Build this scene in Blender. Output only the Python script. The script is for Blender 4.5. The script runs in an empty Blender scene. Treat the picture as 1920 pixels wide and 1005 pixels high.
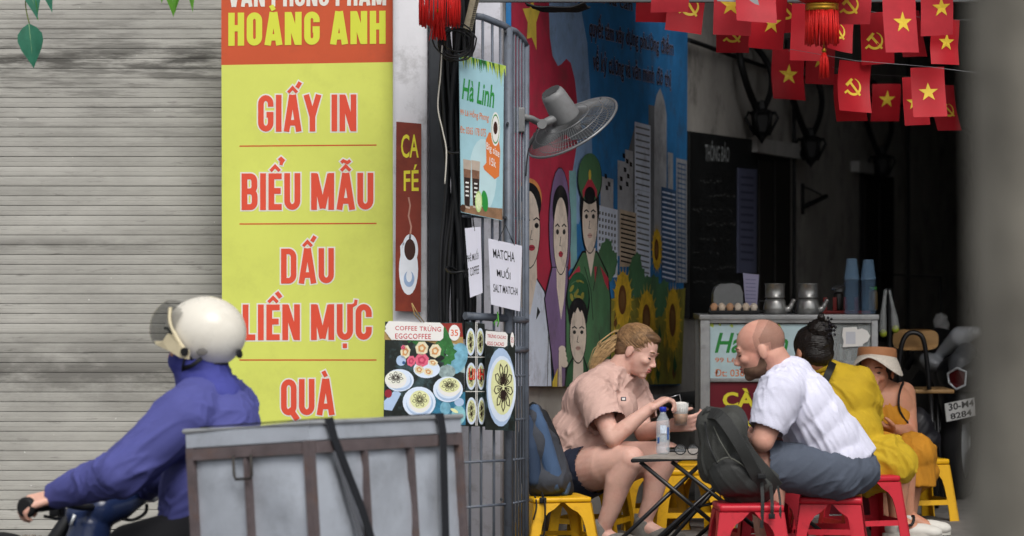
import bpy, bmesh, math, random
from mathutils import Vector, Matrix, Quaternion, noise as mnoise
random.seed(7)
V = Vector
scene = bpy.context.scene
COL = scene.collection

# ---------------------------------------------------------------- camera, sky, sun, exposure
CAMZ, FPX, CX, CY = 1.17, 5400.0, 960.0, 502.5
cam_data = bpy.data.cameras.new('camera')
cam_data.sensor_width = 36.0
cam_data.lens = 36.0 * FPX / 1920.0
cam_data.clip_end = 500.0
cam_data.dof.use_dof = True
cam_data.dof.focus_distance = 12.0
cam_data.dof.aperture_fstop = 2.9
cam = bpy.data.objects.new('camera', cam_data)
cam.location = (0, 0, CAMZ)
cam.rotation_euler = (math.radians(90), 0, 0)
COL.objects.link(cam)
scene.camera = cam

SUN_EL, SUN_AZ = 50.0, 168.0      # azimuth clockwise from +Y: light comes from behind the camera, a little right
world = bpy.data.worlds.new('World')
scene.world = world
world.use_nodes = True
wn = world.node_tree
wn.nodes.clear()
sky = wn.nodes.new('ShaderNodeTexSky')
sky.sky_type = 'NISHITA'
sky.sun_disc = False
sky.sun_elevation = math.radians(SUN_EL)
sky.sun_rotation = math.radians(SUN_AZ)
sky.air_density = 1.0
sky.dust_density = 4.0
sky.ozone_density = 1.0
hsv = wn.nodes.new('ShaderNodeHueSaturation')
hsv.inputs['Saturation'].default_value = 0.22
bg = wn.nodes.new('ShaderNodeBackground')
bg.inputs['Strength'].default_value = 0.135
wo = wn.nodes.new('ShaderNodeOutputWorld')
wn.links.new(sky.outputs[0], hsv.inputs['Color'])
wn.links.new(hsv.outputs[0], bg.inputs['Color'])
wn.links.new(bg.outputs[0], wo.inputs['Surface'])
sun_data = bpy.data.lights.new('sun', 'SUN')
sun_data.energy = 1.55
sun_data.angle = math.radians(28)
sun_data.color = (1.0, 0.97, 0.93)
sun = bpy.data.objects.new('sun', sun_data)
_e, _a = math.radians(SUN_EL), math.radians(SUN_AZ)
sdir = V((math.sin(_a) * math.cos(_e), math.cos(_a) * math.cos(_e), math.sin(_e)))
sun.rotation_euler = sdir.to_track_quat('Z', 'Y').to_euler()
sun.location = (0, 0, 20)
COL.objects.link(sun)
scene.view_settings.view_transform = 'Standard'
scene.view_settings.look = 'None'
scene.view_settings.gamma = 1.0
scene.view_settings.use_curve_mapping = False
scene.view_settings.exposure = 0.15
scene.render.engine = 'CYCLES'
scene.cycles.use_denoising = True
scene.cycles.max_bounces = 8
scene.cycles.diffuse_bounces = 4
scene.cycles.transparent_max_bounces = 12
scene.cycles.caustics_reflective = False
scene.cycles.caustics_refractive = False
scene.cycles.sample_clamp_indirect = 4.0

# ---------------------------------------------------------------- helpers
def at(px, py, Y):
    """point at depth Y that is seen at photo pixel (px, py)"""
    return V(((px - CX) * Y / FPX, Y, CAMZ + (CY - py) * Y / FPX))

def lin(c):
    return c / 12.92 if c <= 0.04045 else ((c + 0.055) / 1.055) ** 2.4

def C(h):
    if not isinstance(h, str):
        return tuple(h) + (1.0,)
    return tuple(lin(int(h[i:i + 2], 16) / 255.0) for i in (0, 2, 4)) + (1.0,)

MATS = {}
def M(name, col, rough=0.6, metal=0.0, var=0.12, scale=6.0, bump=0.0, bscale=40.0, spec=0.4,
      trans=0.0, alpha=1.0, stretch=(1, 1, 1), dirt=None, dirt_amt=0.0, dirt_scale=3.0, transl=0.0, emit=None, ior=1.45, sss=0.0):
    """procedural material: base colour broken up by noise, optional dirt patches, bump, translucency"""
    if name in MATS:
        return MATS[name]
    m = bpy.data.materials.new(name)
    m.use_nodes = True
    nt = m.node_tree
    N, L = nt.nodes, nt.links
    b = N['Principled BSDF']
    b.inputs['Roughness'].default_value = rough
    b.inputs['Metallic'].default_value = metal
    b.inputs['Specular IOR Level'].default_value = spec
    b.inputs['IOR'].default_value = ior
    b.inputs['Transmission Weight'].default_value = trans
    b.inputs['Alpha'].default_value = alpha
    if sss:
        b.inputs['Subsurface Weight'].default_value = sss
        b.inputs['Subsurface Radius'].default_value = (0.02, 0.008, 0.004)
        b.inputs['Subsurface Scale'].default_value = 0.5
    c = C(col)
    tc = N.new('ShaderNodeTexCoord')
    mp = N.new('ShaderNodeMapping')
    mp.inputs['Scale'].default_value = stretch
    L.new(tc.outputs['Object'], mp.inputs['Vector'])
    outc = None
    if var > 0:
        nz = N.new('ShaderNodeTexNoise')
        nz.inputs['Scale'].default_value = scale
        nz.inputs['Detail'].default_value = 6.0
        nz.inputs['Roughness'].default_value = 0.65
        L.new(mp.outputs[0], nz.inputs['Vector'])
        cr = N.new('ShaderNodeValToRGB')
        cr.color_ramp.elements[0].position = 0.3
        cr.color_ramp.elements[1].position = 0.7
        cr.color_ramp.elements[0].color = tuple(max(0, v * (1 - var)) for v in c[:3]) + (1,)
        cr.color_ramp.elements[1].color = tuple(min(1, v * (1 + var)) for v in c[:3]) + (1,)
        L.new(nz.outputs['Fac'], cr.inputs[0])
        outc = cr.outputs[0]
        mr = N.new('ShaderNodeMapRange')
        mr.inputs['To Min'].default_value = max(0.02, rough - 0.08)
        mr.inputs['To Max'].default_value = min(1, rough + 0.08)
        L.new(nz.outputs['Fac'], mr.inputs['Value'])
        L.new(mr.outputs[0], b.inputs['Roughness'])
    if dirt:
        nd = N.new('ShaderNodeTexNoise')
        nd.inputs['Scale'].default_value = dirt_scale
        nd.inputs['Detail'].default_value = 8.0
        nd.inputs['Roughness'].default_value = 0.7
        L.new(mp.outputs[0], nd.inputs['Vector'])
        rd = N.new('ShaderNodeValToRGB')
        rd.color_ramp.elements[0].position = 0.52
        rd.color_ramp.elements[1].position = 0.72
        rd.color_ramp.elements[0].color = (0, 0, 0, 1)
        rd.color_ramp.elements[1].color = (dirt_amt, dirt_amt, dirt_amt, 1)
        L.new(nd.outputs['Fac'], rd.inputs[0])
        mx = N.new('ShaderNodeMix')
        mx.data_type = 'RGBA'
        L.new(rd.outputs[0], mx.inputs[0])
        if outc:
            L.new(outc, mx.inputs[6])
        else:
            mx.inputs[6].default_value = c
        mx.inputs[7].default_value = C(dirt)
        outc = mx.outputs[2]
    if outc:
        L.new(outc, b.inputs['Base Color'])
    else:
        b.inputs['Base Color'].default_value = c
    if bump > 0:
        nb = N.new('ShaderNodeTexNoise')
        nb.inputs['Scale'].default_value = bscale
        nb.inputs['Detail'].default_value = 5.0
        L.new(mp.outputs[0], nb.inputs['Vector'])
        bp = N.new('ShaderNodeBump')
        bp.inputs['Strength'].default_value = bump
        bp.inputs['Distance'].default_value = 0.01
        L.new(nb.outputs['Fac'], bp.inputs['Height'])
        L.new(bp.outputs[0], b.inputs['Normal'])
    if transl > 0:
        tr = N.new('ShaderNodeBsdfTranslucent')
        if outc:
            L.new(outc, tr.inputs['Color'])
        else:
            tr.inputs['Color'].default_value = c
        ms = N.new('ShaderNodeMixShader')
        ms.inputs[0].default_value = transl
        L.new(b.outputs[0], ms.inputs[1])
        L.new(tr.outputs[0], ms.inputs[2])
        L.new(ms.outputs[0], N['Material Output'].inputs['Surface'])
    if emit:
        b.inputs['Emission Color'].default_value = C(emit[0])
        b.inputs['Emission Strength'].default_value = emit[1]
    MATS[name] = m
    return m

def tag(o, label=None, cat=None, group=None, kind=None):
    if label: o['label'] = label
    if cat: o['category'] = cat
    if group: o['group'] = group
    if kind: o['kind'] = kind
    return o

def thing(name, loc, label, cat, group=None, rz=0.0):
    o = bpy.data.objects.new(name, None)
    o.empty_display_size = 0.1
    o.location = loc
    o.rotation_euler = (0, 0, rz)
    COL.objects.link(o)
    tag(o, label, cat, group)
    return o

def put(o, parent):
    """parent o while its mesh coordinates stay world coordinates"""
    COL.objects.link(o)
    if parent is not None:
        o.parent = parent
        p, mt = parent, Matrix.Identity(4)
        chain = []
        while p is not None:
            chain.append(p)
            p = p.parent
        for q in reversed(chain):
            mt = mt @ q.matrix_parent_inverse @ q.matrix_basis if q.parent else q.matrix_basis.copy()
        o.matrix_parent_inverse = mt.inverted()
    return o

class MB:
    def __init__(s):
        s.v, s.f, s.m, s.sm = [], [], [], []
    def add(s, vs, fs, mi=0, smooth=False, mat=None):
        o = len(s.v)
        if mat is not None:
            vs = [mat @ V(p) for p in vs]
        s.v.extend([tuple(p) for p in vs])
        for f in fs:
            s.f.append(tuple(i + o for i in f))
            s.m.append(mi)
            s.sm.append(smooth)
        return s
    def box(s, c, size, mat=None, mi=0, taper=1.0):
        c, h = V(c), V(size) / 2
        vs = []
        for z in (-1, 1):
            k = 1.0 if z < 0 else taper
            for x, y in ((-1, -1), (1, -1), (1, 1), (-1, 1)):
                vs.append(c + V((x * h.x * k, y * h.y * k, z * h.z)))
        return s.add(vs, [(3, 2, 1, 0), (4, 5, 6, 7), (0, 1, 5, 4), (1, 2, 6, 5), (2, 3, 7, 6), (3, 0, 4, 7)], mi, False, mat)
    def bbox(s, c, size, b=0.004, mat=None, mi=0):
        """box with chamfered edges"""
        bm = bmesh.new()
        bmesh.ops.create_cube(bm, size=1.0)
        for v in bm.verts:
            v.co = V((v.co.x * size[0], v.co.y * size[1], v.co.z * size[2])) + V(c)
        bmesh.ops.bevel(bm, geom=list(bm.edges), offset=b, segments=2, affect='EDGES', profile=0.7)
        bm.verts.index_update()
        s.add([v.co.copy() for v in bm.verts], [tuple(v.index for v in f.verts) for f in bm.faces], mi, True, mat)
        bm.free()
        return s
    def tube(s, pts, r, n=8, mi=0, closed=False, smooth=True, sx=1.0):
        pts = [V(p) for p in pts]
        k = len(pts)
        rs = r if isinstance(r, (list, tuple)) else [r] * k
        tang = []
        for i in range(k):
            if closed:
                t = pts[(i + 1) % k] - pts[i - 1]
            else:
                t = pts[min(i + 1, k - 1)] - pts[max(i - 1, 0)]
            tang.append(t.normalized() if t.length > 1e-9 else V((0, 0, 1)))
        up = V((0, 0, 1)) if abs(tang[0].z) < 0.9 else V((0, 1, 0))
        a = tang[0].cross(up).normalized()
        vs, fs = [], []
        for i in range(k):
            a = (a - tang[i] * a.dot(tang[i]))
            a = a.normalized() if a.length > 1e-6 else tang[i].orthogonal().normalized()
            b = tang[i].cross(a)
            for j in range(n):
                t = 2 * math.pi * j / n
                vs.append(pts[i] + (a * math.cos(t) * sx + b * math.sin(t)) * rs[i])
        for i in range(k if closed else k - 1):
            i2 = (i + 1) % k
            for j in range(n):
                j2 = (j + 1) % n
                fs.append((i * n + j, i * n + j2, i2 * n + j2, i2 * n + j))
        s.add(vs, fs, mi, smooth)
        if not closed:
            o = len(s.v) - len(vs)
            s.f.append(tuple(o + j for j in range(n - 1, -1, -1))); s.m.append(mi); s.sm.append(False)
            s.f.append(tuple(o + (k - 1) * n + j for j in range(n))); s.m.append(mi); s.sm.append(False)
        return s
    def lathe(s, prof, n=24, mat=None, mi=0, smooth=True):
        """profile of (radius, z) turned about local z"""
        vs, fs = [], []
        for r, z in prof:
            for j in range(n):
                t = 2 * math.pi * j / n
                vs.append(V((r * math.cos(t), r * math.sin(t), z)))
        for i in range(len(prof) - 1):
            for j in range(n):
                j2 = (j + 1) % n
                fs.append((i * n + j, i * n + j2, (i + 1) * n + j2, (i + 1) * n + j))
        return s.add(vs, fs, mi, smooth, mat)
    def ell(s, c, r, mat=None, n=16, k=10, mi=0, smooth=True):
        vs, fs = [], []
        for i in range(k + 1):
            ph = math.pi * i / k
            for j in range(n):
                t = 2 * math.pi * j / n
                vs.append(V((r[0] * math.sin(ph) * math.cos(t), r[1] * math.sin(ph) * math.sin(t), r[2] * math.cos(ph))))
        for i in range(k):
            for j in range(n):
                j2 = (j + 1) % n
                fs.append(((i) * n + j, (i + 1) * n + j, (i + 1) * n + j2, i * n + j2))
        mt = Matrix.Translation(V(c))
        if mat is not None:
            mt = mt @ mat
        return s.add(vs, fs, mi, smooth, mt)
    def prism(s, pts, vec, mi=0):
        """closed outline pushed along vec"""
        k = len(pts)
        pts = [V(p) for p in pts]
        vs = pts + [p + vec for p in pts]
        fs = [tuple(range(k)), tuple(range(2 * k - 1, k - 1, -1))]
        fs += [(i, i + k, (i + 1) % k + k, (i + 1) % k) for i in range(k)]
        return s.add(vs, fs, mi)
    def build(s, name, mats, parent=None, fix=True):
        me = bpy.data.meshes.new(name)
        me.from_pydata(s.v, [], s.f)
        if not isinstance(mats, (list, tuple)):
            mats = [mats]
        for m in mats:
            me.materials.append(m)
        me.polygons.foreach_set('material_index', s.m)
        me.polygons.foreach_set('use_smooth', s.sm)
        if fix:
            bm = bmesh.new()
            bm.from_mesh(me)
            bmesh.ops.remove_doubles(bm, verts=bm.verts, dist=1e-6)
            bmesh.ops.recalc_face_normals(bm, faces=bm.faces)
            bm.to_mesh(me)
            bm.free()
        me.update()
        return put(bpy.data.objects.new(name, me), parent)

def rot_to(z, x=None):
    """matrix with local z along z and local x near x"""
    z = V(z).normalized()
    x = V(x) if x is not None else (V((1, 0, 0)) if abs(z.x) < 0.9 else V((0, 1, 0)))
    x = (x - z * x.dot(z)).normalized()
    y = z.cross(x)
    return Matrix((x, y, z)).transposed().to_4x4()

def frame(o, z, x=None):
    return Matrix.Translation(V(o)) @ rot_to(z, x)

def smooth_pts(pts, k=6, closed=False):
    """Catmull-Rom through the points"""
    pts = [V(p) for p in pts]
    out = []
    n = len(pts)
    rng = range(n) if closed else range(n - 1)
    for i in rng:
        p0 = pts[(i - 1) % n] if closed else pts[max(i - 1, 0)]
        p1, p2 = pts[i], pts[(i + 1) % n]
        p3 = pts[(i + 2) % n] if closed else pts[min(i + 2, n - 1)]
        for j in range(k):
            t = j / k
            out.append(0.5 * ((2 * p1) + (p2 - p0) * t + (2 * p0 - 5 * p1 + 4 * p2 - p3) * t * t + (3 * p1 - p0 - 3 * p2 + p3) * t ** 3))
    if not closed:
        out.append(pts[-1])
    return out

def ribbon3(pts, width, thick, normal, name, mat, parent, k=6):
    """flat webbing along pts, its face towards normal"""
    P = smooth_pts(pts, k) if k else [V(p) for p in pts]
    nv = V(normal).normalized()
    vs, fs = [], []
    for i_, p in enumerate(P):
        t = (P[min(i_ + 1, len(P) - 1)] - P[max(i_ - 1, 0)]).normalized()
        sd = t.cross(nv).normalized() * (width / 2)
        up = sd.cross(t).normalized() * (thick / 2)
        vs += [p + sd * .9 + up, p - sd * .9 + up, p - sd, p - sd * .9 - up, p + sd * .9 - up, p + sd]
    for i_ in range(len(P) - 1):
        for j in range(6):
            fs.append((i_ * 6 + j, i_ * 6 + (j + 1) % 6, i_ * 6 + 6 + (j + 1) % 6, i_ * 6 + 6 + j))
    fs += [tuple(range(5, -1, -1)), tuple(len(vs) - 6 + q for q in range(6))]
    mb = MB(); mb.add(vs, fs)
    return mb.build(name, mat, parent)

# ---- flat print on a board: shapes are given where the photo shows them and cast onto the board's plane
def text_shape(body, bold=0.0, shear=0.0, spacing=1.0):
    cu = bpy.data.curves.new('t', 'FONT')
    cu.body = body
    cu.offset = bold
    cu.shear = shear
    cu.space_character = spacing
    cu.resolution_u = 3
    o = bpy.data.objects.new('t', cu)
    COL.objects.link(o)
    dg = bpy.context.evaluated_depsgraph_get()
    me = o.evaluated_get(dg).to_mesh()
    vs = [(v.co.x, v.co.y) for v in me.vertices]
    fs = [tuple(p.vertices) for p in me.polygons]
    bpy.data.objects.remove(o)
    bpy.data.curves.remove(cu)
    return vs, fs

class Board:
    def __init__(s, p0, n):
        s.p0, s.n = V(p0), V(n).normalized()
        if s.n.y > 0 and abs(s.n.x) < 0.9: s.n = -s.n
        s.v, s.f, s.m, s.mats = [], [], [], []
    def pt(s, px, py, layer=0.0):
        d = V(((px - CX) / FPX, 1.0, (CY - py) / FPX))
        o = V((0, 0, CAMZ))
        q = s.p0 + s.n * (0.0004 * layer)
        t = (q - o).dot(s.n) / d.dot(s.n)
        return o + d * t
    def _mi(s, mat):
        if mat not in s.mats: s.mats.append(mat)
        return s.mats.index(mat)
    def faces(s, pts, fs, mat, layer):
        o = len(s.v)
        s.v += [tuple(s.pt(x, y, layer)) for x, y in pts]
        mi = s._mi(mat)
        for f in fs:
            s.f.append(tuple(i + o for i in f)); s.m.append(mi)
    def poly(s, pts, mat, layer=1):
        s.faces(pts, [tuple(range(len(pts)))], mat, layer)
    def rect(s, x0, y0, x1, y1, mat, layer=1):
        s.poly([(x0, y0), (x1, y0), (x1, y1), (x0, y1)], mat, layer)
    def ell(s, cx, cy, rx, ry, mat, layer=1, rot=0.0, k=22, jag=0.0):
        pts = []
        for i in range(k):
            t = 2 * math.pi * i / k
            j = 1 + (jag * (1 if i % 2 else -1) if jag else 0)
            x, y = rx * j * math.cos(t), ry * j * math.sin(t)
            pts.append((cx + x * math.cos(rot) - y * math.sin(rot), cy + x * math.sin(rot) + y * math.cos(rot)))
        s.poly(pts, mat, layer)
    def stroke(s, pts, w, mat, layer=1, closed=False):
        P, F = ribbon(pts, w, closed)
        s.faces(P, F, mat, layer)
    def text(s, body, quad, mat, layer=1, bold=0.0, shear=0.0, spacing=1.0, outline=None, ob=0.03):
        """quad: TL, TR, BR, BL of the lettering's ink in the photo"""
        vs, fs = text_shape(body, bold, shear, spacing)
        if not vs: return
        x0, x1 = min(v[0] for v in vs), max(v[0] for v in vs)
        y0, y1 = min(v[1] for v in vs), max(v[1] for v in vs)
        if len(quad) == 2:
            (ax, ay), (bx, by) = quad
            quad = [(ax, ay), (bx, ay), (bx, by), (ax, by)]
        def mp(v):
            u, w = (v[0] - x0) / (x1 - x0), (v[1] - y0) / (y1 - y0)
            tx, ty = quad[0][0] + (quad[1][0] - quad[0][0]) * u, quad[0][1] + (quad[1][1] - quad[0][1]) * u
            bx_, by_ = quad[3][0] + (quad[2][0] - quad[3][0]) * u, quad[3][1] + (quad[2][1] - quad[3][1]) * u
            return (bx_ + (tx - bx_) * w, by_ + (ty - by_) * w)
        if outline:
            ov, of = text_shape(body, bold + ob, shear, spacing)
            s.faces([mp(v) for v in ov], of, outline, layer)
            layer += 1
        s.faces([mp(v) for v in vs], fs, mat, layer)
    def slab(s, pts, thick, name, mat, parent):
        """the board itself, its front on the plane"""
        mb = MB()
        fr = [s.pt(x, y, 0) for x, y in pts]
        mb.prism(fr, -s.n * thick)
        return mb.build(name, mat, parent)
    def build(s, name, parent):
        if not s.f: return None
        me = bpy.data.meshes.new(name)
        me.from_pydata(s.v, [], s.f)
        for m in s.mats: me.materials.append(m)
        me.polygons.foreach_set('material_index', s.m)
        me.update()
        s.v, s.f, s.m, s.mats = [], [], [], []
        return put(bpy.data.objects.new(name, me), parent)

def ribbon(pts, w, closed=False):
    raw, pts = [V((p[0], p[1])) for p in pts], []
    for p in raw:
        if not pts or (p - pts[-1]).length > 1e-4: pts.append(p)
    if closed and (pts[0] - pts[-1]).length < 1e-4: pts.pop()
    n = len(pts)
    P, F = [], []
    for i in range(n):
        a = pts[(i - 1) % n] if (closed or i > 0) else None
        b = pts[(i + 1) % n] if (closed or i < n - 1) else None
        d1 = (pts[i] - a).normalized() if a is not None else None
        d2 = (b - pts[i]).normalized() if b is not None else None
        if d1 is None: d1 = d2
        if d2 is None: d2 = d1
        n1, n2 = V((-d1.y, d1.x)), V((-d2.y, d2.x))
        mt = n1 + n2
        mt = mt.normalized() if mt.length > 1e-6 else n1
        k = 1.0 / max(0.35, mt.dot(n1))
        off = mt * (w / 2 * k)
        P += [tuple(pts[i] + off), tuple(pts[i] - off)]
    for i in range(n if closed else n - 1):
        j = (i + 1) % n
        F.append((2 * i, 2 * i + 1, 2 * j + 1, 2 * j))
    return P, F

# ---- heavy condensed capitals built from strokes
def arc(cx, cy, rx, ry, a0, a1, k=6):
    return [(cx + rx * math.cos(math.radians(a0 + (a1 - a0) * i / k)), cy + ry * math.sin(math.radians(a0 + (a1 - a0) * i / k))) for i in range(k + 1)]

def glyph(ch, t):
    W = {'I': t, 'M': 0.66, 'H': 0.47, 'N': 0.5, 'A': 0.52, 'V': 0.52, 'Y': 0.52, 'L': 0.36, 'E': 0.38}.get(ch, 0.46)
    h = t / 2
    x0, x1, y0, y1, mx = h, W - h, h, 1 - h, W / 2
    r = (x1 - x0) / 2
    ry = r * 1.15
    g = []
    if ch == 'I': g = [[(h, 0), (h, 1)]]
    elif ch == 'L': g = [[(x0, 1), (x0, y0), (W, y0)]]
    elif ch == 'H': g = [[(x0, 0), (x0, 1)], [(x1, 0), (x1, 1)], [(x0, .53), (x1, .53)]]
    elif ch == 'N': g = [[(x0, 0), (x0, 1)], [(x1, 0), (x1, 1)], [(x0 + .02, 1 - .04), (x1 - .02, .04)]]
    elif ch == 'M': g = [[(x0, 0), (x0, 1)], [(x1, 0), (x1, 1)], [(x0 + .03, .97), (mx, .04)], [(x1 - .03, .97), (mx, .04)]]
    elif ch == 'A': g = [[(h * .9, 0), (mx - .02, 1)], [(W - h * .9, 0), (mx + .02, 1)], [(mx - .13, .24), (mx + .13, .24)]]
    elif ch == 'V': g = [[(h * .9, 1), (mx - .02, 0)], [(W - h * .9, 1), (mx + .02, 0)]]
    elif ch == 'Y': g = [[(h * .9, 1), (mx, .4)], [(W - h * .9, 1), (mx, .4)], [(mx, 0), (mx, .46)]]
    elif ch == 'E': g = [[(W, y0), (x0, y0), (x0, y1), (W, y1)], [(x0, .52), (W - .03, .52)]]
    elif ch == 'U': g = [[(x0, 1)] + arc(mx, y0 + ry, r, ry, 180, 360, 10) + [(x1, 1)]]
    elif ch in 'OQ':
        g = [arc(mx, y1 - ry, r, ry, 0, 180, 10) + arc(mx, y0 + ry, r, ry, 180, 360, 10), 'closed']
        if ch == 'Q': g += [[(mx + .02, .2), (W + .03, -.12)]]
    elif ch == 'C': g = [[(x1, .36)] + [(x1, y0 + ry)] + arc(mx, y0 + ry, r, ry, 0, -180, 10) + arc(mx, y1 - ry, r, ry, 180, 0, 10) + [(x1, .64)]]
    elif ch == 'G': g = [[(mx + .02, .46), (x1, .46), (x1, y0 + ry)] + arc(mx, y0 + ry, r, ry, 0, -180, 10) + arc(mx, y1 - ry, r, ry, 180, 0, 10) + [(x1, .68)]]
    elif ch == 'D': g = [[(x0, y0), (x1 - r, y0)] + arc(x1 - r, y0 + ry, r, ry, -90, 0, 6) + arc(x1 - r, y1 - ry, r, ry, 0, 90, 6) + [(x0, y1)], 'closed']
    elif ch == 'P': g = [[(x0, 0), (x0, y1), (x1 - .1, y1)] + arc(x1 - .1, y1 - .16, .1, .16, 90, 0, 5) + arc(x1 - .1, .5 + .1, .1, .13, 0, -90, 5) + [(x0, .47)]]
    elif ch == 'B':
        g = [[(x0, .51), (x0, y1), (x1 - .12, y1)] + arc(x1 - .12, y1 - .14, .11, .14, 90, 0, 5) + arc(x1 - .12, .51 + .14, .11, .14, 0, -90, 5), 'closed',
             [(x0, y0), (x1 - .12, y0)] + arc(x1 - .12, y0 + .15, .12, .15, -90, 0, 5) + arc(x1 - .12, .51 - .15, .12, .15, 0, 90, 5) + [(x0, .51)], 'closed']
    return W, g

BASE = {'À': ('A', 'g'), 'Ấ': ('A', '^a'), 'Ể': ('E', '^h'), 'Ẫ': ('A', '^t'), 'Ề': ('E', '^g'), 'Ự': ('U', 'o.'), 'Ă': ('A', 'b'), 'Ò': ('O', 'g'), 'Ẩ': ('A', '^h')}
def marks(kinds, W):
    m, c = [], W / 2
    up = 1.06
    if '^' in kinds:
        m.append([(c - .13, up), (c, up + .13), (c + .13, up)])
        ox, oy = c + .17, up + .13
    else:
        ox, oy = c, up
    if 'a' in kinds: m.append([(ox - .04, oy), (ox + .06, oy + .15)])
    if 'g' in kinds: m.append([(ox + .05 - (.0 if '^' in kinds else .04), oy), (ox - .07, oy + .15)])
    if 'h' in kinds: m.append([(ox - .06, oy + .16), (ox, oy + .21), (ox + .06, oy + .16), (ox + .01, oy + .09), (ox, oy + .03)])
    if 't' in kinds: m.append([(c - .13, up + .22), (c - .07, up + .27), (c + .05, up + .22), (c + .13, up + .28)])
    if 'b' in kinds: m.append([(c - .12, up + .13), (c - .06, up + .05), (c + .06, up + .05), (c + .12, up + .13)])
    if '.' in kinds: m.append([(c, -.1), (c, -.23)])
    if 'o' in kinds: m.append([(W - .05, .93), (W + .07, 1.0), (W + .09, 1.12)])
    return m

def big_text(bd, body, x0, x1, ytop, ybase, mat, outline=None, t=0.185, layer=2, dy=0.0, o=3.0):
    """heavy condensed line of capitals between px x0..x1, cap height ytop..ybase; dy is the rise at its right end"""
    gap = 0.075
    total, items = 0.0, []
    for ch in body:
        if ch == ' ':
            total += 0.24
            continue
        b, mk = BASE.get(ch, (ch, ''))
        W, g = glyph(b, t)
        items.append((total, W, g, mk))
        total += W + gap
    total -= gap
    sx, sy = (x1 - x0) / total, (ybase - ytop)
    k = 0
    for pass_, mt in ((0, outline), (1, mat)):
        if mt is None: continue
        for off, W, g, mk in items:
            lines = []
            for i, st in enumerate(g):
                if st == 'closed': continue
                lines.append((st, i + 1 < len(g) and g[i + 1] == 'closed', t))
            for st in marks(mk, W):
                lines.append((st, False, t * (.55 if len(st) > 2 else .72)))
            for j, (st, cl, tt) in enumerate(lines):
                # ribbon in glyph space (x scaled so that stems keep their weight)
                asp = sx / sy
                pts = [(p[0] * asp, p[1]) for p in st]
                w = tt * asp ** 0.75
                if pass_ == 0:
                    w += 2 * o / sy
                    if not cl:
                        a, b2 = V(pts[0]), V(pts[-1])
                        pts = list(pts)
                        pts[0] = tuple(a + (a - V(pts[1])).normalized() * o / sy)
                        pts[-1] = tuple(b2 + (b2 - V(pts[-2])).normalized() * o / sy)
                P, F = ribbon(pts, w, cl)
                Q = []
                for p in P:
                    X = x0 + off * sx + p[0] * sy
                    Q.append((X, ybase - p[1] * sy - dy * (X - x0) / (x1 - x0)))
                bd.faces(Q, F, mt, layer + pass_ * 3 + 0.35 * (j % 6))

# ================================================================ materials of the setting
m_white = M('white_paint', 'd9d9dd', 0.75, var=0.06, scale=3, bump=0.15, bscale=30, dirt='6d6a66', dirt_amt=0.55, dirt_scale=7)
m_wallwhite = M('old_white_wall', 'cfcfd8', 0.85, var=0.1, scale=3, bump=0.25, bscale=25, dirt='77726c', dirt_amt=0.7, dirt_scale=9)
m_alley = M('sooty_plaster', 'a19e99', 0.92, var=0.25, scale=2.2, bump=0.3, bscale=18, dirt='4a4743', dirt_amt=0.8, dirt_scale=3.5)
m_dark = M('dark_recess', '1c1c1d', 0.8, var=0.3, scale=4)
m_blackboard = M('blackboard', '17191a', 0.55, var=0.4, scale=8)
m_gate = M('grey_blue_steel_paint', '5d646f', 0.45, var=0.15, scale=14, dirt='3f3a36', dirt_amt=0.5, dirt_scale=25, spec=0.5)
m_gate_dark = M('dark_steel', '34373b', 0.5, var=0.2, scale=12)
m_cable = M('black_cable', '17181b', 0.5, var=0.25, scale=20)
m_road = M('asphalt', '3d3d3e', 0.9, var=0.25, scale=30, bump=0.4, bscale=220)
m_pave = M('pavement_stone', '6f6c69', 0.9, var=0.25, scale=5, bump=0.3, bscale=60, dirt='3a3733', dirt_amt=0.7, dirt_scale=6)
m_conc = M('concrete', '7d7b78', 0.9, var=0.2, scale=4, bump=0.3, bscale=30)
m_ceil = M('ceiling_plaster', '8a8784', 0.95, var=0.2, scale=2)
m_beam = M('grey_beam', '55585a', 0.6, var=0.15, scale=8)
m_black = M('flat_black', '111214', 0.6, var=0.0)
m_rust = M('rust_brown_steel', '5d5354', 0.7, var=0.25, scale=18, dirt='6b4f40', dirt_amt=0.55, dirt_scale=14)

# ================================================================ ground
mb = MB()
mb.add([(-60, -30, -.3), (60, -30, -.3), (60, 9.9, -.3), (-60, 9.9, -.3)], [(0, 1, 2, 3)])
mb.add([(-60, 9.9, -.3), (60, 9.9, -.3), (60, 10.45, -.15), (-60, 10.45, -.15)], [(0, 1, 2, 3)])
tag(mb.build('road', m_road), kind='structure')
mb = MB()
mb.box((0, 22.6, -.2), (120, 24.0, .4))
tag(mb.build('pavement', m_pave), kind='structure')
mb = MB()
for i in range(40):
    mb.bbox((-20 + i * 1.0 + .5, 10.52, -.15), (.985, .15, .312), .012)
tag(mb.build('kerb', m_conc), kind='structure')
mb = MB()
mb.box((0, .4, -.2), (120, 4.6, .2))
tag(mb.build('near_pavement', m_pave), kind='structure')

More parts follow.
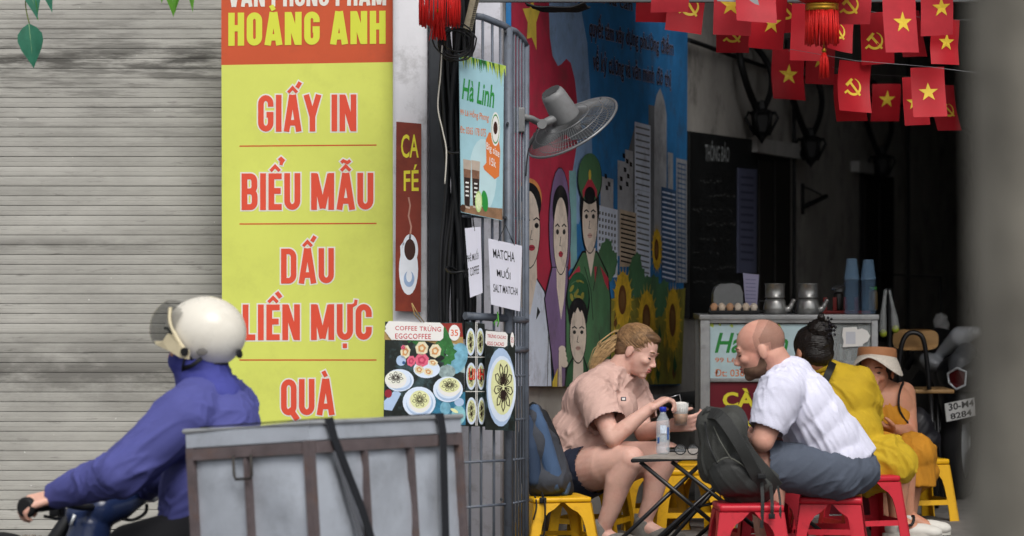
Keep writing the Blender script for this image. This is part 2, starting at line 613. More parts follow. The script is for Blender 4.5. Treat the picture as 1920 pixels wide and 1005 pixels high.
# ================================================================ roller shutter
def shutter_material():
    m = bpy.data.materials.new('grey_shutter_slat')
    m.use_nodes = True
    N, L = m.node_tree.nodes, m.node_tree.links
    b = N['Principled BSDF']
    b.inputs['Roughness'].default_value = 0.55
    b.inputs['Metallic'].default_value = 0.0
    g = N.new('ShaderNodeNewGeometry')
    def noise(scale, stretch, lo, hi, detail=6.0):
        mp = N.new('ShaderNodeMapping'); mp.inputs['Scale'].default_value = stretch
        L.new(g.outputs['Position'], mp.inputs['Vector'])
        n = N.new('ShaderNodeTexNoise'); n.inputs['Scale'].default_value = scale; n.inputs['Detail'].default_value = detail; n.inputs['Roughness'].default_value = 0.7
        L.new(mp.outputs[0], n.inputs['Vector'])
        r = N.new('ShaderNodeMapRange'); r.inputs['From Min'].default_value = lo; r.inputs['From Max'].default_value = hi
        L.new(n.outputs['Fac'], r.inputs['Value'])
        return r.outputs[0]
    def mix(a, bcol, fac):
        x = N.new('ShaderNodeMix'); x.data_type = 'RGBA'
        L.new(fac, x.inputs[0]); L.new(a, x.inputs[6]); x.inputs[7].default_value = C(bcol)
        return x.outputs[2]
    def mul(a, k):
        x = N.new('ShaderNodeMath'); x.operation = 'MULTIPLY'; L.new(a, x.inputs[0])
        if isinstance(k, float): x.inputs[1].default_value = k
        else: L.new(k, x.inputs[1])
        return x.outputs[0]
    sep = N.new('ShaderNodeSeparateXYZ'); L.new(g.outputs['Position'], sep.inputs[0])
    def band(z0, w):
        # soft horizontal dirt band around height z0
        s = N.new('ShaderNodeMath'); s.operation = 'SUBTRACT'; L.new(sep.outputs['Z'], s.inputs[0]); s.inputs[1].default_value = z0
        a = N.new('ShaderNodeMath'); a.operation = 'ABSOLUTE'; L.new(s.outputs[0], a.inputs[0])
        r = N.new('ShaderNodeMapRange'); r.inputs['From Min'].default_value = w; r.inputs['From Max'].default_value = 0.0
        L.new(a.outputs[0], r.inputs['Value'])
        return r.outputs[0]
    base = N.new('ShaderNodeValToRGB')
    base.color_ramp.elements[0].color = C('8f8d87'); base.color_ramp.elements[1].color = C('b3b1aa')
    L.new(noise(2.2, (0.7, 1, 2.2), 0.3, 0.7), base.inputs[0])
    c = base.outputs[0]
    c = mix(c, '6f6d66', mul(noise(16, (0.06, 1, 14), 0.5, 0.75), 0.3))            # long horizontal streaks
    c = mix(c, '3f3d38', mul(mul(noise(7, (0.35, 1, 2.2), 0.44, 0.58), band(2.06, 0.13)), 1.0))
    c = mix(c, '4a4843', mul(mul(noise(11, (0.25, 1, 3.5), 0.5, 0.6), band(2.02, 0.42)), 0.6))
    c = mix(c, '66645f', mul(mul(noise(5, (0.5, 1, 1.0), 0.35, 0.55), band(0.72, 0.19)), 1.0))
    c = mix(c, '6b6964', mul(mul(noise(6, (0.4, 1, 1.5), 0.4, 0.6), band(1.27, 0.05)), 0.8))
    c = mix(c, '4a4844', mul(noise(26, (0.25, 1, 1.5), 0.60, 0.70), 0.5))          # grime smudges
    c = mix(c, 'e8e8e4', mul(noise(60, (1, 1, 0.8), 0.77, 0.79, 2.0), 0.85))        # flecks of white paint
    L.new(c, b.inputs['Base Color'])
    return m
m_slat = shutter_material()
SY = 12.3
shut = thing('roller_shutter', (-1.9, SY, 0), 'closed grey metal roller shutter of narrow slats, streaked with grime', 'shutter')
pitch = 0.0419
prof = [(.010, -.0201), (-.0030, -.0198), (-.0036, -.0125), (-.0038, -.0030), (-.0030, -.0020), (-.0030, -.0014), (-.0038, -.0004), (-.0036, .0120), (-.0031, .0196), (.010, .0199)]
Lh = 1.45
vs, fs = [], []
for sx_ in (-Lh, Lh):
    vs += [(sx_, y, z) for y, z in prof]
k = len(prof)
fs = [(i, i + 1, i + 1 + k, i + k) for i in range(k - 1)] + [(k - 1, 0, k, 2 * k - 1)]
me = bpy.data.meshes.new('slat')
me.from_pydata(vs, [], fs); me.materials.append(m_slat); me.update()
z = 0.075
i = 0
while z < 2.55:
    o = bpy.data.objects.new('slat', me)
    o.location = (-2.38 + random.uniform(-.004, .004), SY + random.uniform(-.0016, .0016), z)
    o.rotation_euler = (random.uniform(-.014, .014) if random.random() < .8 else random.uniform(-.07, .07), 0, random.uniform(-.0012, .0012))
    o.location.x -= -1.9; o.location.y -= SY
    COL.objects.link(o); o.parent = shut
    z += pitch; i += 1
mb = MB(); mb.bbox((-2.38, SY + .0, .033), (2.9, .03, .036), .004); mb.build('bottom_bar', M('shutter_bar', '8a8883', .6, var=.2), shut)
mb = MB(); mb.box((-.91, SY - .01, 1.3), (.06, .06, 2.6)); mb.build('guide_rail', m_beam, shut)

# building front over and beside the shutter
fw = thing('shop_front', (-1, 12.4, 0), 'white painted corner of the shop house behind the steel gate', 'building')
mb = MB(); mb.bbox((-.22, 12.2, 1.7), (.36, .4, 3.4), .012); mb.build('wall', m_wallwhite, fw)
mb = MB(); mb.box((-3.0, 12.55, 3.2), (5.2, .4, 1.3)); mb.box((-3, 12.75, 1.3), (5.2, .1, 2.6)); mb.build('upper_wall', m_conc, fw)
mb = MB(); mb.box((-2.4, 12.1, .012), (3.0, .36, .03)); mb.build('door_sill', m_conc, fw)
# small rubble along the sill
mb = MB()
for q in range(60):
    x = -2.25 + random.random() * .45 if q < 45 else random.uniform(-2.2, -1.2)
    s_ = random.uniform(.004, .013)
    mb.ell((x, random.uniform(11.98, 12.24), .028 + s_ * .5), (s_ * 1.4, s_, s_ * .7), n=6, k=4, smooth=False)
tag(mb.build('rubble', M('rubble', '77716a', .9, var=.5, scale=60)), kind='stuff')

# ================================================================ print shop banner
m_yel = M('banner_yellow', 'd0d765', 0.42, var=0.05, scale=3, bump=.25, bscale=5, dirt='b5ba58', dirt_amt=.4, dirt_scale=4)
m_yel2 = M('banner_yellow_print', 'd3d845', 0.5, var=0.04, scale=3)
m_org = M('banner_orange', 'c4532f', 0.5, var=0.07, scale=4, dirt='9a4a35', dirt_amt=.4, dirt_scale=6)
m_redp = M('banner_red_print', 'd94f38', 0.5, var=0.04)
m_whp = M('banner_white_print', 'dfdcd2', 0.5, var=0.03)
sn = V((-.07, -1, 0))
sign = thing('banner_sign', at(576, 960, 11.9), 'tall yellow banner with orange header and red Vietnamese lettering', 'sign')
bd = Board(at(576, 500, 11.9), sn)
bd.slab([(415, -40), (737, -40), (737, 960), (417, 960)], .03, 'panel', M('banner_board', 'c9cf55', .5, var=.05), sign)
bd.poly([(415, -38), (737, -38), (737, 116.5), (415, 122)], m_org, 1); bd.build('header', sign)
bd.poly([(415.3, 122), (737, 116.5), (737, 958), (417.3, 958)], m_yel, 1); bd.build('face', sign)
big_text(bd, 'VĂN PHÒNG PHẨM', 428, 724, -30, 13, m_whp, None, t=.17, dy=3)
bd.build('lettering', sign)
big_text(bd, 'HOÀNG ANH', 428, 723, 24, 86, m_yel2, None, t=.19, dy=4)
bd.build('lettering', sign)
for body, x0, x1, y0, y1 in (('GIẤY IN', 484, 668, 178, 247), ('BIỂU MẪU', 453, 700, 325, 394), ('DẤU', 527, 626, 466, 532),
                             ('LIỀN MỰC', 455, 697, 571, 638), ('QUÀ', 527, 627, 711, 779)):
    big_text(bd, body, x0, x1, y0, y1, m_redp, m_whp, t=.165, dy=1, o=2.6)
    bd.build('lettering', sign)
for y, d in ((274, 2), (420, 1), (675, 0)):
    bd.poly([(449, y - 1.2), (706, y - d - 1.2), (706, y - d + 1.2), (449, y + 1.2)], M('rule_red', 'c5502a', .5), 2)
    bd.build('rule_line', sign)

# ================================================================ white pillar and what hangs on it
pil = thing('pillar', (-.42, 11.9, 0), 'white painted round cornered pillar, chipped, beside the yellow banner', 'pillar')
mb = MB(); mb.bbox((-.417, 11.93, 1.6), (.142, .34, 3.2), .03); mb.build('shaft', m_white, pil)
mb = MB(); mb.bbox((-.302, 11.86, 1.6), (.075, .16, 3.2), .006); mb.build('steel_channel', m_gate_dark, pil)
m_cafe = M('cafe_sign_brown', '7a2f20', .4, var=.2, scale=9, dirt='9a4426', dirt_amt=.6, dirt_scale=5)
m_cream = M('cafe_yellow_print', 'e8dc3c', .5, var=0)
m_cupw = M('print_cup_white', 'dfe3ea', .5, var=.05, scale=30)
m_cupblue = M('print_cup_blue', '93a9c9', .5, var=.1, scale=30)
m_coffee = M('print_coffee', '3b1d14', .5, var=.1)
cs = thing('cafe_sign', at(766, 585, 11.73), 'narrow brown vertical sign with a white coffee cup, on the pillar', 'sign')
bd = Board(at(766, 400, 11.725), (0, -1, 0))
bd.slab([(743, 228), (790, 232), (789, 585), (741, 583)], .012, 'panel', m_cafe, cs)
bd.text('CA', [(752, 252), (785, 252), (785, 296), (752, 296)], m_cream, 1, bold=.012); bd.build('lettering', cs)
bd.text('FÉ', [(757, 310), (785, 308), (785, 358), (757, 358)], m_cream, 1, bold=.012)
bd.build('lettering', cs)
bd.ell(766, 505, 18, 48, m_cupw, 1); bd.ell(769, 468, 15, 29, m_cupw, 2); bd.stroke([(757, 455), (752, 462), (753, 482), (757, 486)], 3.5, m_cupw, 2)
bd.ell(768.5, 468, 10.5, 20, m_coffee, 3); bd.ell(767, 523, 10, 15, m_cupblue, 3); bd.ell(767, 518, 5.5, 11, m_cupw, 4)
bd.stroke([(768, 450), (771, 425), (766, 405), (769, 385), (766, 370)], 3, M('print_steam', 'b88878', .6), 2)
bd.build('cup_print', cs)

# ================================================================ steel gate
GA0, GA1, GB1 = at(868, 500, 11.35), at(953, 500, 11.5), at(987, 500, 11.63)
GA0.z = GA1.z = GB1.z = 0
gate = thing('steel_gate', GA1, 'folded open grey blue steel pipe gate with thin bars at alley corner', 'gate')
def gpt(px, py):
    """point on the folded gate seen at a pixel column"""
    A, B = (GA0, GA1) if px <= 953 else (GA1, GB1)
    bd_ = Board(A, (B - A).cross(V((0, 0, 1))))
    return bd_.pt(px, py)
def gtube(name, pxs, r, mat=m_gate, n=10):
    MB().tube([gpt(*p) for p in pxs], r, n).build(name, mat, gate)
gtube('post', [(953, 52), (953, 1070)], .0185)
gtube('post', [(987, 84), (986, 1068)], .0125)
gtube('top_rail', [(890, 30), (905, 32), (945, 48), (953, 54)], .014)
gtube('top_rail', [(953.5, 54), (966, 58), (980, 72), (987, 86)], .012)
for x, y0 in ((905, 34), (923, 40), (938, 46)):
    gtube('bar', [(x, y0), (x, 596)], .0055, n=6)
for x, y0 in ((964, 58), (970, 62), (975.5, 68), (981, 74)):
    gtube('bar', [(x, y0), (x, 1066)], .005, n=6)
for x in (881, 902, 926):
    gtube('bar', [(x, 600), (x, 1070)], .0055, n=6)
gtube('rail', [(872, 592), (953, 597)], .016)
gtube('rail', [(953.5, 598), (987, 601)], .014)
gtube('rail', [(953.5, 655), (987, 656)], .014)
for ya, yb, yc in ((867, 863, 859), (952, 945, 938), (790, 788, 785), (705, 705, 704)):
    if ya > 800: gtube('cross_bar', [(868, ya), (953, yb)], .006, n=6)
    gtube('cross_bar', [(953.5, yb), (991, yc)], .0055, n=6)
gtube('cross_bar', [(868, 228), (987, 236)], .006, n=6)
gtube('cross_bar', [(868, 405), (987, 410)], .006, n=6)
for x, y in ((948, 408), (958, 232), (940, 936), (948, 60)):
    p = gpt(min(x, 952), y); MB().tube([p + V((.0, -.03, 0)), p + V((0, .01, 0))], .006, 6).build('bolt', m_gate_dark, gate)

# ================================================================ cables
cb = thing('cable_bundle', at(862, 620, 11.4), 'thick bundle of black electric cables hanging beside the white pillar', 'cables')
for q in range(17):
    x0 = 824 + q * 3.9 + random.uniform(-3, 3)
    pts = []
    for j in range(9):
        y = -20 + j * 82
        bulge = (10 if (q % 3 == 2) else 3) * math.sin(j * .9 + q) + (18 * math.exp(-((y - 240) / 60) ** 2) if q > 13 else 0)
        pts.append(at(x0 + bulge + (860 - x0) * .45 * math.exp(-((y - 330) / 120) ** 2), y, 11.44 + .02 * (q % 4)))
    MB().tube(smooth_pts(pts, 5), random.choice([.008, .0105, .0135]), 7).build('cable', m_cable, cb)
for q in range(6):
    cxx, cyy, rr = 853 + random.uniform(-6, 6), 82 + random.uniform(-8, 8), 24 + q * 2.6
    pts = [at(cxx + rr * math.cos(t / 18 * 2 * math.pi) * (1 + .08 * math.sin(t + q)), cyy + rr * .9 * math.sin(t / 18 * 2 * math.pi), 11.3 - .008 * q + .006 * math.sin(t)) for t in range(18)]
    MB().tube(pts, .0035, 5, closed=True).build('coil', m_cable, cb)
for (y, r) in ((286, .05), (510, .048)):
    pts = [at(862 + 25 * math.cos(t / 14 * 2 * math.pi), y + 5 * math.sin(t / 14 * 4 * math.pi) + 6 * math.cos(t / 14 * 2 * math.pi), 11.39 + .07 * math.sin(t / 14 * 2 * math.pi)) for t in range(14)]
    MB().tube(pts, .005, 5, closed=True).build('tie_wire', m_cable, cb)
MB().tube(smooth_pts([at(829, 85, 11.27), at(826, 140, 11.27), at(821, 200, 11.27), at(830, 245, 11.27), at(837, 285, 11.27), at(834, 345, 11.27)], 6), .0026, 6).build('white_wire', M('white_wire', 'c9c5ba', .5), cb)
mb = MB()
for q in range(26):
    p = at(858 - q * .35, 800 + q * 7.2, 11.42)
    mb.tube([p + V((0, 0, .006)), p, p - V((0, 0, .006))], [.0075, .0105, .0075], 8)
co = thing('conduit', at(852, 1000, 11.42), 'orange ribbed plastic conduit running down behind the steel gate', 'conduit')
mb.build('ribs', M('orange_conduit', 'c26a4a', .5, var=.15), co)
MB().tube([at(858, 560, 11.42), at(858, 800, 11.42), at(848, 1010, 11.42)], .006, 8).build('core', m_cable, co)

# light fitting leaning at the gate top
lf = thing('tube_light_housing', at(885, 60, 11.3), 'dirty cream fluorescent light housing hanging tilted above the cables', 'light')
mb = MB()
a_, b_ = at(899, -40, 11.3), at(876, 58, 11.3)
ax = (b_ - a_)
mb.bbox((0, 0, ax.length / 2), (.036, .03, ax.length), .004, mat=frame(a_, ax, (1, 0, 0)))
mb.build('housing', M('cream_plastic', 'b5ad93', .5, var=.2, scale=15, dirt='5d5648', dirt_amt=.7, dirt_scale=30), lf)
mb = MB()
for q in range(16):
    p = a_.lerp(b_, .42 + q * .036) + V((.012, -.0165, 0)); mb.box(p, (.012, .004, .0022))
mb.build('vent_slots', m_black, lf)

# ================================================================ boards and papers on the gate
m_photo_dark = M('menu_photo_dark', '1e2320', .35, var=.6, scale=14, dirt='4f6a70', dirt_amt=.9, dirt_scale=12)
m_label = M('menu_label_white', 'e3e1dd', .45, var=.03)
m_mred = M('menu_red_print', 'b92a38', .5, var=0)
m_saucer = M('menu_saucer', 'd3dff0', .4, var=.06, scale=12)
m_saucer2 = M('menu_saucer_shade', 'a9bfdc', .4, var=.08, scale=12)
m_foam = M('menu_egg_foam', 'd9dba6', .45, var=.1, scale=40)
m_foamw = M('menu_milk_foam', 'e2e3d6', .45, var=.06, scale=40)
m_choc = M('menu_chocolate_lines', '2a1a14', .5, var=0)
m_pink = M('menu_rose_pink', 'd8647e', .5, var=.2, scale=60)
m_rosew = M('menu_rose_cream', 'dcd3b4', .5, var=.18, scale=60)
m_leafp = M('menu_leaf_print', '2f6b34', .5, var=.4, scale=50)
m_tealp = M('menu_glass_print', '6fa3b8', .4, var=.35, scale=30)
m_woodp = M('menu_wood_print', 'a88a55', .5, var=.4, scale=20)

def flower_lines(bd, cx, cy, rx, ry, w, layer, n=8, mat=None):
    for q in range(n):
        a = 2 * math.pi * q / n + .2
        def pol(r, t): return (cx + rx * r * math.cos(t), cy + ry * r * math.sin(t))
        d = math.pi / n
        bd.stroke([pol(.12, a), pol(.5, a - d * .75), pol(.82, a - d * .55), pol(.98, a), pol(.82, a + d * .55), pol(.5, a + d * .75), pol(.12, a)], w, mat or m_choc, layer + .3 * (q % 2))
        bd.stroke([pol(.2, a), pol(.55, a - d * .3), pol(.6, a + d * .25), pol(.25, a)], w * .8, mat or m_choc, layer + .6)

cf = thing('menu_board', at(796, 798, 11.2), 'menu photo board of egg coffee cups and roses hung by string from pillar', 'menu')
bd = Board(at(796, 700, 11.2), (.03, -1, .02))
bd.slab([(722, 603), (867, 605), (873, 799), (719, 796)], .006, 'panel', m_photo_dark, cf)
bd.rect(722, 606, 868, 795, m_photo_dark, .25)
bd.poly([(826, 606), (866, 606), (869, 640), (826, 636)], M('menu_redcloth', '8e2a22', .5, var=.3, scale=30), .5)
bd.poly([(721, 622), (868, 632), (869, 650), (845, 652), (800, 640), (720, 637)], m_woodp, .8)
bd.poly([(836, 640), (871, 650), (872, 700), (838, 690)], M('menu_table_pale', '9fb3b4', .5, var=.3, scale=20), 1)
bd.ell(858, 672, 18, 30, m_tealp, 1.4, .3); bd.ell(838, 697, 16, 13, M('menu_ashtray', '8d9f9f', .3, var=.4, scale=60), 1.6)
bd.poly([(800, 740), (872, 735), (873, 797), (795, 796)], M('menu_lowerright_blue', '2f6f8c', .4, var=.5, scale=30), 1)
bd.ell(835, 765, 10, 13, m_tealp, 2); bd.ell(860, 778, 13, 18, M('menu_bottle_print', '7fb1b8', .4, var=.3, scale=40), 2); bd.ell(861, 754, 9, 8, m_saucer2, 2.3); bd.ell(852, 770, 8, 3, m_foam, 2.6, .5)
bd.poly([(720, 752), (742, 730), (752, 738), (735, 770), (720, 768)], m_saucer2, 1.5); bd.ell(728, 738, 7, 8, M('menu_red_fruit', '8c2230', .5), 2)
for (x, y, r) in ((770, 630, 16), (835, 635, 20), (845, 660, 14), (840, 675, 12), (785, 640, 14), (825, 655, 14)):
    bd.ell(x, y, r, r * .7, m_leafp, 2 + r * .01, r, 12, .25)
bd.ell(800, 692, 25, 17, m_saucer, 3)
for (x, y, rx, ry, mt) in ((791, 653, 12, 13, m_rosew), (816, 658, 11, 13, m_rosew), (791, 675, 13, 13, m_pink), (771, 677, 8, 10, m_pink), (760, 660, 9, 13, m_rosew), (786, 693, 9, 8, m_rosew), (803, 697, 9, 7, m_rosew), (812, 680, 9, 6, m_rosew), (757, 652, 5, 5, m_pink)):
    bd.ell(x, y, rx, ry, mt, 4, .2, 14, .06); bd.ell(x, y, rx * .6, ry * .6, M('menu_rose_core', 'c9905a', .5, var=.3, scale=60) if mt is m_rosew else M('menu_rose_core_pink', 'b83d5c', .5, var=.2, scale=60), 4.5, .5, 10, .1); bd.ell(x, y, rx * .3, ry * .3, mt, 5, 0, 8)
bd.ell(752, 676, 9, 10, m_saucer2, 4); bd.ell(757, 680, 3, 3, M('menu_blue_dot', '27507e', .5), 5)
bd.build('photo_print', cf)
for (x, y, rx, ry, fx, fy, frx, fry, mt) in ((749, 713, 27, 21, 742, 708, 18, 13, m_foamw), (786, 754, 31, 29, 787, 749, 18, 17, m_foam), (840, 730, 28, 24, 843, 722, 19, 14, m_foam)):
    bd.ell(x, y, rx, ry, m_saucer, 6); bd.ell(x + 1, y + 2, rx * .82, ry * .82, m_saucer2, 6.5); bd.ell(x, y - 1, rx * .76, ry * .76, m_saucer, 7)
    bd.ell(fx, fy + 4, frx + 2.5, fry + 3.5, m_label, 7.6); bd.ell(fx, fy, frx, fry, mt, 8)
    flower_lines(bd, fx, fy, frx * .8, fry * .85, .9, 8.6, 7)
bd.build('cup_print', cf)
bd.ell(735, 620, 14, 18, m_label, 9, 0, 4); bd.poly([(729, 602), (825, 605), (832, 612), (831, 634), (825, 639), (734, 637), (729, 631), (722, 612)], m_label, 9.3)
bd.ell(852, 624, 10.5, 15, m_label, 9.3)
bd.text('COFFEE TRỨNG', [(741, 608), (827, 610), (827, 622), (741, 619)], m_mred, 10, bold=.012, spacing=1.1); bd.build('lettering', cf)
bd.text('EGGCOFFEE', [(741, 625), (808, 626), (808, 636), (741, 635)], m_mred, 10, bold=.012, spacing=1.1); bd.build('lettering', cf)
bd.text('35', [(845, 618), (859, 618), (859, 630), (845, 630)], M('menu_orange_print', 'd46a4a', .5), 10, bold=.02)
bd.build('lettering', cf)
MB().tube([at(772, 568, 11.18), at(777, 590, 11.18), at(790, 604, 11.2)], .0022, 5).build('string', M('twine', '9a8152', .9), cf)
MB().tube([at(772, 568, 11.18), at(783, 588, 11.18), at(795, 604, 11.2)], .0022, 5).build('string', M('twine', '9a8152', .9), cf)

gn = (GA1 - GA0).cross(V((0, 0, 1)))
gr = thing('photo_sheet', gpt(892, 800), 'tall photo sheet with a grid of decorated coffee cups beside the egg coffee board', 'menu')
off = V((-.01, -.045, 0))
bd = Board(gpt(892, 700) + off, gn)
bd.slab([(873, 603), (909, 607), (911, 800), (872, 799)], .004, 'panel', m_photo_dark, gr)
for (x0, y0, x1, y1) in ((874, 606, 891, 668), (893, 606, 908, 668), (874, 671, 893, 732), (895, 671, 909, 732), (874, 736, 894, 797), (896, 736, 910, 797)):
    cxx, cyy = (x0 + x1) / 2, (y0 + y1) / 2 + 4
    bd.ell(cxx, cyy, (x1 - x0) * .5, (y1 - y0) * .42, m_saucer, 1); bd.ell(cxx, cyy, (x1 - x0) * .38, (y1 - y0) * .34, m_foam, 1.6)
    flower_lines(bd, cxx, cyy, (x1 - x0) * .32, (y1 - y0) * .3, .8, 2.2, 6)
for y in (669.5, 734): bd.poly([(873, y - .8), (911, y - .6), (911, y + .8), (873, y + .6)], m_label, 3)
for x in (892, 894.5): bd.poly([(x - .6, 604), (x + .6, 604), (x + .8, 798), (x - .4, 798)], m_label, 3.3 + x * .001)
bd.build('cup_print', gr)
bd.text('LINH', [(879, 690), (908, 692), (908, 712), (879, 712)], M('menu_bright_red', 'd8302a', .5), 4, bold=.02)
bd.build('lettering', gr)

cc = thing('menu_board', gpt(940, 808), 'menu photo board of one egg cacao cup hung on the steel gate', 'menu')
bd = Board(gpt(940, 700) + V((0, -.075, 0)), gn)
bd.slab([(910, 617), (966, 627), (966, 808), (911, 806)], .005, 'panel', m_photo_dark, cc)
bd.ell(939, 726, 27, 74, m_saucer2, 1); bd.ell(941, 729, 26.5, 62, m_saucer, 1.6); bd.ell(942, 726, 21.5, 52, m_foam, 2.4)
flower_lines(bd, 944, 726, 18, 46, 1.7, 3, 9)
bd.build('cup_print', cc)
bd.poly([(911, 620), (948, 623), (952, 628), (951, 648), (947, 651), (914, 648), (910, 643)], m_label, 4); bd.ell(960.5, 637, 3.6, 14, m_label, 4)
bd.text('TRỨNG CACAO', [(914, 624), (949, 628), (949, 636), (914, 633)], m_mred, 5, bold=.012); bd.build('lettering', cc)
bd.text('EGG CACAO', [(914, 640), (945, 642), (945, 649), (914, 647)], m_mred, 5, bold=.012); bd.build('lettering', cc)
bd.text('35', [(958, 632), (963, 633), (963, 643), (958, 642)], m_mred, 5)
bd.build('lettering', cc)
mb = MB(); p = gpt(933, 612) + V((0, -.08, 0)); mb.tube([p + V((0, .0, .06)), p + V((.004, -.004, .02)), p], .003, 5); mb.tube([p + V((0, 0, .03)), p + V((-.014, -.004, .016)), p + V((-.01, -.005, .005))], .0022, 5)
mb.build('green_tie', M('green_wire', '59a43e', .5), cc)

# Ha Linh poster
m_sky = M('poster_sky', '9cc3cd', .4, var=.12, scale=5)
m_grn = M('poster_green', '2b8a3c', .45, var=.1)
m_oran = M('poster_orange', 'd8773b', .45, var=.08)
m_lime = M('poster_lime', 'a9bf52', .45, var=.3, scale=30)
hp = thing('drink_poster', gpt(905, 414), 'pale blue drinks poster with green lettering and two iced cups on gate', 'poster')
bd = Board(gpt(905, 260) + V((-.01, -.05, 0)), gn)
bd.slab([(861, 101), (945, 122), (942, 414), (865, 398)], .003, 'panel', m_sky, hp)
bd.poly([(862, 103), (944, 123), (941, 412), (866, 397)], m_sky, .3)
bd.ell(905, 330, 26, 70, M('poster_sky_pale', 'b9d5da', .4, var=.1), .6)
for q in range(34):
    x = 862 + q * 2.5; top = 101 + (x - 861) * .25 + .6
    ln = random.uniform(8, 34) * (1.25 if q > 22 else .8)
    bd.poly([(x, top), (x + 4, top + 1), (x + 3 + random.uniform(-2, 2), top + ln)], random.choice([m_grn, m_lime, M('poster_dark_green', '2c5a2c', .5), m_lime]), 1 + q * .05)
bd.poly([(866, 384), (942, 391), (942, 413), (865.3, 397)], M('poster_wood', '8a6a50', .5, var=.3, scale=40), 1)
bd.build('picture_print', hp)
for cx0, w, y0 in ((876, 15, 298), (892, 16, 300)):
    bd.poly([(cx0 - w / 2, y0), (cx0 + w / 2, y0 + 3), (cx0 + w * .33, 392), (cx0 - w * .33, 389)], M('poster_cup_pale', 'b7a89a', .4, var=.2), 2 + cx0 * .001)
    bd.poly([(cx0 - w * .44, y0 + 18), (cx0 + w * .46, y0 + 21), (cx0 + w * .31, 388), (cx0 - w * .31, 385)], M('poster_cup_tea', '2e211c', .4, var=.5, scale=40), 2.6 + cx0 * .001)
    bd.poly([(cx0 - w * .44, y0 + 18), (cx0 + w * .46, y0 + 21), (cx0 + w * .42, y0 + 36), (cx0 - w * .42, y0 + 34)], M('poster_cup_milk', '7f5c48', .4, var=.4, scale=40), 3.4 + cx0 * .001)
    for k_ in range(4): bd.stroke([(cx0 - 3, y0 + 44 + k_ * 8), (cx0 + 3, y0 + 45 + k_ * 8)], 3, m_label, 4.4)
bd.ell(897.5, 378, 6.5, 20, M('poster_lime_slice', 'b9d48c', .4, var=.2, scale=60), 5); bd.ell(897.5, 378, 4.8, 16, M('poster_lime_flesh', 'd7e2b4', .4, var=.2, scale=60), 5.6)
bd.ell(909, 377, 6, 20, m_grn, 4.6, -.1); bd.ell(868, 390, 5, 7, M('poster_seed_bowl', '4a2f20', .5), 4.6)
bd.build('cup_print', hp)
bd.poly([(911, 262), (917, 248), (934, 252), (938, 282), (936, 330), (928, 336), (908, 318), (906, 312), (912, 305)], m_oran, 2)
bd.build('badge', hp)
bd.text('Big size', [(912, 266), (937, 282), (936, 300), (912, 283)], m_label, 3, bold=.01); bd.build('lettering', hp)
bd.text('15k', [(918, 294), (930, 300), (930, 315), (918, 309)], m_label, 3, bold=.01); bd.build('lettering', hp)
bd.ell(929, 242, 8.5, 32, m_label, 2.6); bd.ell(929, 242, 7.3, 28, m_grn, 3); bd.ell(929, 242, 6.6, 25, m_label, 3.4); bd.ell(929, 240, 4, 12, m_coffee, 3.9)
bd.build('badge', hp)
bd.text('Hà Linh', [(866, 146), (927, 160), (927, 204), (866, 186)], m_grn, 2, bold=.02, shear=.25); bd.build('lettering', hp)
bd.text('99 Lê Hồng Phong', [(862.5, 201), (917, 210), (916, 231), (863, 218)], m_oran, 2, bold=.008); bd.build('lettering', hp)
bd.text('Đt: 0365 178 075', [(863, 236), (911, 241), (911, 257), (863, 249)], m_oran, 2, bold=.008)
bd.build('lettering', hp)

m_paper = M('white_paper', 'dcdce8', .7, var=.03, scale=12, bump=.1, bscale=20, transl=.15)
m_ink = M('black_ink', '1b1b20', .7, var=0)
for lab, quad, lines, sh in (('white paper note reading MATCHA MUỐI SALT MATCHA tied to the gate', [(916, 447), (979, 461), (975, 584), (921, 571)],
         (('MATCHA', [(924, 466), (965, 473), (965, 492), (925, 483)]), ('MUỐI', [(931, 497), (957, 503), (957, 525), (932, 518)]), ('SALT MATCHA', [(925, 532), (972, 540), (971, 554), (925, 547)])), -.09),
        ('white paper note half hidden by the black cables beside drinks poster', [(872, 428), (901, 425), (905, 549), (882, 558)],
         (('CÀ PHÊ MUỐI', [(866, 474), (897, 466), (897, 486), (868, 494)]), ('SALT COFFEE', [(868, 506), (898, 497), (898, 513), (870, 522)])), -.03)):
    pn = thing('paper_note', gpt(quad[2][0], quad[2][1]), lab, 'paper')
    bd = Board(gpt(925, 500) + V((0, sh, 0)), gn + V((.1, 0, .05)))
    bd.slab(quad, .0015, 'sheet', m_paper, pn)
    for t_, q_ in lines: bd.text(t_, q_, m_ink, 1.5, bold=.008); bd.build('lettering', pn)
    a, b = quad[0], quad[1]
    top = gpt((a[0] + b[0]) / 2, a[1] - 25) + V((0, sh * .5, 0))
    MB().tube([bd.pt(a[0] + 18, a[1] + 5), top, bd.pt(b[0] - 14, b[1] - 1)], .0016, 5).build('string', m_cable, pn)

